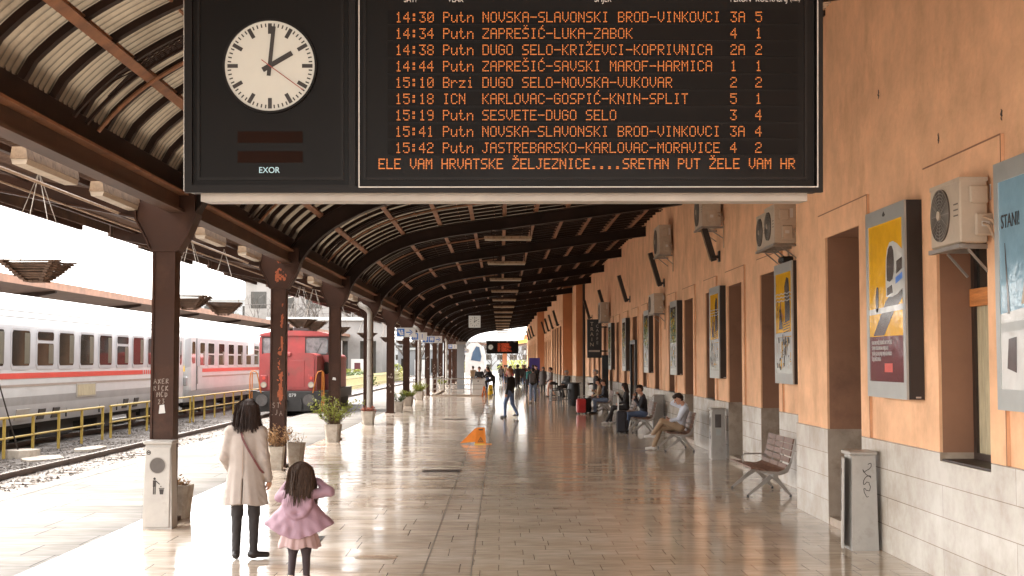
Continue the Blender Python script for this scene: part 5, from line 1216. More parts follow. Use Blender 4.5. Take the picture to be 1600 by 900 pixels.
wetsign((-.95, 76.9, 0), R(75), 'thin orange wet floor sign seen edge-on at the end of the stair railing', False)
wetsign((-.62, 82, 0), R(20), 'yellow wet floor sign beside the leaning man in dark clothes', False, 'yellowplastic')
wetsign((-5.0, 60.5, 0), R(60), 'yellow wet floor sign behind the planter at the sixth column', False, 'yellowplastic')

# ---------------------------------------------------------------- stair railing
t = thing('stair_railing', 'stainless steel railing round the stairway opening in the middle distance', 'railing', (0, 78, 0))
b = MB(); b.box(-4.1, -1.0, -.05, .12, 0, .10); b.box(-4.1, -3.9, .12, 14, 0, .10); b.box(-1.2, -1.0, .12, 14, 0, .10); b.build('kerb', 'stone_dark', t)
for x, y in [(-4.0, 0), (-2.95, 0), (-1.75, 0), (-1.05, 0), (-4.0, 5), (-4.0, 10), (-1.05, 5), (-1.05, 10), (-4, 14), (-1.05, 14)]:
    p = MB(); p.tube([(x, y, .1), (x, y, 1.02)], .028, 8); p.build('post', 'steelrail', t)
b = MB()
for z, r in ((1.04, .035), (.72, .018), (.42, .018)):
    b.tube([(-4.05, 0, z), (-1.0, 0, z)], r, 8); b.tube([(-4.0, .05, z), (-4.0, 14, z)], r, 8); b.tube([(-1.05, .05, z), (-1.05, 14, z)], r, 8)
b.build('rails', 'steelrail', t)
t = thing('ticket_cabinet', 'grey metal cabinet with panel seams standing behind the stair railing', 'cabinet', (-1.32, 78.5, .0))
b = MB(); b.rbox(-.36, .36, 0, .5, 0.1, 1.02, .01); b.build('body', 'alu', t); b = MB(); b.box(-.355, .355, -.004, -.001, .40, .41); b.box(-.355, .355, -.004, -.001, .68, .69); b.box(-.05, .03, -.006, -.001, .86, .93); b.build('seams', 'lbside', t)
t = thing('crowd_barrier', 'low grey crowd barrier of thin bars left of the stair railing', 'barrier', (-4.95, 75.0, 0))
b = MB(); b.tube([(-.02, 0, 0), (-.02, 0, 1.05), (.55, 2.6, 1.05), (.55, 2.6, 0)], .025, 6)
for k in range(1, 16): b.tube([(-.02 + .57 * k / 16, 2.6 * k / 16, .15), (-.02 + .57 * k / 16, 2.6 * k / 16, 1.04)], .008, 4)
b.tube([(-.02, 0, .15), (.55, 2.6, .15)], .02, 6); b.build('bars', 'chain', t)
t = thing('white_column', 'white square pillar standing among the far brown columns', 'pillar', (-2.9, 96, 0))
b = MB(); b.box(-.27, .27, -.27, .27, 0, 3.3); b.build('shaft', 'bgpale', t); b = MB(); b.box(-.34, .34, -.34, .34, 3.3, 3.5); b.build('capital', 'greymetal', t)

# ---------------------------------------------------------------- cafe corner
t = thing('cafe_sign', 'black vertical cafe sign with pale lettering sticking out from the wall', 'sign', (4.30, 60, 3.12))
b = MB(); b.box(-.33, .33, 0, .22, -.88, .88); b.build('panel', 'black', t)
for k, c in enumerate('TRAIN'): text_obj('sign_lettering', c, .24, 'lens', t, (-.12, -.004, .66 - .235 * k))
for k, c in enumerate('CAFFE'): text_obj('sign_lettering', c, .19, 'chain', t, (.13, -.004, .56 - .19 * k))
b = MB(); b.box(-.27, .24, -.004, -.001, -.61, -.53); b.build('sign_strip', 'chain', t)
b = MB(); b.box(.33, .60, .08, .14, .5, .56); b.box(.33, .6, .08, .14, -.6, -.54); b.build('arm', 'black', t)
t = thing('menu_pillar', 'dark upright menu pillar by the cafe wall right of the cafe sign', 'menu stand', (4.62, 58.0, 0))
b = MB(); b.box(-.14, .14, -.06, .06, 0.03, 2.35); b.build('panel', 'black', t); b = MB(); b.box(-.2, .2, -.2, .2, 0, .029); b.build('base', 'black', t)
def stool(loc, rz, label):
    t = thing('bar_stool', label, 'bar stool', loc, rz, 'bar stools at the cafe')
    b = MB(); b.rbox(-.19, .19, -.19, .19, .74, .78, .01); b.build('seat', 'black', t)
    for sx in (-1, 1):
        for sy in (-1, 1):
            l = MB(); l.bar((sx * .17, sy * .17, .74), (sx * .24, sy * .24, 0), .03, .03); l.build('leg', 'black', t)
    b = MB()
    for s in (-1, 1): b.bar((s * .22, -.22, .3), (s * .22, .22, .3), .022, .022); b.bar((-.22, s * .22, .3), (.22, s * .22, .3), .022, .022)
    b.build('footrest', 'black', t)
    b = MB(); b.bar((-.17, .18, .78), (-.19, .24, 1.08), .03, .03); b.bar((.17, .18, .78), (.19, .24, 1.08), .03, .03); b.bar((-.19, .24, 1.05), (.19, .24, 1.05), .02, .09); b.build('backrest', 'black', t)
stool((2.50, 60.3, 0), .2, 'black bar stool standing leftmost in front of the cafe')
stool((3.02, 61.6, 0), -.3, 'black bar stool close to the dark barrel table')
stool((2.75, 64.0, 0), .9, 'black bar stool behind the other two at the cafe')
t = thing('barrel_table', 'dark barrel-like standing table beside the cafe stools', 'table', (3.45, 61.9, 0))
b = MB(); b.tube([(0, 0, 0), (0, 0, .15), (0, 0, .5), (0, 0, .9), (0, 0, 1.04)], [.27, .29, .31, .29, .27], 18); b.build('body', 'black', t, smooth=True); b = MB(); b.disc((0, 0, 1.065), .36, 'z', 24, 0, .04); b.build('tabletop', 'lbside', t)
t = thing('blue_banner_stand', 'dark blue upright banner at the far end of the wall', 'banner', (2.85, 110, 0))
b = MB(); b.box(-.45, .45, -.05, .05, .3, 2.35); b.build('banner', mat('violet_blue_banner', (.05, .035, .22), .6, 0, 0), t); b = MB(); b.box(-.5, .5, -.2, .2, 0, .05); b.box(-.03, .03, -.03, .03, .05, .3); b.build('stand', 'black', t)
# ---------------------------------------------------------------- passenger coaches
CP = [(1.30, .50), (1.39, .72), (1.42, .99), (1.42, 1.20), (1.42, 1.88), (1.415, 2.98), (1.38, 3.12), (1.27, 3.36), (1.08, 3.58), (.80, 3.76), (.42, 3.88), (0, 3.92)]
def oct_(y0, y1, z0, z1, c): return [(y0 + c, z0), (y1 - c, z0), (y1, z0 + c), (y1, z1 - c), (y1 - c, z1), (y0 + c, z1), (y0, z1 - c), (y0, z0 + c)]
def coach(xc, ya, yb, label, wins, kind, wz):
    t = thing('passenger_coach', label, 'train coach', (xc, (ya + yb) / 2, 0), 0, 'white passenger coaches')
    L = (yb - ya) / 2; b = MB(); n = len(CP)
    full = CP + [(-x, z) for x, z in reversed(CP[:-1])]; N = len(full)
    segm = [4, 4 if kind else 1, 2 if kind == 0 else 0, 0, 1, 0, 3, 3, 3, 3, 3]
    segm = [1, 1, 2 if kind == 0 else 0, 0, 1, 0, 3, 3, 3, 3, 3]; segm = segm + segm[::-1]
    secs = [(-L, .90, .06), (-L + .06, .955, .03), (-L + .25, 1, 0), (L - .25, 1, 0), (L - .06, .955, .03), (L, .90, .06)]
    vs = []
    for y, k, dz in secs: vs += [(x * k, y, z - dz * (z > 1.5)) for x, z in full]
    fs = []; ms = []
    for s in range(len(secs) - 1):
        for i in range(N - 1): a = s * N + i; fs.append((a, a + N, a + N + 1, a + 1)); ms.append(segm[i])
        a = s * N; fs.append((a + N - 1, a + 2 * N - 1, a + N, a)); ms.append(2)
    fs.append(tuple(range(N))); ms.append(0); e = (len(secs) - 1) * N; fs.append(tuple(e + i for i in reversed(range(N)))); ms.append(0)
    o_ = len(b.v); b.v += vs; b.f += fs; b.m += ms
    b.build('body', ['coach', 'coachlilac', 'coachgrey', 'coachroof'], t, smooth=True)
    yo = (ya + yb) / 2
    def sb(name, m, y0, y1, z0, z1, x=1.424, tk=.006): q = MB(); q.box(x, x + tk, y0 - yo, y1 - yo, z0, z1); return q.build(name, m, t)
    d0 = ya + (.2 if kind == 0 else 2.3)
    if kind == 0: sb('red_stripe', 'redstripe', ya + .3, 44.2, 1.655, 1.795); sb('red_stripe', 'redstripe', 45.6, yb - .9, 1.655, 1.795)
    else: sb('red_stripe', 'redstripe', d0, yb - .3, 1.655, 1.795)
    if kind == 0:
        for k in range(5): sb('stripe_dash', 'redstripe', 44.32 + k * .25, 44.46 + k * .25, 1.655, 1.795)
    sb('brown_stripe', 'brownstripe', d0, yb - (.9 if kind == 0 else .3), 1.45, 1.51)
    for i, (yc, w, style) in enumerate(wins):
        z0, z1 = wz; y0, y1 = yc - yo - w / 2, yc - yo + w / 2
        f = MB(); f.prism(oct_(y0 - .07, y1 + .07, z0 - .10, z1 + .06, .10), 'x', 1.418, 1.436, 0); fo = f.build('window', 'coachlilac' if kind == 0 else 'coach', t, fix=True)
        p = MB()
        if style == 1:
            p.prism(oct_(y0, y1, z1 - .22, z1, .05), 'x', 1.43, 1.441); p.prism(oct_(y0, y1, z0, z1 - .30, .05), 'x', 1.43, 1.441)
        elif style == 2:
            p.prism(oct_(y0, y1, (z0 + z1) / 2 + .03, z1, .04), 'x', 1.43, 1.441); p.prism(oct_(y0, y1, z0, (z0 + z1) / 2 - .03, .04), 'x', 1.43, 1.441)
        else: p.prism(oct_(y0, y1, z0, z1, .07), 'x', 1.43, 1.441)
        p.build('pane', 'glassdark', fo, fix=True)
        if kind == 0 or i % 2 == 0:      # a drawn curtain just behind the glass edge
            c = MB(); c.box(1.4415, 1.4425, y1 - .02 - w * .30, y1 - .02, z0 + .05, z1 - (.32 if style else .05)); c.build('curtain', mat('window_curtain', (.10, .09, .06), .35, 0, .5, 12, stretch=(1, 5, .3)), fo)
    if kind == 0:
        for z in (3.20, 3.36, 3.50, 3.62):
            q = MB(); xx = at_x(sorted([(zz, x) for x, zz in CP]), z); q.tube([(xx + .004, -L + .3, z), (xx + .004, L - .6, z)], .016, 5); q.build('roof_rib', 'coachgrey', t)
        q = MB(); q.box(1.424, 1.436, 37.3 - yo, 39.1 - yo, 1.07, 1.47); q.build('hatch', 'pipe', t); q = MB(); q.box(1.437, 1.445, 37.4 - yo, 39.0 - yo, 1.11, 1.43); q.build('hatch_panel', 'curtain', t)
        for y, w, z0, z1, m in ((34.6, .5, .58, .86, 'lbside'), (35.7, .5, .58, .86, 'lbside'), (42.3, .5, .60, .90, 'lbside'), (43.5, .5, .60, .9, 'lbside'), (33.2, .9, .62, .9, 'pipe')):
            q = MB(); q.bar((1.372, y - yo - w / 2, (z0 + z1) / 2), (1.372, y - yo + w / 2, (z0 + z1) / 2), .07, z1 - z0, up=(.25, 0, 1)); q.build('vent_grille', m, t)
        for y in (26, 29.4, 31.6, 36.6, 39.6, 41.4, 45): 
            q = MB(); q.box(1.36, 1.40, y - yo, y - yo + .015, .56, .95); q.build('skirt_seam', 'under', t)
        # end door with hazard triangle
        y = yb - .8
    if kind == 1:
        q = MB(); q.box(1.40, 1.432, ya + .35 - yo, ya + 1.15 - yo, .95, 3.0); dr = q.build('door', 'coach', t); q = MB(); q.prism(oct_(ya + .48 - yo, ya + 1.02 - yo, 2.0, 2.85, .08), 'x', 1.43, 1.438); q.build('door_window', 'glassdark', dr, fix=True)
        q = MB(); q.tube([(1.47, ya + 1.3 - yo, 1.2), (1.47, ya + 1.3 - yo, 1.9)], .018, 6); q.build('handrail', 'greymetal', dr)
        q = MB(); q.box(1.433, 1.436, ya + 1.22 - yo, ya + 1.30 - yo, .95, 3.0); q.build('door_seam', 'under', t)
    else:
        q = MB(); q.box(1.40, 1.432, yb - 1.05 - yo, yb - .35 - yo, .55, 3.0); dr = q.build('door', 'coach', t); q = MB(); q.prism(oct_(yb - .85 - yo, yb - .58 - yo, 1.95, 2.85, .08), 'x', 1.43, 1.438); q.build('door_window', 'glassdark', dr, fix=True)
        q = MB(); q.box(1.433, 1.436, yb - 1.12 - yo, yb - 1.06 - yo, .55, 3.0); q.build('door_seam', 'under', t)
        q = MB(); q.prism([(yb - .30 - yo, 1.70), (yb - .06 - yo, 1.70), (yb - .18 - yo, 1.92)], 'x', 1.42, 1.44); q.build('hazard_triangle', 'yellowplastic', t, fix=True)
        q = MB(); q.rbox(1.43, 1.55, yb - .32 - yo, yb - .08 - yo, 1.15, 1.5, .03); q.build('socket_box', 'coachgrey', t)
    # underframe and bogies
    u = MB(); u.box(-1.15, 1.15, -L + .3, L - .3, .38, .52); u.build('underframe', 'under', t)
    for s in (-1, 1):
        yb_ = s * (L - 3.6); q = MB(); q.box(-1.2, -1.05, yb_ - 1.7, yb_ + 1.7, .25, .55); q.box(1.05, 1.2, yb_ - 1.7, yb_ + 1.7, .25, .55); q.box(-1.05, 1.05, yb_ - .3, yb_ + .3, .25, .50); bo = q.build('bogie', 'under', t)
        for dy in (-1.25, 1.25):
            for sx in (-1, 1): w = MB(); w.disc((sx * .78, yb_ + dy, .43), .46, 'x', 24, 0, .13); w.build('wheel', 'rail', bo)
    for y, w in ((-4, 2.2), (0.5, 3.0), (5, 1.6)):
        q = MB(); q.rbox(-1.0, 1.12, y - w / 2, y + w / 2, .05 if kind == 0 else .22, .50 if kind == 0 else .80, .03); q.build('equipment_box', 'under', t)
    if kind == 1:
        for k in range(7):
            y = -L + 1.6 + k * 1.9; q = MB(); q.rbox(.7, 1.18, y, y + .8, .25, .62, .03); q.build('equipment_box', 'under', t)
    return t
ys1 = [24.2, 26.1, 28.0, 29.8, 31.05, 33.0, 34.75, 36.4, 38.15, 39.97, 41.77, 43.5, 45.2, 46.9]
ys1 = [y if y < 31 else y for y in ys1]
coach(-13.42, 22.0, 50.1, 'near white passenger coach with ribbed roof, red stripe and large windows at the left edge', [(y, 1.22, 1 if i % 4 == 2 else 0) for i, y in enumerate([24.05, 25.85, 27.65, 29.45, 31.2, 32.95, 34.72, 36.4, 38.2, 40.0, 41.8, 43.6, 45.4, 47.2])], 0, (1.98, 2.86))
coach(-13.42, 50.7, 77.0, 'farther white passenger coach with plain smooth roof and narrow divided windows, left of the locomotive', [(52.95, .8, 2)] + [(54.55 + 2.02 * k, 1.12, 2) for k in range(11)], 1, (1.93, 2.82))

# ---------------------------------------------------------------- shunting locomotive
M['buffer'] = mat('worn_buffer_steel', (.085, .075, .07), .5, .2, .3, 5)
lo = thing('locomotive', 'faded red shunting locomotive with orange handrails facing the viewer on the near track', 'locomotive', (-8.66, 53.5, 0))
def arch(hw, z0, z1, c, n=6):   # box outline with rounded top corners
    p = [(-hw, z0), (hw, z0)]
    for k in range(n + 1): a = math.pi / 2 * k / n; p.append((hw - c + c * math.cos(a), z1 - c * .55 + c * .55 * math.sin(a)))
    for k in range(n + 1): a = math.pi / 2 * k / n; p.append((-hw + c - c * math.sin(a), z1 - c * .55 + c * .55 * math.cos(a)))
    return p
b = MB(); b.prism(arch(1.17, .88, 2.42, .32), 'y', .15, 2.05); h = b.build('front_hood', 'locored', lo, fix=True)
b = MB(); b.prism(arch(1.08, .93, 2.34, .28), 'y', .10, .149); b.build('hood_rim', 'locored', h, fix=True)
for x0, x1 in ((-.72, -.02), (.02, .68)):
    b = MB(); b.rbox(x0, x1, .085, .101, 1.0, 2.12, .008); b.build('hood_door', 'locored', h)
    b = MB(); b.box(x1 - .05 if x0 < 0 else x0 + .01, x1 - .02 if x0 < 0 else x0 + .04, .06, .085, 1.5, 1.62); b.build('latch', 'locogrey', h)
b = MB(); b.prism(arch(1.52, .88, 3.27, .45), 'y', 2.05, 4.6); cbn = b.build('cab', 'locored', lo, fix=True)
b = MB(); b.prism([(-1.56, 3.16), (1.56, 3.16), (1.45, 3.24), (1.0, 3.34), (0, 3.38), (-1.0, 3.34), (-1.45, 3.24)], 'y', 1.93, 4.72); b.build('cab_roof', 'locored', cbn, fix=True)
M['locoglass'] = mat('cloudy_cab_glass', (.17, .17, .17), .12, 0, .6, 2.5)
for s in (-1, 1):
    b = MB(); b.prism(oct_(min(s * .45, s * 1.36), max(s * .45, s * 1.36), 2.40, 3.07, .07), 'y', 2.03, 2.049); w = b.build('windscreen', 'locoglass', cbn, fix=True)
    b = MB(); x0, x1 = min(s * .45, s * 1.36), max(s * .45, s * 1.36); fr_ = [(x0 - .04, x0, 2.36, 3.11), (x1, x1 + .04, 2.36, 3.11), (x0, x1, 2.36, 2.40), (x0, x1, 3.07, 3.11)]
    for a in fr_: b.box(a[0], a[1], 2.01, 2.045, a[2], a[3])
    b.bar(((x0 + x1) / 2, 2.02, 2.42), ((x0 + x1) / 2 + .2, 2.02, 2.85), .015, .015); b.build('window_rubber', 'locogrey', w)
    b = MB(); b.prism(oct_(min(s * 1.22, s * 1.42), max(s * 1.22, s * 1.42), 1.55, 2.05, .05), 'y', 2.03, 2.049); b.build('lower_window', 'glassdark', cbn, fix=True)
    b = MB(); b.box(min(s * 1.521, s * 1.53), max(s * 1.521, s * 1.53), 2.5, 3.3, 2.2, 3.0); b.box(min(s * 1.521, s * 1.53), max(s * 1.521, s * 1.53), 3.55, 4.2, 2.2, 3.0); b.build('side_window', 'glassdark', cbn)
    # headlights and tail lamps
    b = MB(); b.rbox(s * .96 - .14, s * .96 + .14, .06, .149, .98, 1.52, .02); lb_ = b.build('lamp_plate', 'locored', h)
    b = MB(); b.disc((s * .96, .045, 1.13), .105, 'y', 22, 0, .05); b.build('headlight', 'lens', lb_); b = MB(); b.ring((s * .96, .03, 1.13), .10, .125, 'y', 22, 0, .06); b.build('headlight_rim', 'greymetal', lb_)
    b = MB(); b.disc((s * .96, .045, 1.40), .065, 'y', 18, 0, .05); b.build('tail_lamp', 'redstripe', lb_)
    # buffers
    b = MB(); b.tube([(s * .95, -.02, .52), (s * .95, -.42, .52)], .12, 14); b.disc((s * .95, -.45, .52), .235, 'y', 28, 0, .06); b.build('buffer', M['buffer'], lo)
    # orange handrails
    b = MB(); b.tube([(s * 1.05, -.06, .80), (s * 1.20, -.06, 1.55), (s * 1.26, -.06, 1.66), (s * 1.40, -.06, 1.70), (s * 1.48, -.06, 1.62), (s * 1.50, -.06, 1.4), (s * 1.50, -.06, -.05)], .022, 8); b.tube([(s * 1.42, -.02, 1.64), (s * 1.42, -.02, .05)], .022, 6); b.build('handrail', 'orangerail', lo)
    b = MB(); b.box(s * 1.45 - .2, s * 1.45 + .2, -.05, .6, .86, .90)
    for z in (.55, .2, -.05): b.box(s * 1.42 - .17, s * 1.42 + .17, -.05, .35, z, z + .04)
    b.build('steps', 'locogrey', lo)
    b = MB(); b.bar((s * 1.56, 2.2, 2.55), (s * 1.80, 2.05, 2.6), .03, .03); b.rbox(s * 1.86 - .13, s * 1.86 + .13, 2.0, 2.05, 2.35, 2.95, .02); b.build('mirror', 'whitepaint', cbn)
b = MB(); b.rbox(-1.48, 1.48, -.02, .3, .05, .87, .02); b.build('buffer_beam', 'locogrey', lo)
b = MB(); b.tube([(0, -.05, .50), (0, -.30, .50), (0, -.36, .30), (0, -.36, .16)], .05, 8); b.tube([(.55, -.05, .6), (.62, -.15, .35), (.6, -.12, .05)], .03, 6); b.tube([(-.5, -.05, .6), (-.57, -.15, .35), (-.5, -.12, .1)], .03, 6); b.build('coupling_hook', 'locogrey', lo)
text_obj('number_lettering', '079', .20, 'whitepaint', lo, (.22, -.024, .70))
b = MB(); b.rbox(-.13, .13, .02, .14, 2.28, 2.44, .02); b.build('top_lamp', 'locored', h)
b = MB(); b.box(-1.4, 1.4, .3, 10.8, .45, .87); b.build('frame', 'locogrey', lo)
b = MB(); b.prism(arch(1.17, .88, 2.42, .32), 'y', 4.6, 10.4); b.build('rear_hood', 'locored', lo, fix=True)
for y in (1.6, 3.6, 7.2, 9.2):
    for s in (-1, 1): b = MB(); b.disc((s * .75, y, .42), .48, 'x', 28, 0, .14); b.build('wheel', 'under', lo)
for s in (-1, 1):
    b = MB(); b.box(s * 1.25 - .08, s * 1.25 + .08, .9, 10, .0, .45); b.build('running_gear', 'under', lo)
b = MB(); b.tube([(-.5, 3.0, 3.34), (-.5, 3.0, 3.7)], .09, 10); b.rbox(-.2, .7, 2.6, 3.6, 3.36, 3.55, .03); b.build('roof_fittings', 'locogrey', lo)

# ---------------------------------------------------------------- railings between the tracks
def railing(y0, y1, label, n):
    t = thing('track_railing', label, 'railing', (-11.4, y0, -.17), 0, 'yellow railings between the tracks')
    L = y1 - y0
    for k in range(n):
        p = MB(); y = .1 + (L - .2) * k / (n - 1); p.box(-.03, .03, y - .03, y + .03, 0, .93); p.build('post', 'yellowpaint', t)
    b = MB(); b.tube([(0, 0, .95), (0, L, .95)], .032, 8); b.tube([(0, 0, .48), (0, L, .48)], .026, 8); b.build('rails', 'yellowpaint', t); return t
railing(22.8, 37.95, 'chipped yellow railing nearest the viewer, along the near white coach', 9)
railing(38.55, 48.6, 'chipped yellow railing section behind the nearest column', 6)
railing(48.9, 60.0, 'yellow railing section leading up to the locomotive', 7)
railing(60.3, 82.0, 'yellow railing section hidden mostly by the locomotive', 12)
t = thing('picket_fence', 'pale yellow picket fence between the tracks seen right of the locomotive', 'fence', (-11.6, 84, -.17))
b = MB()
for k in range(120): b.box(-.03, .03, k * .62, k * .62 + .10, 0.02, 1.12)
b.box(.031, .07, 0, 74.4, .25, .35); b.box(.031, .07, 0, 74.4, .85, .95); b.build('pickets', 'fencepale', t)
t = thing('guy_wire', 'dark guy wire slanting down to a stone block at the far left', 'wire', (-11.25, 30.95, -.1))
b = MB(); b.tube([(0, 0, 0), (-.46, -1.3, 3.15)], .018, 5); b.build('wire', 'cable', t)
def slab(loc, sx, sy, sz, label, seed):
    rng = random.Random(seed); b = MB(); pts = [(sx * math.cos(a) * rng.uniform(.7, 1), sy * math.sin(a) * rng.uniform(.7, 1)) for a in [k * .7 for k in range(9)]]; b.prism(pts, 'z', 0, sz); o = b.build('concrete_block', 'concrete', fix=True); o.location = loc; tag(o, label, 'concrete block')
slab((-11.15, 30.9, -.17), .45, .5, .2, 'rough concrete block at the foot of the guy wire', 1)
slab((-10.55, 30.5, -.17), .5, 1.0, .05, 'flat broken concrete slab lying on the ballast beside the guy wire', 2)
slab((-10.4, 33.6, -.17), .35, 1.1, .07, 'long flat concrete slab lying alone on the ballast', 3)

# ---------------------------------------------------------------- second platform and its canopy
p2 = MB(); p2.box(-23, -16.0, -10, 200, -.4, .0); tag(p2.build('second_platform', 'outer'), kind='structure')
t = thing('far_canopy', 'low rust-edged platform canopy behind the white coaches', 'canopy', (-19.5, 0, 0))
b = MB(); b.prism([(-3.6, 4.75), (0, 4.42), (3.4, 4.72), (3.4, 4.80), (0, 4.52), (-3.6, 4.85)], 'y', 5, 178); b.build('roof', 'over', t, fix=True)
b = MB(); b.box(3.401, 3.48, 5, 178, 4.66, 4.93); b.build('fascia', 'fascia', t)
for k in range(15):
    y = 14 + 11.5 * k; b = MB(); b.prism([(0, 3.95), (.25, 4.02), (3.1, 4.60), (3.1, 4.71), (0, 4.42)], 'y', y - .09, y + .09); b.build('bracket', 'truss', t, fix=True); b = MB(); b.box(-.16, .16, y - .16, y + .16, 0, 4.4); b.build('post', 'pillar', t)

# ---------------------------------------------------------------- far surroundings
def house(name, label, loc, w, d, h, mt, rows, cols, cat='building', roof='flat', door=None):
    t = thing(name, label, cat, loc)
    b = MB(); b.box(-w / 2, w / 2, 0, d, 0, h); b.build('wall', mt, t)
    b = MB(); b.box(-w / 2 - .3, w / 2 + .3, -.3, d + .3, h + .002, h + .35); b.build('roof', 'lbframe', t)
    for r in range(rows):
        for c in range(cols):
            x = -w / 2 + w * (c + .5) / cols; z = h * (r + .42) / rows; ww, wh = w / cols * .28, h / rows * .26
            f = MB(); f.box(x - ww, x + ww, -.03, -.001, z - wh, z + wh); q = f.build('window', 'glassdark', t)
    if door:
        f = MB(); f.box(door[0] - .9, door[0] + .9, -.06, -.031, 0, 2.7); dd = f.build('door', 'whitepaint', t); f = MB(); f.box(door[0] - .55, door[0] + .1, -.075, -.061, 1.3, 2.3); f.build('door_window', 'poster_p', dd)
    return t
house('apartment_block', 'pale grey flat-roofed block far behind the coaches, above the locomotive', (-50, 260, -.4), 34, 14, 14.5, 'bgpale', 4, 9)
gw = house('grey_depot', 'pale grey rendered depot with turquoise graffiti and a white door behind the fence', (-18.6, 140, -.4), 12, 10, 6.8, 'bgwall', 1, 4, door=(3.6, 0))
b = MB(); rng = random.Random(4)
pts = [(-2.4, .9), (1.8, .9), (1.9, 2.6), (1.2, 3.0), (.6, 2.75), (0, 3.1), (-.7, 2.8), (-1.4, 3.05), (-2.3, 2.7)]
b.prism(pts, 'y', -.05, -.031); b.build('graffiti_patch', 'teal', gw, fix=True)
for k in range(4): scrawl(gw, (-1.9 + k * 1.1, -.07, 1.9), (0, 0, 0), 40 + k, 1.7, 1.0, 'ink', .05)
house('concrete_tower', 'tall pale concrete building behind the far columns', (-27, 190, -.4), 20, 14, 14, 'bgwall', 3, 5)
house('long_office', 'long pale office building closing the view at the end of the platforms', (8, 330, -.4), 70, 12, 7.2, 'bgpale', 3, 22)
house('signal_hut', 'small pale hut among the trees beyond the far columns', (-12.5, 205, -.4), 7, 6, 4.2, 'bgpale', 1, 3, door=(0, 0))
def bare_tree(loc, h, label, seed, group='bare winter trees beyond the tracks', mt='bark', leaf=None):
    t = thing('bare_tree', label, 'tree', loc, 0, group); rng = random.Random(seed); b = MB(); lf = MB()
    def br(p, d, L, r, lv):
        pts = [p]; 
        for i in range(3): d = (d + Vector((rng.gauss(0, .13), rng.gauss(0, .13), rng.gauss(.02, .08)))).normalized(); pts.append(pts[-1] + d * L / 3)
        b2 = trunk if lv < 1 else b
        b2.tube(pts, [r, r * .88, r * .75, r * .6], 5 if lv < 2 else 3, cap=False)
        if lv >= 5: return
        for k in range(rng.choice([2, 3, 3]) if lv else 4):
            a = rng.random() * 6.28; e = rng.uniform(.4, .85); u = d.orthogonal().normalized(); v = d.cross(u)
            nd = (d * math.cos(e) + (u * math.cos(a) + v * math.sin(a)) * math.sin(e) + Vector((0, 0, .15))).normalized()
            br(pts[rng.choice([2, 3, 3])] if lv else pts[-1].lerp(pts[1], rng.random() * .5), nd, L * rng.uniform(.62, .8), r * .58, lv + 1)
            if leaf and lv > 2:
                for _ in range(5):
                    q = pts[-1] + Vector((rng.gauss(0, .35), rng.gauss(0, .35), rng.gauss(0, .35))); s = rng.uniform(.08, .2); n_ = Vector((rng.gauss(0, 1), rng.gauss(0, 1), rng.gauss(0, 1))).normalized(); uu = n_.orthogonal().normalized() * s; vv = n_.cross(uu)
                    lf.add([q - uu, q - vv, q + uu, q + vv], [(0, 1, 2, 3)])
    trunk = MB(); br(Vector((0, 0, 0)), Vector((0, 0, 1)), h * .34, h * .020, 0)
    trunk.build('trunk', mt, t); b.build('crown', mt, t)
    if leaf: lf.build('foliage', leaf, t)
    return t
T0 = bare_tree((-33, 190, -.4), 15, 'bare pale winter tree above the locomotive roof, left of the second column', 1)
def tree_copy(loc, rz, s, label):
    c = dup(T0, loc=loc, rz=rz, label=label); c.scale = (s, s, s); return c
for k, (x, y, s, lb) in enumerate(((-41, 215, .95, 'bare winter tree beside the pale flat-roofed block'), (-27, 172, .8, 'bare winter tree right behind the locomotive'), (-21, 160, .9, 'bare winter tree between the third column and the downpipe'), (-16.5, 168, 1.0, 'bare winter tree just right of the white downpipe'), (-13.8, 185, .9, 'bare winter tree behind the fifth column'),
        (-11, 178, .75, 'bare winter tree behind the numeral sign'), (-9.0, 196, .8, 'bare winter tree behind the middle of the far columns'), (-8, 230, .8, 'slim bare winter tree deep behind the far columns'), (-3, 260, .6, 'small bare tree left of the far departure board'), (3.5, 250, .55, 'small bare tree under the far departure board'), (7.5, 280, .6, 'small bare tree at the end of the orange wall'))):
    tree_copy((x, y, -.4), k * 1.3, s, lb)
for k, (x, y, sc_) in enumerate(((-6.2, 216, .5), (-4.6, 240, .55), (-1.4, 226, .42), (.4, 245, .5), (2.2, 228, .46), (4.3, 238, .5), (6.0, 224, .55), (8.6, 244, .6))):
    tree_copy((x, y, -.4), k * .9 + .4, sc_, ORD[k] + ' low bare tree from the left closing the far end of the hall' if k else 'leftmost of the low bare trees closing the far end of the hall')
bare_tree((-38.5, 205, -.4), 11, 'greenish pine-like tree left of the orange-patched column', 5, leaf='leafdark')
def bush(loc, r, h, label, seed, mt='leafdark', name='bush', grp='shrubs beyond the tracks'):
    t = thing(name, label, 'shrub', loc, 0, grp); rng = random.Random(seed); lf = MB(); tw = MB()
    for k in range(10):
        a = rng.random() * 6.28; tw.tube([(0, 0, 0), (r * .4 * math.cos(a), r * .4 * math.sin(a), h * .5), (r * .8 * math.cos(a), r * .8 * math.sin(a), h * rng.uniform(.6, .95))], .03, 4, cap=False)
    for _ in range(900):
        a = rng.random() * 6.28; q = rng.random() ** .5; z = rng.random(); rr = r * q * math.sqrt(max(.05, 1 - (z - .35) ** 2 * 1.8)) * rng.uniform(.8, 1.15)
        c = Vector((rr * math.cos(a), rr * math.sin(a), h * z)); s = rng.uniform(.06, .16); n_ = Vector((rng.gauss(0, 1), rng.gauss(0, 1), rng.gauss(0, 1))).normalized(); u = n_.orthogonal().normalized() * s; v = n_.cross(u) * .6
        lf.add([c - u, c - v, c + u, c + v], [(0, 1, 2, 3)])
    tw.build('stems', 'twig', t); lf.build('foliage', mt, t); return t
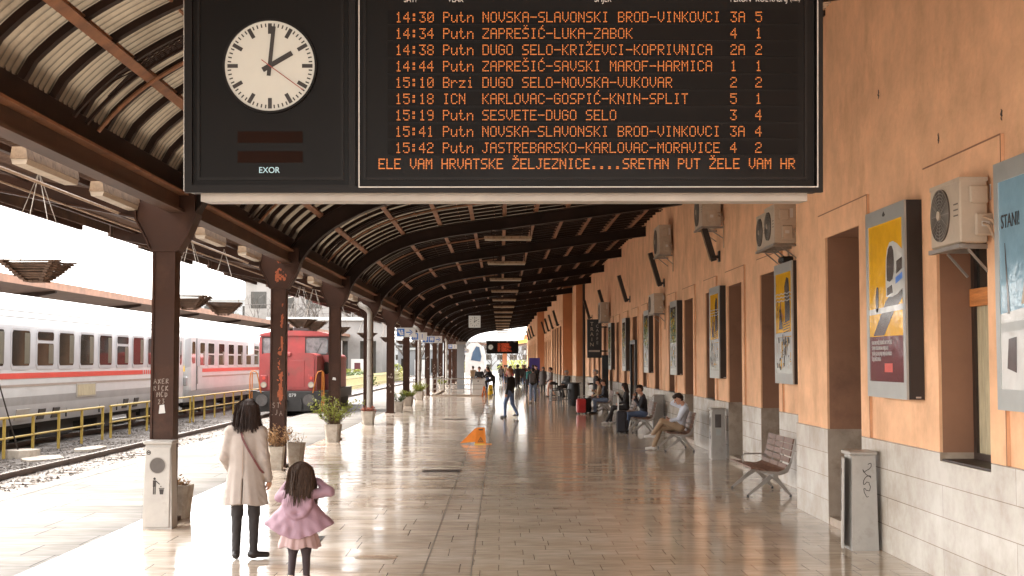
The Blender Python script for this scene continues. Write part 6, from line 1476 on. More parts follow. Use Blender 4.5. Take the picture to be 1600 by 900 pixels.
for k, (x, y, r, h, m, lb) in enumerate(((-14.5, 128, 2.2, 1.7, 'leaf', 'yellow-green shrub behind the picket fence'), (-12.8, 118, 1.8, 1.5, 'leafdark', 'dark green shrub behind the picket fence'), (-13, 150, 2.6, 2.2, 'leaf', 'light green shrub beyond the picket fence'), (-4.5, 215, 3, 2.4, 'leaf', 'light green shrub behind the crowd left'), (2.5, 222, 3.4, 2.6, 'leaf', 'wide light green shrub behind the crowd'), (6.5, 230, 3, 3.0, 'leafdark', 'dark shrub at the end of the wall'))): bush((x, y, -.4), r, h, lb, 70 + k, m)
t = thing('fuel_canopy', 'butterfly canopy with yellow and red fascia on one orange pillar beyond the hall', 'canopy', (.6, 185, -.4))
b = MB(); b.box(-.32, .32, -.32, .32, 0, 4.2); b.build('pillar', 'pillar', t)
b = MB(); b.prism([(-4.6, 5.0), (0, 4.2), (4.9, 5.1), (4.9, 5.25), (0, 4.6), (-4.6, 5.15)], 'y', -4, 4); b.build('roof', 'gutter', t, fix=True)
b = MB(); b.prism([(.4, 4.72), (4.9, 5.26), (4.9, 5.75), (2.2, 5.40), (.4, 5.1)], 'y', -4.05, -3.9); b.build('yellow_fascia', 'yellowad', t, fix=True); b = MB(); b.prism([(2.6, 5.46), (4.2, 5.7), (4.3, 6.1), (2.7, 6.1)], 'y', -4.06, -3.85); b.build('red_fascia', 'redad', t, fix=True)
t = thing('white_train', 'white modern train front with a big blue windscreen at the end of the hall', 'train', (-3.5, 180, -.3))
b = MB(); b.prism([(-1.35, .3), (1.35, .3), (1.4, 1.2), (1.25, 3.2), (.9, 4.5), (.4, 4.9), (-.5, 4.9), (-1.1, 4.4), (-1.35, 2.8)], 'y', 0, 20); b.build('body', 'coachgrey', t, fix=True)
b = MB(); b.prism([(-.55, 2.5), (.75, 2.3), (.9, 3.0), (.6, 4.3), (.2, 4.4), (-.3, 3.6)], 'y', -.06, -.002); b.build('windscreen', mat('blue_windscreen', (.03, .05, .08), .15, 0, .3, 1), t, fix=True)
def mast(x, y, h, label):
    t = thing('catenary_mast', label, 'mast', (x, y, -.4), 0, 'catenary masts'); b = MB(); b.box(-.12, .12, -.12, .12, 0, h); b.build('post', 'chain', t); b = MB(); b.bar((0, 0, h - 1.2), (2.6, 0, h - .6), .06, .06); b.bar((0, 0, h - .2), (2.4, 0, h - .62), .04, .04); b.build('arm', 'chain', t)
mast(-15.4, 150, 8.5, 'slim catenary mast between third column and downpipe'); mast(-15.4, 190, 8.5, 'slim catenary mast just right of the downpipe'); mast(-15.4, 92, 8, 'catenary mast with arm above the locomotive cab'); mast(-6.4, 195, 7.5, 'catenary mast beside the white train'); mast(4.5, 215, 8, 'catenary mast seen below the far departure board')
t = thing('overhead_wires', 'thin overhead wires crossing the pale sky beyond the columns', 'wires', (-13.4, 90, 6.4))
for dx_, z in ((0, 0), (0, .9), (4.9, .1), (4.9, 1.0)):
    b = MB(); b.tube([(dx_, 0, z), (dx_, 60, z), (dx_, 200, z)], .02, 4); b.build('wire', 'cable', t)
for k in range(5):
    b = MB(); b.tube([(-8, 20 + 22 * k, .4), (9, 20 + 22 * k, .6)], .02, 4); b.build('cross_wire', 'cable', t)
# ---------------------------------------------------------------- people (one skin surface each, grown from joints)
M['skin'] = mat('skin', (.50, .26, .17), .5, 0, .06, 8)
M['jeans'] = mat('blue_denim', (.10, .14, .24), .8, 0, .25, 6)
M['jeanslight'] = mat('pale_blue_denim', (.17, .21, .30), .8, 0, .25, 6)
M['darktrouser'] = mat('dark_trousers', (.022, .017, .016), .8, 0, .25, 6)
M['khaki'] = mat('khaki_chinos', (.34, .23, .14), .8, 0, .12, 6)
M['blackcloth'] = mat('black_cloth', (.014, .011, .011), .75, 0, .3, 5)
M['navy'] = mat('dark_navy_cloth', (.02, .018, .024), .75, 0, .3, 5)
M['shirt'] = mat('pale_blue_shirt', (.52, .54, .60), .75, 0, .06, 6)
M['tan'] = mat('tan_jacket', (.42, .30, .19), .8, 0, .12, 6)
M['greycloth'] = mat('grey_cloth', (.12, .10, .095), .8, 0, .2, 5)
M['coat'] = mat('pale_beige_wool_coat', (.345, .293, .258), .9, 0, .05, 14, bump=.08, bs=120)
M['pinkjacket'] = mat('lilac_pink_jacket', (.275, .165, .205), .65, 0, .07, 10, bump=.1, bs=30)
M['pinkskirt'] = mat('pale_pink_skirt', (.36, .245, .235), .75, 0, .06, 8)
M['leggings'] = mat('dark_speckled_leggings', (.035, .022, .024), .8, 0, .3, 8, col2=(.35, .28, .27), c2s=28, c2t=(.66, .69))
M['whiteshoe'] = mat('white_trainer', (.62, .59, .56), .6, 0, .1, 14)
M['blackshoe'] = mat('black_leather', (.018, .013, .012), .4, 0, .2, 6)
M['beigeboot'] = mat('pale_boot', (.50, .36, .28), .6, 0, .1, 8)
M['hairdark'] = mat('dark_brown_hair', (.026, .012, .0075), .55, 0, .7, 40, stretch=(3, 3, .12), bump=.5, bs=60, spec=.3)
M['hairbrown'] = mat('brown_hair', (.052, .027, .015), .55, 0, .7, 40, stretch=(3, 3, .12), bump=.5, bs=60, spec=.3)
M['hairginger'] = mat('ginger_hair', (.30, .09, .03), .55, 0, .4, 12)
M['hairgrey'] = mat('grey_hair', (.28, .25, .23), .6, 0, .3, 12)
M['strap'] = mat('red_brown_strap', (.12, .03, .028), .5, 0, .1, 6)
M['eye'] = mat('dark_eye', (.02, .012, .01), .2, 0, 0)
M['lip'] = mat('lip', (.38, .14, .11), .5, 0, 0)
M['redcase'] = mat('red_suitcase', (.50, .03, .03), .35, 0, .1, 5)
M['phone'] = mat('phone_glass', (.02, .02, .025), .1, 0, 0)

class Fig:
    def __init__(s): s.pr = []; s.cut = []
    def c(s, a, b, ra, rb, tag, k=.03): s.pr.append((np.array(a, float), np.array(b, float), ra, rb, tag, k)); return s
    def f(s, fn, lo, hi, tag, k=.02): s.pr.append((fn, np.array(lo, float), np.array(hi, float), None, tag, k)); return s
def _cap(P, a, b, ra, rb):
    ab = b - a; L2 = float(ab @ ab) + 1e-9
    t = np.clip(((P - a) @ ab) / L2, 0, 1); q = P - a - t[..., None] * ab
    return np.sqrt((q * q).sum(-1)) - (ra + (rb - ra) * t)
def grow(fig, res, name, tags, parent, post=None, mats=None):
    lo = np.full(3, 1e9); hi = np.full(3, -1e9)
    for p in fig.pr:
        if callable(p[0]): lo = np.minimum(lo, p[1]); hi = np.maximum(hi, p[2])
        else:
            m = max(p[2], p[3]); lo = np.minimum(lo, np.minimum(p[0], p[1]) - m); hi = np.maximum(hi, np.maximum(p[0], p[1]) + m)
    lo -= 3 * res; hi += 3 * res; n = np.ceil((hi - lo) / res).astype(int) + 1
    ax = [lo[i] + res * np.arange(n[i]) for i in range(3)]
    D = np.full(n, 1.0); T = np.zeros(n, np.int16); TD = np.full(n, 9.0)
    for p in fig.pr:
        k = p[5]
        if callable(p[0]): l, h = p[1] - 2 * res - k, p[2] + 2 * res + k
        else:
            m = max(p[2], p[3]) + k + 3 * res; l, h = np.minimum(p[0], p[1]) - m, np.maximum(p[0], p[1]) + m
        i0 = np.maximum(0, np.floor((l - lo) / res).astype(int)); i1 = np.minimum(n, np.ceil((h - lo) / res).astype(int) + 1)
        sl = tuple(slice(i0[i], i1[i]) for i in range(3))
        P = np.stack(np.meshgrid(*[ax[i][sl[i]] for i in range(3)], indexing='ij'), -1)
        d = p[0](P) if callable(p[0]) else _cap(P, p[0], p[1], p[2], p[3])
        A = D[sl]; hh = np.maximum(k - np.abs(A - d), 0) / k; D[sl] = np.minimum(A, d) - hh * hh * k * .25
        w = d < TD[sl]; TD[sl] = np.where(w, d, TD[sl]); T[sl] = np.where(w, tags.index(p[4]), T[sl])
    if post is not None:
        P = np.stack(np.meshgrid(*ax, indexing='ij'), -1); D = post(P, D)
    ins = D < 0
    # surface nets
    c = np.zeros(n - 1, np.int8)
    for dx in (0, 1):
        for dy in (0, 1):
            for dz in (0, 1): c += ins[dx:n[0] - 1 + dx, dy:n[1] - 1 + dy, dz:n[2] - 1 + dz]
    act = (c > 0) & (c < 8); ids = np.full(n - 1, -1, np.int64); I = np.argwhere(act); ids[act] = np.arange(len(I))
    acc = np.zeros((len(I), 3)); cnt = np.zeros(len(I))
    cor = [np.array((a, b, d)) for a in (0, 1) for b in (0, 1) for d in (0, 1)]
    for i in range(8):
        for j in range(i + 1, 8):
            if np.abs(cor[i] - cor[j]).sum() != 1: continue
            q0, q1 = I + cor[i], I + cor[j]; d0 = D[q0[:, 0], q0[:, 1], q0[:, 2]]; d1 = D[q1[:, 0], q1[:, 1], q1[:, 2]]
            w = (d0 < 0) != (d1 < 0); t = np.where(w, d0 / np.where(w, d0 - d1, 1), 0)
            acc += np.where(w[:, None], cor[i] + t[:, None] * (cor[j] - cor[i]), 0); cnt += w
    V = lo + res * (I + acc / cnt[:, None])
    F = []
    for a in range(3):
        b_, c_ = (a + 1) % 3, (a + 2) % 3; sh = [slice(None)] * 3; sh2 = [slice(None)] * 3
        sh[a] = slice(0, n[a] - 1); sh2[a] = slice(1, n[a]); s0, s1 = ins[tuple(sh)], ins[tuple(sh2)]
        E = np.argwhere(s0 != s1); E = E[(E[:, b_] > 0) & (E[:, c_] > 0) & (E[:, b_] < n[b_] - 1) & (E[:, c_] < n[c_] - 1)]
        fl = s0[E[:, 0], E[:, 1], E[:, 2]]
        def g(db, dc):
            q = E.copy(); q[:, b_] += db; q[:, c_] += dc; return ids[q[:, 0], q[:, 1], q[:, 2]]
        Q = np.stack([g(-1, -1), g(0, -1), g(0, 0), g(-1, 0)], 1); Q[~fl] = Q[~fl][:, ::-1]; F.append(Q)
    F = np.concatenate(F)
    me = bpy.data.meshes.new(name); me.from_pydata(V.tolist(), [], F.tolist())
    for t in (mats or tags): me.materials.append(M[t])
    ce = V[F].mean(1); ii = np.clip(np.round((ce - lo) / res).astype(int), 0, n - 1)
    me.polygons.foreach_set('material_index', T[ii[:, 0], ii[:, 1], ii[:, 2]].astype(np.int32)); me.polygons.foreach_set('use_smooth', [True] * len(F)); me.update()
    o = bpy.data.objects.new(name, me); COL.objects.link(o); o.parent = parent; return o

V3 = lambda *a: np.array(a, float)
def hand(F, wrist, dirv, palm_n, s=1.0, curl=.5, side=1, tag='skin'):
    d = dirv / np.linalg.norm(dirv); nrm = palm_n - d * (palm_n @ d); nrm = nrm / np.linalg.norm(nrm); w = np.cross(d, nrm) * side
    F.c(wrist, wrist + d * .05 * s, .024 * s, .030 * s, tag, .015); kn = wrist + d * .085 * s
    for k, (u, l) in enumerate(((-.030, .070), (-.010, .080), (.010, .075), (.030, .058))):
        b0 = wrist + d * .05 * s + w * u * .7 * s; b1 = kn + w * u * s
        F.c(b0, b1, .016 * s, .0125 * s, tag, .012); m = b1 + (d * math.cos(curl) + nrm * math.sin(curl)) * l * .55 * s; e = m + (d * math.cos(curl * 2.1) + nrm * math.sin(curl * 2.1)) * l * .5 * s
        F.c(b1, m, .0115 * s, .0105 * s, tag, .006); F.c(m, e, .0105 * s, .0085 * s, tag, .006)
    t0 = wrist + d * .025 * s - w * .025 * s; t1 = t0 + d * .035 * s - w * .03 * s + nrm * .01 * s; t2 = t1 + d * .035 * s - w * .004 * s + nrm * .02 * s
    F.c(t0, t1, .015 * s, .013 * s, tag, .01); F.c(t1, t2, .0125 * s, .010 * s, tag, .006)
def head(F, c, fw, up, s=1.0, face=True, tag='skin'):
    fw = fw / np.linalg.norm(fw); up = up - fw * (up @ fw); up = up / np.linalg.norm(up); rt = np.cross(fw, up)
    P = lambda x, y, z: c + (rt * x + fw * y + up * z) * s
    F.c(P(0, -.02, .035), P(0, .012, .04), .088 * s, .085 * s, tag, .03); F.c(P(0, .012, .02), P(0, .045, -.075), .075 * s, .042 * s, tag, .03)
    if face:
        F.c(P(0, .098, .012), P(0, .118, -.022), .010 * s, .015 * s, tag, .012)
        for e in (-1, 1):
            F.c(P(e * .088, -.008, .02), P(e * .090, -.004, -.02), .014 * s, .011 * s, tag, .008); F.c(P(e * .033, .089, .016), P(e * .036, .089, .016), .0085 * s, .0085 * s, 'eye', .003); F.c(P(e * .020, .094, .035), P(e * .05, .086, .036), .006 * s, .005 * s, 'hair_', .004)
        F.c(P(-.018, .090, -.050), P(.018, .090, -.050), .007 * s, .007 * s, 'lip', .004)
    return P
def std(H):      # standing joints for a 1.75 m person, scaled; faces +y
    k = H / 1.75
    J = dict(head=V3(0, .02, 1.615), neck0=V3(0, -.01, 1.40), neck1=V3(0, .01, 1.53), shL=V3(-.185, -.01, 1.405), shR=V3(.185, -.01, 1.405), elL=V3(-.245, -.03, 1.13), elR=V3(.245, -.03, 1.13), wrL=V3(-.25, .06, .89), wrR=V3(.25, .06, .89),
             hipL=V3(-.095, 0, .93), hipR=V3(.095, 0, .93), knL=V3(-.10, .015, .50), knR=V3(.10, .015, .50), anL=V3(-.105, -.03, .085), anR=V3(.105, -.03, .085), chest=V3(0, 0, 1.28), belly=V3(0, .005, 1.07), fw=V3(0, 1, 0), hup=V3(0, 0, 1))
    for q in J: J[q] = J[q] * (k if q not in ('fw', 'hup') else 1)
    return J
def body(J, s, top='blackcloth', legs='jeans', shoe='blackshoe', face=True, sleeve=True, bulk=1.0, toes=None, hands=True, hemz=None, curl=.5, hn=None):
    F = Fig()
    up = J['chest'] - J['belly']; up = up / np.linalg.norm(up); ac = J['shR'] - J['shL']; ac = ac / np.linalg.norm(ac)
    for e in (-1, 1):
        F.c(J['chest'] + ac * e * .075 * s, J['belly'] + ac * e * .065 * s, .105 * s * bulk, .098 * s * bulk, top, .06); F.c(J['chest'] + ac * e * .06 * s + up * .06 * s, (J['shL'] if e < 0 else J['shR']) - ac * e * .02 * s, .085 * s * bulk, .062 * s * bulk, top, .05)
    pm = (J['hipL'] + J['hipR']) / 2
    for e in (-1, 1): F.c(J['belly'] + ac * e * .06 * s, pm + ac * e * .065 * s + up * .03, .098 * s * bulk, .105 * s * bulk, top, .05)
    F.c(J['neck0'], J['neck1'], .058 * s, .050 * s, 'skin', .03); F.c(J['neck0'] - up * .02 * s, J['neck0'] + up * .035 * s, .075 * s, .066 * s, top, .02)
    for e in 'LR':
        F.c(J['sh' + e], J['el' + e], .062 * s * bulk, .050 * s * bulk, top, .04); F.c(J['el' + e], J['wr' + e], .048 * s * bulk, .036 * s * bulk, top if sleeve else 'skin', .02)
        F.c(J['hip' + e], J['kn' + e], .098 * s, .068 * s, legs, .05); F.c(J['kn' + e], J['an' + e], .065 * s, .047 * s, legs, .03)
        t = (toes or {}).get(e, V3(.02 if e == 'R' else -.02, .155, -.055)) * s
        a = J['an' + e]; F.c(a + V3(0, 0, -.02) * s, a + V3(0, 0, -.045) * s, .044 * s, .043 * s, shoe, .02); F.c(a - t / np.linalg.norm(t) * .035 * s + V3(0, 0, -.045) * s, a + t, .040 * s, .034 * s, shoe, .02)
        if hands:
            wv = J['wr' + e] - J['el' + e]; hand(F, J['wr' + e], (hn or {}).get('d' + e, wv), (hn or {}).get(e, V3(-1 if e == 'R' else 1, .2, 0)), s * .98, curl, 1 if e == 'R' else -1)
    P = head(F, J['head'], J['fw'], J['hup'], s, face)
    return F, P
def hair(F, P, s, style):
    if style == 'short':
        F.c(P(0, -.035, .055), P(0, .015, .072), .093 * s, .082 * s, 'h', .03); F.c(P(0, -.06, .0), P(0, -.055, -.03), .068 * s, .05 * s, 'h', .03)
        for e in (-1, 1): F.c(P(e * .062, -.02, .05), P(e * .070, -.012, .015), .035 * s, .022 * s, 'h', .02)
    elif style == 'tousled':
        hair(F, P, s, 'short'); rng = random.Random(2)
        for k in range(16): a = rng.uniform(-1.2, 1.2); b_ = rng.uniform(-.3, 1.5); F.c(P(.07 * math.sin(a), .07 * math.cos(b_) - .01, .085 + .03 * math.sin(b_)), P(.085 * math.sin(a), .10 * math.cos(b_), .10 + .045 * math.sin(b_)), .022 * s, .012 * s, 'h', .012)
    elif style == 'long':
        hair(F, P, s, 'short')
        for k in range(9): a = -1.9 + 3.8 * k / 8; F.c(P(.075 * math.sin(a), -.075 * math.cos(a) + .0, .03), P(.10 * math.sin(a), -.085 * math.cos(a) - .01, -.22), .038 * s, .022 * s, 'h', .025)
    elif style == 'bald': pass
    elif style == 'hood':
        F.c(P(0, -.04, .05), P(0, .0, .065), .112 * s, .10 * s, 'h', .03); F.c(P(0, -.05, -.02), P(0, -.03, -.11), .10 * s, .10 * s, 'h', .03)
def person(label, loc, rz, J, H, res=.014, hairm='hairdark', hairs='short', grp=None, **kw):
    t = thing('person', label, 'person', loc, rz, grp); s = H / 1.75
    F, P = body(J, s, **kw)
    tags = []; 
    for p in F.pr:
        if p[4] not in tags: tags.append(p[4])
    o = grow(F, res, 'body', tags, t, mats=[hairm if q == 'hair_' else q for q in tags])
    if hairs != 'bald':
        G = Fig(); hair(G, P, s, hairs)
        grow(G, min(res, .012), 'hair' if hairs != 'hood' else 'hood', ['h'], t, mats=[hairm])
    return t, P
def walk(H, st=.28, lead='R', arm=.16):
    J = std(H); k = H / 1.75; o = 'L' if lead == 'R' else 'R'
    J['kn' + lead] += V3(0, st * .75, .02) * k; J['an' + lead] += V3(0, st * 1.0, .0) * k; J['kn' + o] += V3(0, -st * .25, 0) * k; J['an' + o] += V3(0, -st * 1.15, .06) * k
    J['el' + lead] += V3(0, -arm * .6, 0) * k; J['wr' + lead] += V3(0, -arm * 1.2, 0.02) * k; J['el' + o] += V3(0, arm * .4, 0) * k; J['wr' + o] += V3(0, arm * 1.2, .03) * k
    return J
def sit(lean=-.06, seat=.47, kz=None):
    J = {}; J['hipL'] = V3(-.10, 0, seat + .08); J['hipR'] = V3(.10, 0, seat + .08); J['belly'] = V3(0, lean * .3, seat + .24); J['chest'] = V3(0, lean * .9, seat + .44)
    J['neck0'] = V3(0, lean * 1.1 - .01, seat + .57); J['neck1'] = V3(0, lean * 1.0 + .02, seat + .68); J['head'] = V3(0, lean * .9 + .05, seat + .77)
    J['shL'] = V3(-.185, lean * 1.1, seat + .55); J['shR'] = V3(.185, lean * 1.1, seat + .55); J['elL'] = V3(-.24, lean + .06, seat + .29); J['elR'] = V3(.24, lean + .06, seat + .29)
    J['wrL'] = V3(-.12, .27, seat + .22); J['wrR'] = V3(.12, .27, seat + .22)
    J['knL'] = V3(-.13, .45, seat + .07); J['knR'] = V3(.13, .45, seat + .07); J['anL'] = V3(-.13, .46, .085); J['anR'] = V3(.13, .46, .085); J['fw'] = V3(0, 1, -.35); J['hup'] = V3(0, .3, 1)
    return J

# --- woman in the pale coat, seen from behind
wt = thing('person', 'woman with dark shoulder-length hair in a pale beige knee-length coat, walking away beside the girl', 'person', (-2.71, 14.07, 0), R(-4))
J = std(1.70); s = .965
J['anL'] = V3(-.09, -.02, .085); J['anR'] = V3(.085, .03, .085); J['knL'] = V3(-.095, .03, .49); J['knR'] = V3(.085, .04, .49); J['hipL'] = V3(-.085, 0, .9); J['hipR'] = V3(.085, 0, .9)
J['shL'] = V3(-.165, -.01, 1.345); J['shR'] = V3(.165, -.01, 1.345)
J['elL'] = V3(-.222, -.03, 1.08); J['wrL'] = V3(-.195, .13, .93); J['elR'] = V3(.212, -.035, 1.07); J['wrR'] = V3(.235, .05, .845); J['head'] = V3(.01, .02, 1.545); J['neck1'] = V3(0, .01, 1.46); J['neck0'] = V3(0, -.01, 1.36); J['chest'] = V3(0, 0, 1.22)
J['fw'] = V3(.25, 1, -.05)
F, P = body(J, s * .94, top='coat', legs='darktrouser', shoe='blackshoe', toes={'L': V3(-.02, .13, -.05), 'R': V3(.14, .08, -.05)})
tags = []
for p in F.pr:
    if p[4] not in tags: tags.append(p[4])
grow(F, .008, 'body', tags, wt, post=lambda Q, D: D + np.where((Q[..., 2] < .62) & (Q[..., 2] > .13), (.0009 * np.sin(Q[..., 2] * 85 + Q[..., 0] * 60) + .0012 * np.sin(Q[..., 2] * 37 - Q[..., 0] * 90 + Q[..., 1] * 50)), 0), mats=['hairdark' if q == 'hair_' else q for q in tags])
G = Fig()
def coat_fn(Pt):
    x, y, z = Pt[..., 0], Pt[..., 1], Pt[..., 2]
    t = np.clip((1.36 - z) / (1.36 - .585), 0, 1)
    hw = np.interp(t, [0, .08, .25, .45, .7, 1], [.12, .178, .180, .172, .205, .245]); hd = np.interp(t, [0, .08, .25, .45, .7, 1], [.07, .105, .122, .118, .145, .175])
    a = np.arctan2(y, x); fold = 1 + t * (.030 * np.sin(a * 7 + 1.2 + z * 2) + .018 * np.sin(a * 13 + z * 5)) + .012 * np.sin(z * 38 + a * 2) * (t < .55)
    hw, hd = hw * fold, hd * fold
    r = np.sqrt((x / hw) ** 2 + ((y + .005) / hd) ** 2); d = (r - 1) * np.minimum(hw, hd) * .9
    vent = np.abs(x - .006) - .006; v2 = np.maximum(vent, np.maximum(y + .08, z - .86)); d = np.maximum(d, -v2 + 0)
    return np.maximum(np.maximum(d, .585 + .012 * np.sin(a * 3) - z), z - 1.385)
G.f(coat_fn, (-.30, -.24, .56), (.30, .24, 1.40), 'coat', .03)
for e, sg in (('L', -1), ('R', 1)):
    G.c(J['sh' + e], J['el' + e], .058, .053, 'coat', .04); G.c(J['el' + e], J['wr' + e] + (J['wr' + e] - J['el' + e]) * -.02, .053, .046, 'coat', .03); G.c(V3(sg * .06, -.01, 1.36), J['sh' + e], .060, .056, 'coat', .05)
for k in range(9): a = k * 2 * math.pi / 8; G.c(V3(.062 * math.cos(a), -.01 + .058 * math.sin(a), 1.385), V3(.062 * math.cos(a + .78), -.01 + .058 * math.sin(a + .78), 1.385), .022, .022, 'coat', .015)
def wrinkle(Pt, D):
    x, y, z = Pt[..., 0], Pt[..., 1], Pt[..., 2]; return D + np.where(np.abs(x) > .17, .0022 * np.sin(z * 70 + x * 60 + y * 40), .0)
grow(G, .009, 'coat', ['coat'], wt, post=wrinkle)
b = MB(); b.box(-.002, .006, -.135, -.131, .90, 1.25); b.bar((.004, -.128, 1.33), (.004, -.142, .88), .004, .004); b.build('back_seam', mat('seam_shadow', (.36, .27, .22), .9, 0, 0), wt)
G = Fig(); rng = random.Random(8); C = J['head']
G.c(C + V3(0, -.03, .03), C + V3(.005, .01, .05), .108, .10, 'h', .03)
for k in range(64):
    a = -2.35 + 4.7 * k / 63; r0 = .086; lx, ly = math.sin(a), -math.cos(a); ln = rng.uniform(.15, .215); fl = rng.uniform(.120, .175) * (1 + .1 * abs(lx)); up_ = rng.uniform(.02, .09)
    p0 = C + V3(lx * r0, ly * r0 * .95, up_); p1 = C + V3(lx * rng.uniform(.112, .126), ly * rng.uniform(.105, .12), -rng.uniform(.06, .1)); p2 = C + V3(lx * fl + rng.uniform(-.015, .015), ly * .135 - .005, -ln)
    G.c(p0, p1, .018, .017, 'h', .006); G.c(p1, p2, .017, .004, 'h', .005)
grow(G, .006, 'hair', ['h'], wt, mats=['hairdark'])
b = MB(); st_ = [(-.035, -.055, 1.425), (-.03, -.10, 1.36), (.0, -.135, 1.28), (.06, -.142, 1.17), (.12, -.135, 1.07), (.175, -.09, .96), (.205, -.02, .90)]
for a, c in zip(st_, st_[1:]): b.bar(a, c, .022, .005, up=(0, -1, .2))
o = b.build('shoulder_strap', 'strap', None); o.parent = None
tag(o, 'thin red-brown bag strap worn diagonally across the back of the beige coat', 'bag strap'); o.location = wt.location; o.rotation_euler = wt.rotation_euler

# --- girl in the lilac jacket
gt = thing('person', 'little girl in a flared lilac jacket and pink skirt, hands raised to her face', 'person', (-1.915, 12.62, 0), R(-3))
J = std(1.13); s = .70
J['head'] = V3(.01, .03, 1.005); J['neck0'] = V3(0, .0, .845); J['neck1'] = V3(.005, .015, .92); J['fw'] = V3(.25, 1, -.1)
J['shL'] = V3(-.115, 0, .835); J['shR'] = V3(.115, 0, .835); J['elL'] = V3(-.20, .03, .80); J['wrL'] = V3(-.135, .13, .93); J['elR'] = V3(.285, .01, .855); J['wrR'] = V3(.155, .075, .955)
J['chest'] = V3(0, 0, .76); J['belly'] = V3(0, 0, .64); J['hipL'] = V3(-.06, 0, .56); J['hipR'] = V3(.06, 0, .56); J['knL'] = V3(-.065, .04, .31); J['knR'] = V3(.065, .01, .31); J['anL'] = V3(-.065, -.05, .075); J['anR'] = V3(.07, .01, .06)
F, P = body(J, .68, top='pinkjacket', legs='leggings', shoe='beigeboot', hn={'L': V3(1, 0, 0), 'R': V3(-1, .2, 0), 'dR': V3(-.9, .3, .45), 'dL': V3(.5, .3, .8)}, curl=.6)
tags = []
for p in F.pr:
    if p[4] not in tags: tags.append(p[4])
grow(F, .008, 'body', tags, gt, mats=['hairbrown' if q == 'hair_' else q for q in tags])
G = Fig()
def jack_fn(Pt):
    x, y, z = Pt[..., 0], Pt[..., 1], Pt[..., 2]
    t = np.clip((.86 - z) / (.86 - .42), 0, 1); sag = .125 * np.clip(np.abs(x) / .32, 0, 1.2) ** 1.6
    hw = np.interp(t, [0, .12, .3, .5, .7, 1], [.07, .13, .175, .255, .345, .43]); hd = np.interp(t, [0, .12, .4, 1], [.06, .088, .115, .165])
    a = np.arctan2(y, x); fold = 1 + t * (.030 * np.sin(a * 8 + .5) + .012 * np.sin(a * 15 + z * 4)); hd = hd * fold
    r = np.sqrt((x / hw) ** 2 + ((y + .005) / hd) ** 2); d = (r - 1) * np.minimum(hw, hd) * .85
    inner = (np.sqrt((x / (hw * .90)) ** 2 + ((y + .005) / (hd * .74)) ** 2) - 1) * np.minimum(hw, hd) * .85
    d = np.maximum(d, -np.maximum(inner, z - .56)); d = np.maximum(d, -(np.maximum(.05 - y, np.abs(x) - .09)))
    return np.maximum(np.maximum(d, .425 + sag - z), z - .88)
G.f(jack_fn, (-.46, -.22, .40), (.46, .22, .90), 'pinkjacket', .02)
for e, sg in (('L', -1), ('R', 1)): G.c(J['sh' + e], J['el' + e], .050, .046, 'pinkjacket', .04); G.c(J['el' + e], J['el' + e] + (J['wr' + e] - J['el' + e]) * .85, .046, .036, 'pinkjacket', .02)
# hood lying on the back: a drooping roll
for k in range(13):
    u = -1 + 2 * k / 12; v = -1 + 2 * (k + 1) / 12
    q = lambda w: V3(.125 * math.sin(w * 1.5), -.088 - .045 * math.cos(w * 1.45), .79 - .16 * math.cos(w * 1.5))
    if k < 12: G.c(q(u), q(v), .022, .022, 'pinkjacket', .02)
for k in range(9):
    w = -1 + 2 * k / 8; G.c(V3(.085 * w, -.08, .83), V3(.09 * w, -.115, .69), .016, .022, 'pinkjacket', .03)
def wr2(Pt, D):
    x, y, z = Pt[..., 0], Pt[..., 1], Pt[..., 2]; return D + .0022 * np.sin(z * 50 + np.abs(x) * 45) + .0018 * np.sin(x * 60 + z * 20)
jo = grow(G, .008, 'jacket', ['pinkjacket'], gt, post=wr2)
G = Fig()
def sk_fn(Pt):
    x, y, z = Pt[..., 0], Pt[..., 1], Pt[..., 2]; t = np.clip((.62 - z) / .28, 0, 1); a = np.arctan2(y, x); hw = (.12 + .085 * t) * (1 + t * (.05 * np.sin(a * 9) + .03 * np.sin(a * 17 + 1))); hd = hw * .8
    d = (np.sqrt((x / hw) ** 2 + (y / hd) ** 2) - 1) * hd * .9; inn = (np.sqrt((x / hw / .84) ** 2 + (y / hd / .82) ** 2) - 1) * hd
    d = np.maximum(d, -np.maximum(inn, z - .48)); return np.maximum(np.maximum(d, .335 + .012 * np.sin(a * 5) - z), z - .62)
G.f(sk_fn, (-.26, -.22, .31), (.26, .22, .64), 'pinkskirt'); grow(G, .008, 'skirt', ['pinkskirt'], gt)
G = Fig(); C = J['head']; rng = random.Random(4); G.c(C + V3(0, -.025, .02), C + V3(0, .01, .03), .100, .092, 'h', .03)
for k in range(56):
    a = -2.25 + 4.5 * k / 55; lx, ly = math.sin(a), -math.cos(a); p0 = C + V3(lx * .074, ly * .074, rng.uniform(.01, .06)); p1 = C + V3(lx * rng.uniform(.108, .126), ly * rng.uniform(.105, .122), -rng.uniform(.07, .11)); p2 = C + V3(lx * rng.uniform(.12, .165) + rng.uniform(-.012, .012), ly * .150 - .02, -rng.uniform(.20, .31))
    G.c(p0, p1, .017, .016, 'h', .006); G.c(p1, p2, .016, .004, 'h', .005)
grow(G, .0055, 'hair', ['h'], gt, mats=['hairbrown'])

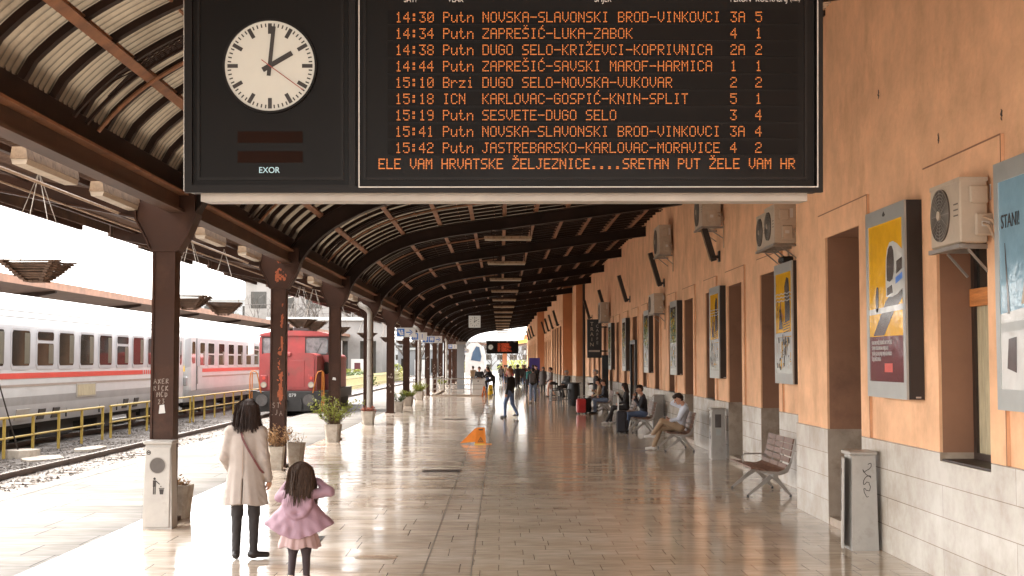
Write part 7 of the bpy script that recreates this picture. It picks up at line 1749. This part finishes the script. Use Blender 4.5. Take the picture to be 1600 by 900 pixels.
def strands(parent, C, seed, r0, ln, fl, n, mt, flat=.95, back=2.3):
    rng = random.Random(seed); b = MB()
    for _ in range(n):
        a = rng.uniform(-back, back); lx, ly = math.sin(a), -math.cos(a); w = rng.uniform(-.02, .02); L = rng.uniform(*ln); f = rng.uniform(*fl); wv = rng.uniform(.002, .011); ph = rng.random() * 6.28
        pts = []
        for q_, z_ in ((.02, 1.20), (.34, 1.15), (.64, 1.0)): pts.append((C[0] + lx * r0 * q_, C[1] + ly * r0 * q_ - .008, C[2] + z_ * r0))
        for i in range(7):
            t = i / 6; rr = r0 + (f - r0) * t ** .8 + wv * math.sin(t * 8 + ph); pts.append((C[0] + lx * rr + w * t, C[1] + ly * rr * flat + w * .5 * t, C[2] + .62 * r0 - L * t ** 1.15))
        b.tube(pts, [.0030, .0032, .0032, .0034, .0034, .0034, .0032, .0028, .0022, .0010], 3, cap=False)
    b.build('hair_strands', mt, parent)
strands(wt, V3(.008, -.006, 1.56), 5, .112, (.17, .30), (.112, .158), 420, 'hairdark', 1.0)
strands(gt, V3(.01, .008, 1.018), 6, .103, (.20, .37), (.105, .158), 420, 'hairbrown', 1.05)
# --- seated travellers (turn +90: local +y looks to -x)
J = sit(-.10, .46); J['head'] = V3(0, .02, 1.20); J['neck1'] = V3(0, -.06, 1.13); J['fw'] = V3(0, 1, -.55); J['hup'] = V3(0, .55, 1)
J['shL'] = V3(-.185, -.12, 1.00); J['shR'] = V3(.185, -.12, 1.00); J['neck0'] = V3(0, -.12, 1.02); J['chest'] = V3(0, -.10, .90)
J['elR'] = V3(.30, .12, 1.10); J['wrR'] = V3(.17, -.02, 1.27); J['elL'] = V3(-.25, .04, .75); J['wrL'] = V3(-.14, .22, .72)
J['knL'] = V3(-.10, .50, .66); J['anL'] = V3(.02, .72, .37); J['knR'] = V3(.12, .46, .53); J['anR'] = V3(.10, .56, .095)
J['knR'] = V3(.10, .44, .52); J['anR'] = V3(.10, .60, .10); J['knL'] = V3(-.08, .42, .70); J['anL'] = V3(.10, .62, .38)
by, P = person('seated young man in pale blue shirt and khaki trousers, one hand in his hair', (4.20, 30.85, 0), R(90), J, 1.75, .010, 'hairdark', 'tousled', top='shirt', legs='khaki', shoe='whiteshoe', toes={'L': V3(.02, .17, -.06), 'R': V3(0, .17, -.055)}, hn={'dR': V3(-.6, .1, .5), 'R': V3(-.5, .3, -.8), 'L': V3(0, .3, 1), 'dL': V3(.5, .8, .1)}, curl=.7)
o = MB(); o.rbox(-.035, .035, -.075, .075, -.005, .005, .003); ph = o.build('phone', 'phone', None); ph.parent = None; ph.location = (4.20 - .31, 30.85 - .08, .785); ph.rotation_euler = (.3, .25, .5); tag(ph, 'dark phone held by the young man in the pale blue shirt', 'phone')
J = sit(.02, .46); J['elR'] = V3(.20, .14, .80); J['wrR'] = V3(.06, .24, 1.06); J['elL'] = V3(-.24, .12, .76); J['wrL'] = V3(-.02, .26, .95); J['fw'] = V3(-.2, 1, -.35); J['anL'] = V3(-.14, .52, .085); J['anR'] = V3(.12, .62, .085)
J['head'] = V3(0, .12, 1.25); J['neck1'] = V3(0, .08, 1.16)
person('seated man in black jacket and blue jeans with his hands at his mouth', (4.22, 38.75, 0), R(90), J, 1.75, .012, 'hairdark', 'short', top='navy', legs='jeans', shoe='blackshoe', curl=.9)
J = sit(.0, .46); J['wrR'] = V3(.06, .26, 1.0); J['elR'] = V3(.22, .10, .78); J['anL'] = V3(-.05, .66, .085); J['anR'] = V3(.12, .52, .085); J['knL'] = V3(-.05, .42, .55); J['fw'] = V3(0, 1, -.3)
person('seated young woman in black with white trainers, holding a cup near her face', (4.20, 43.9, 0), R(90), J, 1.66, .013, 'hairdark', 'long', top='blackcloth', legs='darktrouser', shoe='whiteshoe', curl=.9)
b = MB(); b.tube([(0, 0, 0), (0, 0, .11)], [.032, .040], 12); b.tube([(0, 0, .11), (0, 0, .12)], .042, 12); cu = b.build('paper_cup', 'whitepaint'); cu.location = (4.20 - .37, 43.9 + .06, .96); tag(cu, 'white paper cup held by the seated woman in black', 'cup')
J = sit(.05, .46); J['fw'] = V3(0, 1, -.6); J['anR'] = V3(.12, .40, .085)
person('man in dark jacket and pale jeans bent over on the distant bench by the luggage', (4.22, 52.7, 0), R(90), J, 1.76, .016, 'hairdark', 'short', top='navy', legs='jeanslight', shoe='blackshoe')
J = sit(.03, .46); J['fw'] = V3(0, 1, -.5); J['wrR'] = V3(.10, .26, .86)
person('traveller in a tan jacket and dark cap on the distant bench', (4.10, 54.2, 0), R(90), J, 1.70, .016, 'hairdark', 'short', top='tan', legs='greycloth', shoe='whiteshoe')
J = sit(.0, .46)
person('person in dark clothes with fair hair seated further back behind the tan-jacketed traveller', (4.25, 56.0, 0), R(80), J, 1.70, .02, 'hairbrown', 'long', top='blackcloth', legs='darktrouser')
bench((4.25, 56.2, 0), 'farthest bench by the wall below the black cafe sign', 2)
J = std(1.72); J['wrR'] = V3(.1, .25, 1.1)
person('person in black standing by the wall behind the tan-jacketed traveller', (4.15, 57.2, 0), R(100), J, 1.74, .02, 'hairgrey', 'short', top='blackcloth', legs='darktrouser')
# --- standing and walking people
J = walk(1.80, .18, 'L', .05); J['wrR'] = V3(.25, .10, .90); J['wrL'] = V3(-.25, .02, .90); J['elL'] = V3(-.25, -.05, 1.16); J['fw'] = V3(-.3, 1, -.25)
person('ginger-haired man in a black sweater and jeans striding across the middle of the hall', (.36, 48.6, 0), R(58), J, 1.80, .013, 'hairginger', 'short', top='blackcloth', legs='jeans', shoe='blackshoe')
J = walk(1.76, .12, 'R')
person('man from behind in black jacket and pale jeans with dark backpack and white trainers', (1.62, 65.5, 0), R(-5), J, 1.78, .016, 'hairdark', 'short', top='blackcloth', legs='jeanslight', shoe='whiteshoe')
def pack(loc, rz, mt, label):
    t = thing('backpack', label, 'backpack', loc, rz); b = MB(); b.rbox(-.17, .17, -.11, .10, -.24, .24, .06); b.build('main_bag', mt, t); b = MB(); b.rbox(-.12, .12, -.16, -.111, -.2, .02, .03); b.build('front_pocket', mt, t); b = MB(); b.tube([(-.1, .1, .2), (-.1, .16, .1), (-.1, .12, -.2)], .015, 5); b.tube([(.1, .1, .2), (.1, .16, .1), (.1, .12, -.2)], .015, 5); b.build('straps', mt, t)
pack((1.60, 65.29, 1.24), R(-5), 'greycloth', 'dark grey backpack on the man in pale jeans'); M['tealbag'] = mat('teal_bag', (.02, .16, .15), .7, 0, .2, 5)
person('walker in dark clothes carrying a teal backpack, seen from behind', (1.72, 80, 0), R(0), walk(1.74, .15, 'L'), 1.76, .02, 'hairdark', 'short', top='blackcloth', legs='darktrouser'); pack((1.72, 79.76, 1.22), 0, 'tealbag', 'teal backpack on the back of a distant walker')
J = std(1.68); t, P = person('woman in a long dark coat with the hood up standing near the glazed doors', (2.85, 88, 0), R(160), J, 1.70, .02, 'greycloth', 'hood', top='greycloth', legs='darktrouser')
G = Fig(); G.c(V3(0, 0, 1.3), V3(0, 0, .55), .19, .26, 'greycloth'); grow(G, .02, 'coat', ['greycloth'], t, post=lambda P_, D: np.maximum(D, np.maximum(.5 - P_[..., 2], P_[..., 2] - 1.38)))
J = walk(1.72, .15, 'R'); person('person in a grey hooded top and shorts standing beside the bar stools', (2.92, 76.5, 0), R(100), J, 1.72, .02, 'hairdark', 'short', top='greycloth', legs='skin', shoe='blackshoe')
J = std(1.80); J['anL'] = V3(-.35, .25, .42); J['knL'] = V3(-.30, .34, .82); J['chest'] = V3(-.05, .20, 1.24); J['neck0'] = V3(-.08, .27, 1.38); J['neck1'] = V3(-.08, .32, 1.5); J['head'] = V3(-.08, .36, 1.58); J['shL'] = V3(-.25, .24, 1.36); J['shR'] = V3(.12, .22, 1.38); J['elL'] = V3(-.32, .45, 1.16); J['wrL'] = V3(-.30, .62, 1.06); J['elR'] = V3(.1, .42, 1.15); J['wrR'] = V3(.0, .6, 1.08)
person('man in dark suit leaning forward with one foot raised on the stair railing', (-.45, 81, 0), R(62), J, 1.80, .018, 'hairdark', 'short', top='blackcloth', legs='darktrouser')
J = std(1.74); J['elL'] = V3(-.26, .10, 1.14); J['elR'] = V3(.26, .10, 1.14); J['wrL'] = V3(-.10, .28, 1.06); J['wrR'] = V3(.10, .28, 1.06)
person('man in black seen from the front, standing behind the grey cabinet', (-1.30, 80.6, 0), R(180), J, 1.80, .018, 'hairdark', 'short', top='blackcloth', legs='darktrouser')
CROWD = ((-2.0, 96, 1.72, 30, 'tan', 'jeans', 'hairbrown', 'short', 'distant person in pale jacket behind the man in black'), (-1.0, 100, 1.75, 200, 'greycloth', 'jeans', 'hairdark', 'short', 'distant person in grey coming out beside the leaning man'), (.05, 112, 1.70, 170, 'greycloth', 'darktrouser', 'hairdark', 'long', 'distant traveller in patterned grey left of the orange pillar'), (.75, 108, 1.68, 10, 'redcase', 'darktrouser', 'hairdark', 'long', 'distant woman in a dark red top under the far board'),
         (.55, 116, 1.74, 20, 'tan', 'darktrouser', 'hairdark', 'short', 'distant person in tan coat at the middle of the far crowd'), (.95, 120, 1.66, 190, 'blackcloth', 'jeans', 'hairbrown', 'long', 'distant long-haired person in black near the orange pillar'), (1.5, 110, 1.78, 0, 'greycloth', 'darktrouser', 'hairdark', 'short', 'distant man in grey between the two tall men in black'), (1.98, 112, 1.70, 185, 'redcase', 'jeans', 'hairbrown', 'long', 'distant woman in red top right of the far crowd'), (2.62, 96, 1.74, 175, 'blackcloth', 'darktrouser', 'hairdark', 'short', 'distant figure in black just behind the teal backpack'),
         (1.25, 98, 1.82, 5, 'blackcloth', 'darktrouser', 'hairdark', 'short', 'tall distant man in black behind the ginger-haired man'), (1.75, 104, 1.80, 185, 'blackcloth', 'darktrouser', 'hairbrown', 'short', 'distant man in black coat right of the ginger-haired man'), (2.2, 118, 1.74, 15, 'navy', 'jeans', 'hairdark', 'short', 'distant man in navy farther down the hall'), (2.45, 99, 1.80, 0, 'navy', 'jeans', 'hairdark', 'short', 'distant man in dark jacket just left of the teal backpack'), (2.75, 104, 1.76, 190, 'blackcloth', 'darktrouser', 'hairdark', 'short', 'distant dark figure in front of the blue banner'), (.4, 122, 1.72, 0, 'tan', 'jeans', 'hairbrown', 'short', 'tiny person in tan at the end of the hall'))
for k, (x, y, H, rz, tp_, lg, hm, hst, lb) in enumerate(CROWD): person(lb, (x, y, 0), R(rz), walk(H, .16, 'LR'[k % 2]), H, .024, hm, hst, 'distant crowd at the hall end', top=tp_, legs=lg)
J = sit(.02, .72); J['anL'] = V3(-.13, .3, .34); J['anR'] = V3(.13, .3, .34)
person('grey-haired person in black sitting at the cafe by the orange pilaster', (3.40, 66.5, 0), R(120), J, 1.72, .02, 'hairgrey', 'short', top='blackcloth', legs='darktrouser')
st_o = stool((3.40, 66.5, 0), R(120), 'black bar stool under the grey-haired person at the cafe')

# --- luggage
def suitcase(loc, rz, w, d, h, mt, label, hx=.35):
    t = thing('suitcase', label, 'suitcase', loc, rz); b = MB(); b.rbox(-w / 2, w / 2, -d / 2, d / 2, .05, h, .04); b.build('shell', mt, t)
    b = MB(); b.rbox(-w / 2 + .04, w / 2 - .04, -d / 2 - .03, -d / 2 - .001, .12, h * .6, .02); b.build('front_pocket', mt, t)
    b = MB()
    for s in (-1, 1): b.tube([(s * w * .28, d / 2 - .04, h), (s * w * .28, d / 2 - .04, h + hx)], .010, 6)
    b.tube([(-w * .28, d / 2 - .04, h + hx), (w * .28, d / 2 - .04, h + hx)], .014, 6); b.build('handle', 'steelrail', t)
    for sx in (-1, 1):
        for sy in (-1, 1): q = MB(); q.disc((sx * w * .36, sy * d * .3, .028), .028, 'x', 12, 0, .025); q.build('wheel', 'black', t)
suitcase((3.50, 38.0, 0), R(80), .42, .28, .66, 'navy', 'dark upright suitcase with extended handle in front of the man in black jacket', .42)
suitcase((3.42, 52.6, 0), R(60), .42, .28, .62, 'blackcloth', 'black suitcase standing right next to the red one', .1)
suitcase((3.20, 52.2, 0), R(10), .36, .24, .60, 'redcase', 'bright red suitcase on the floor by the distant bench', .1)
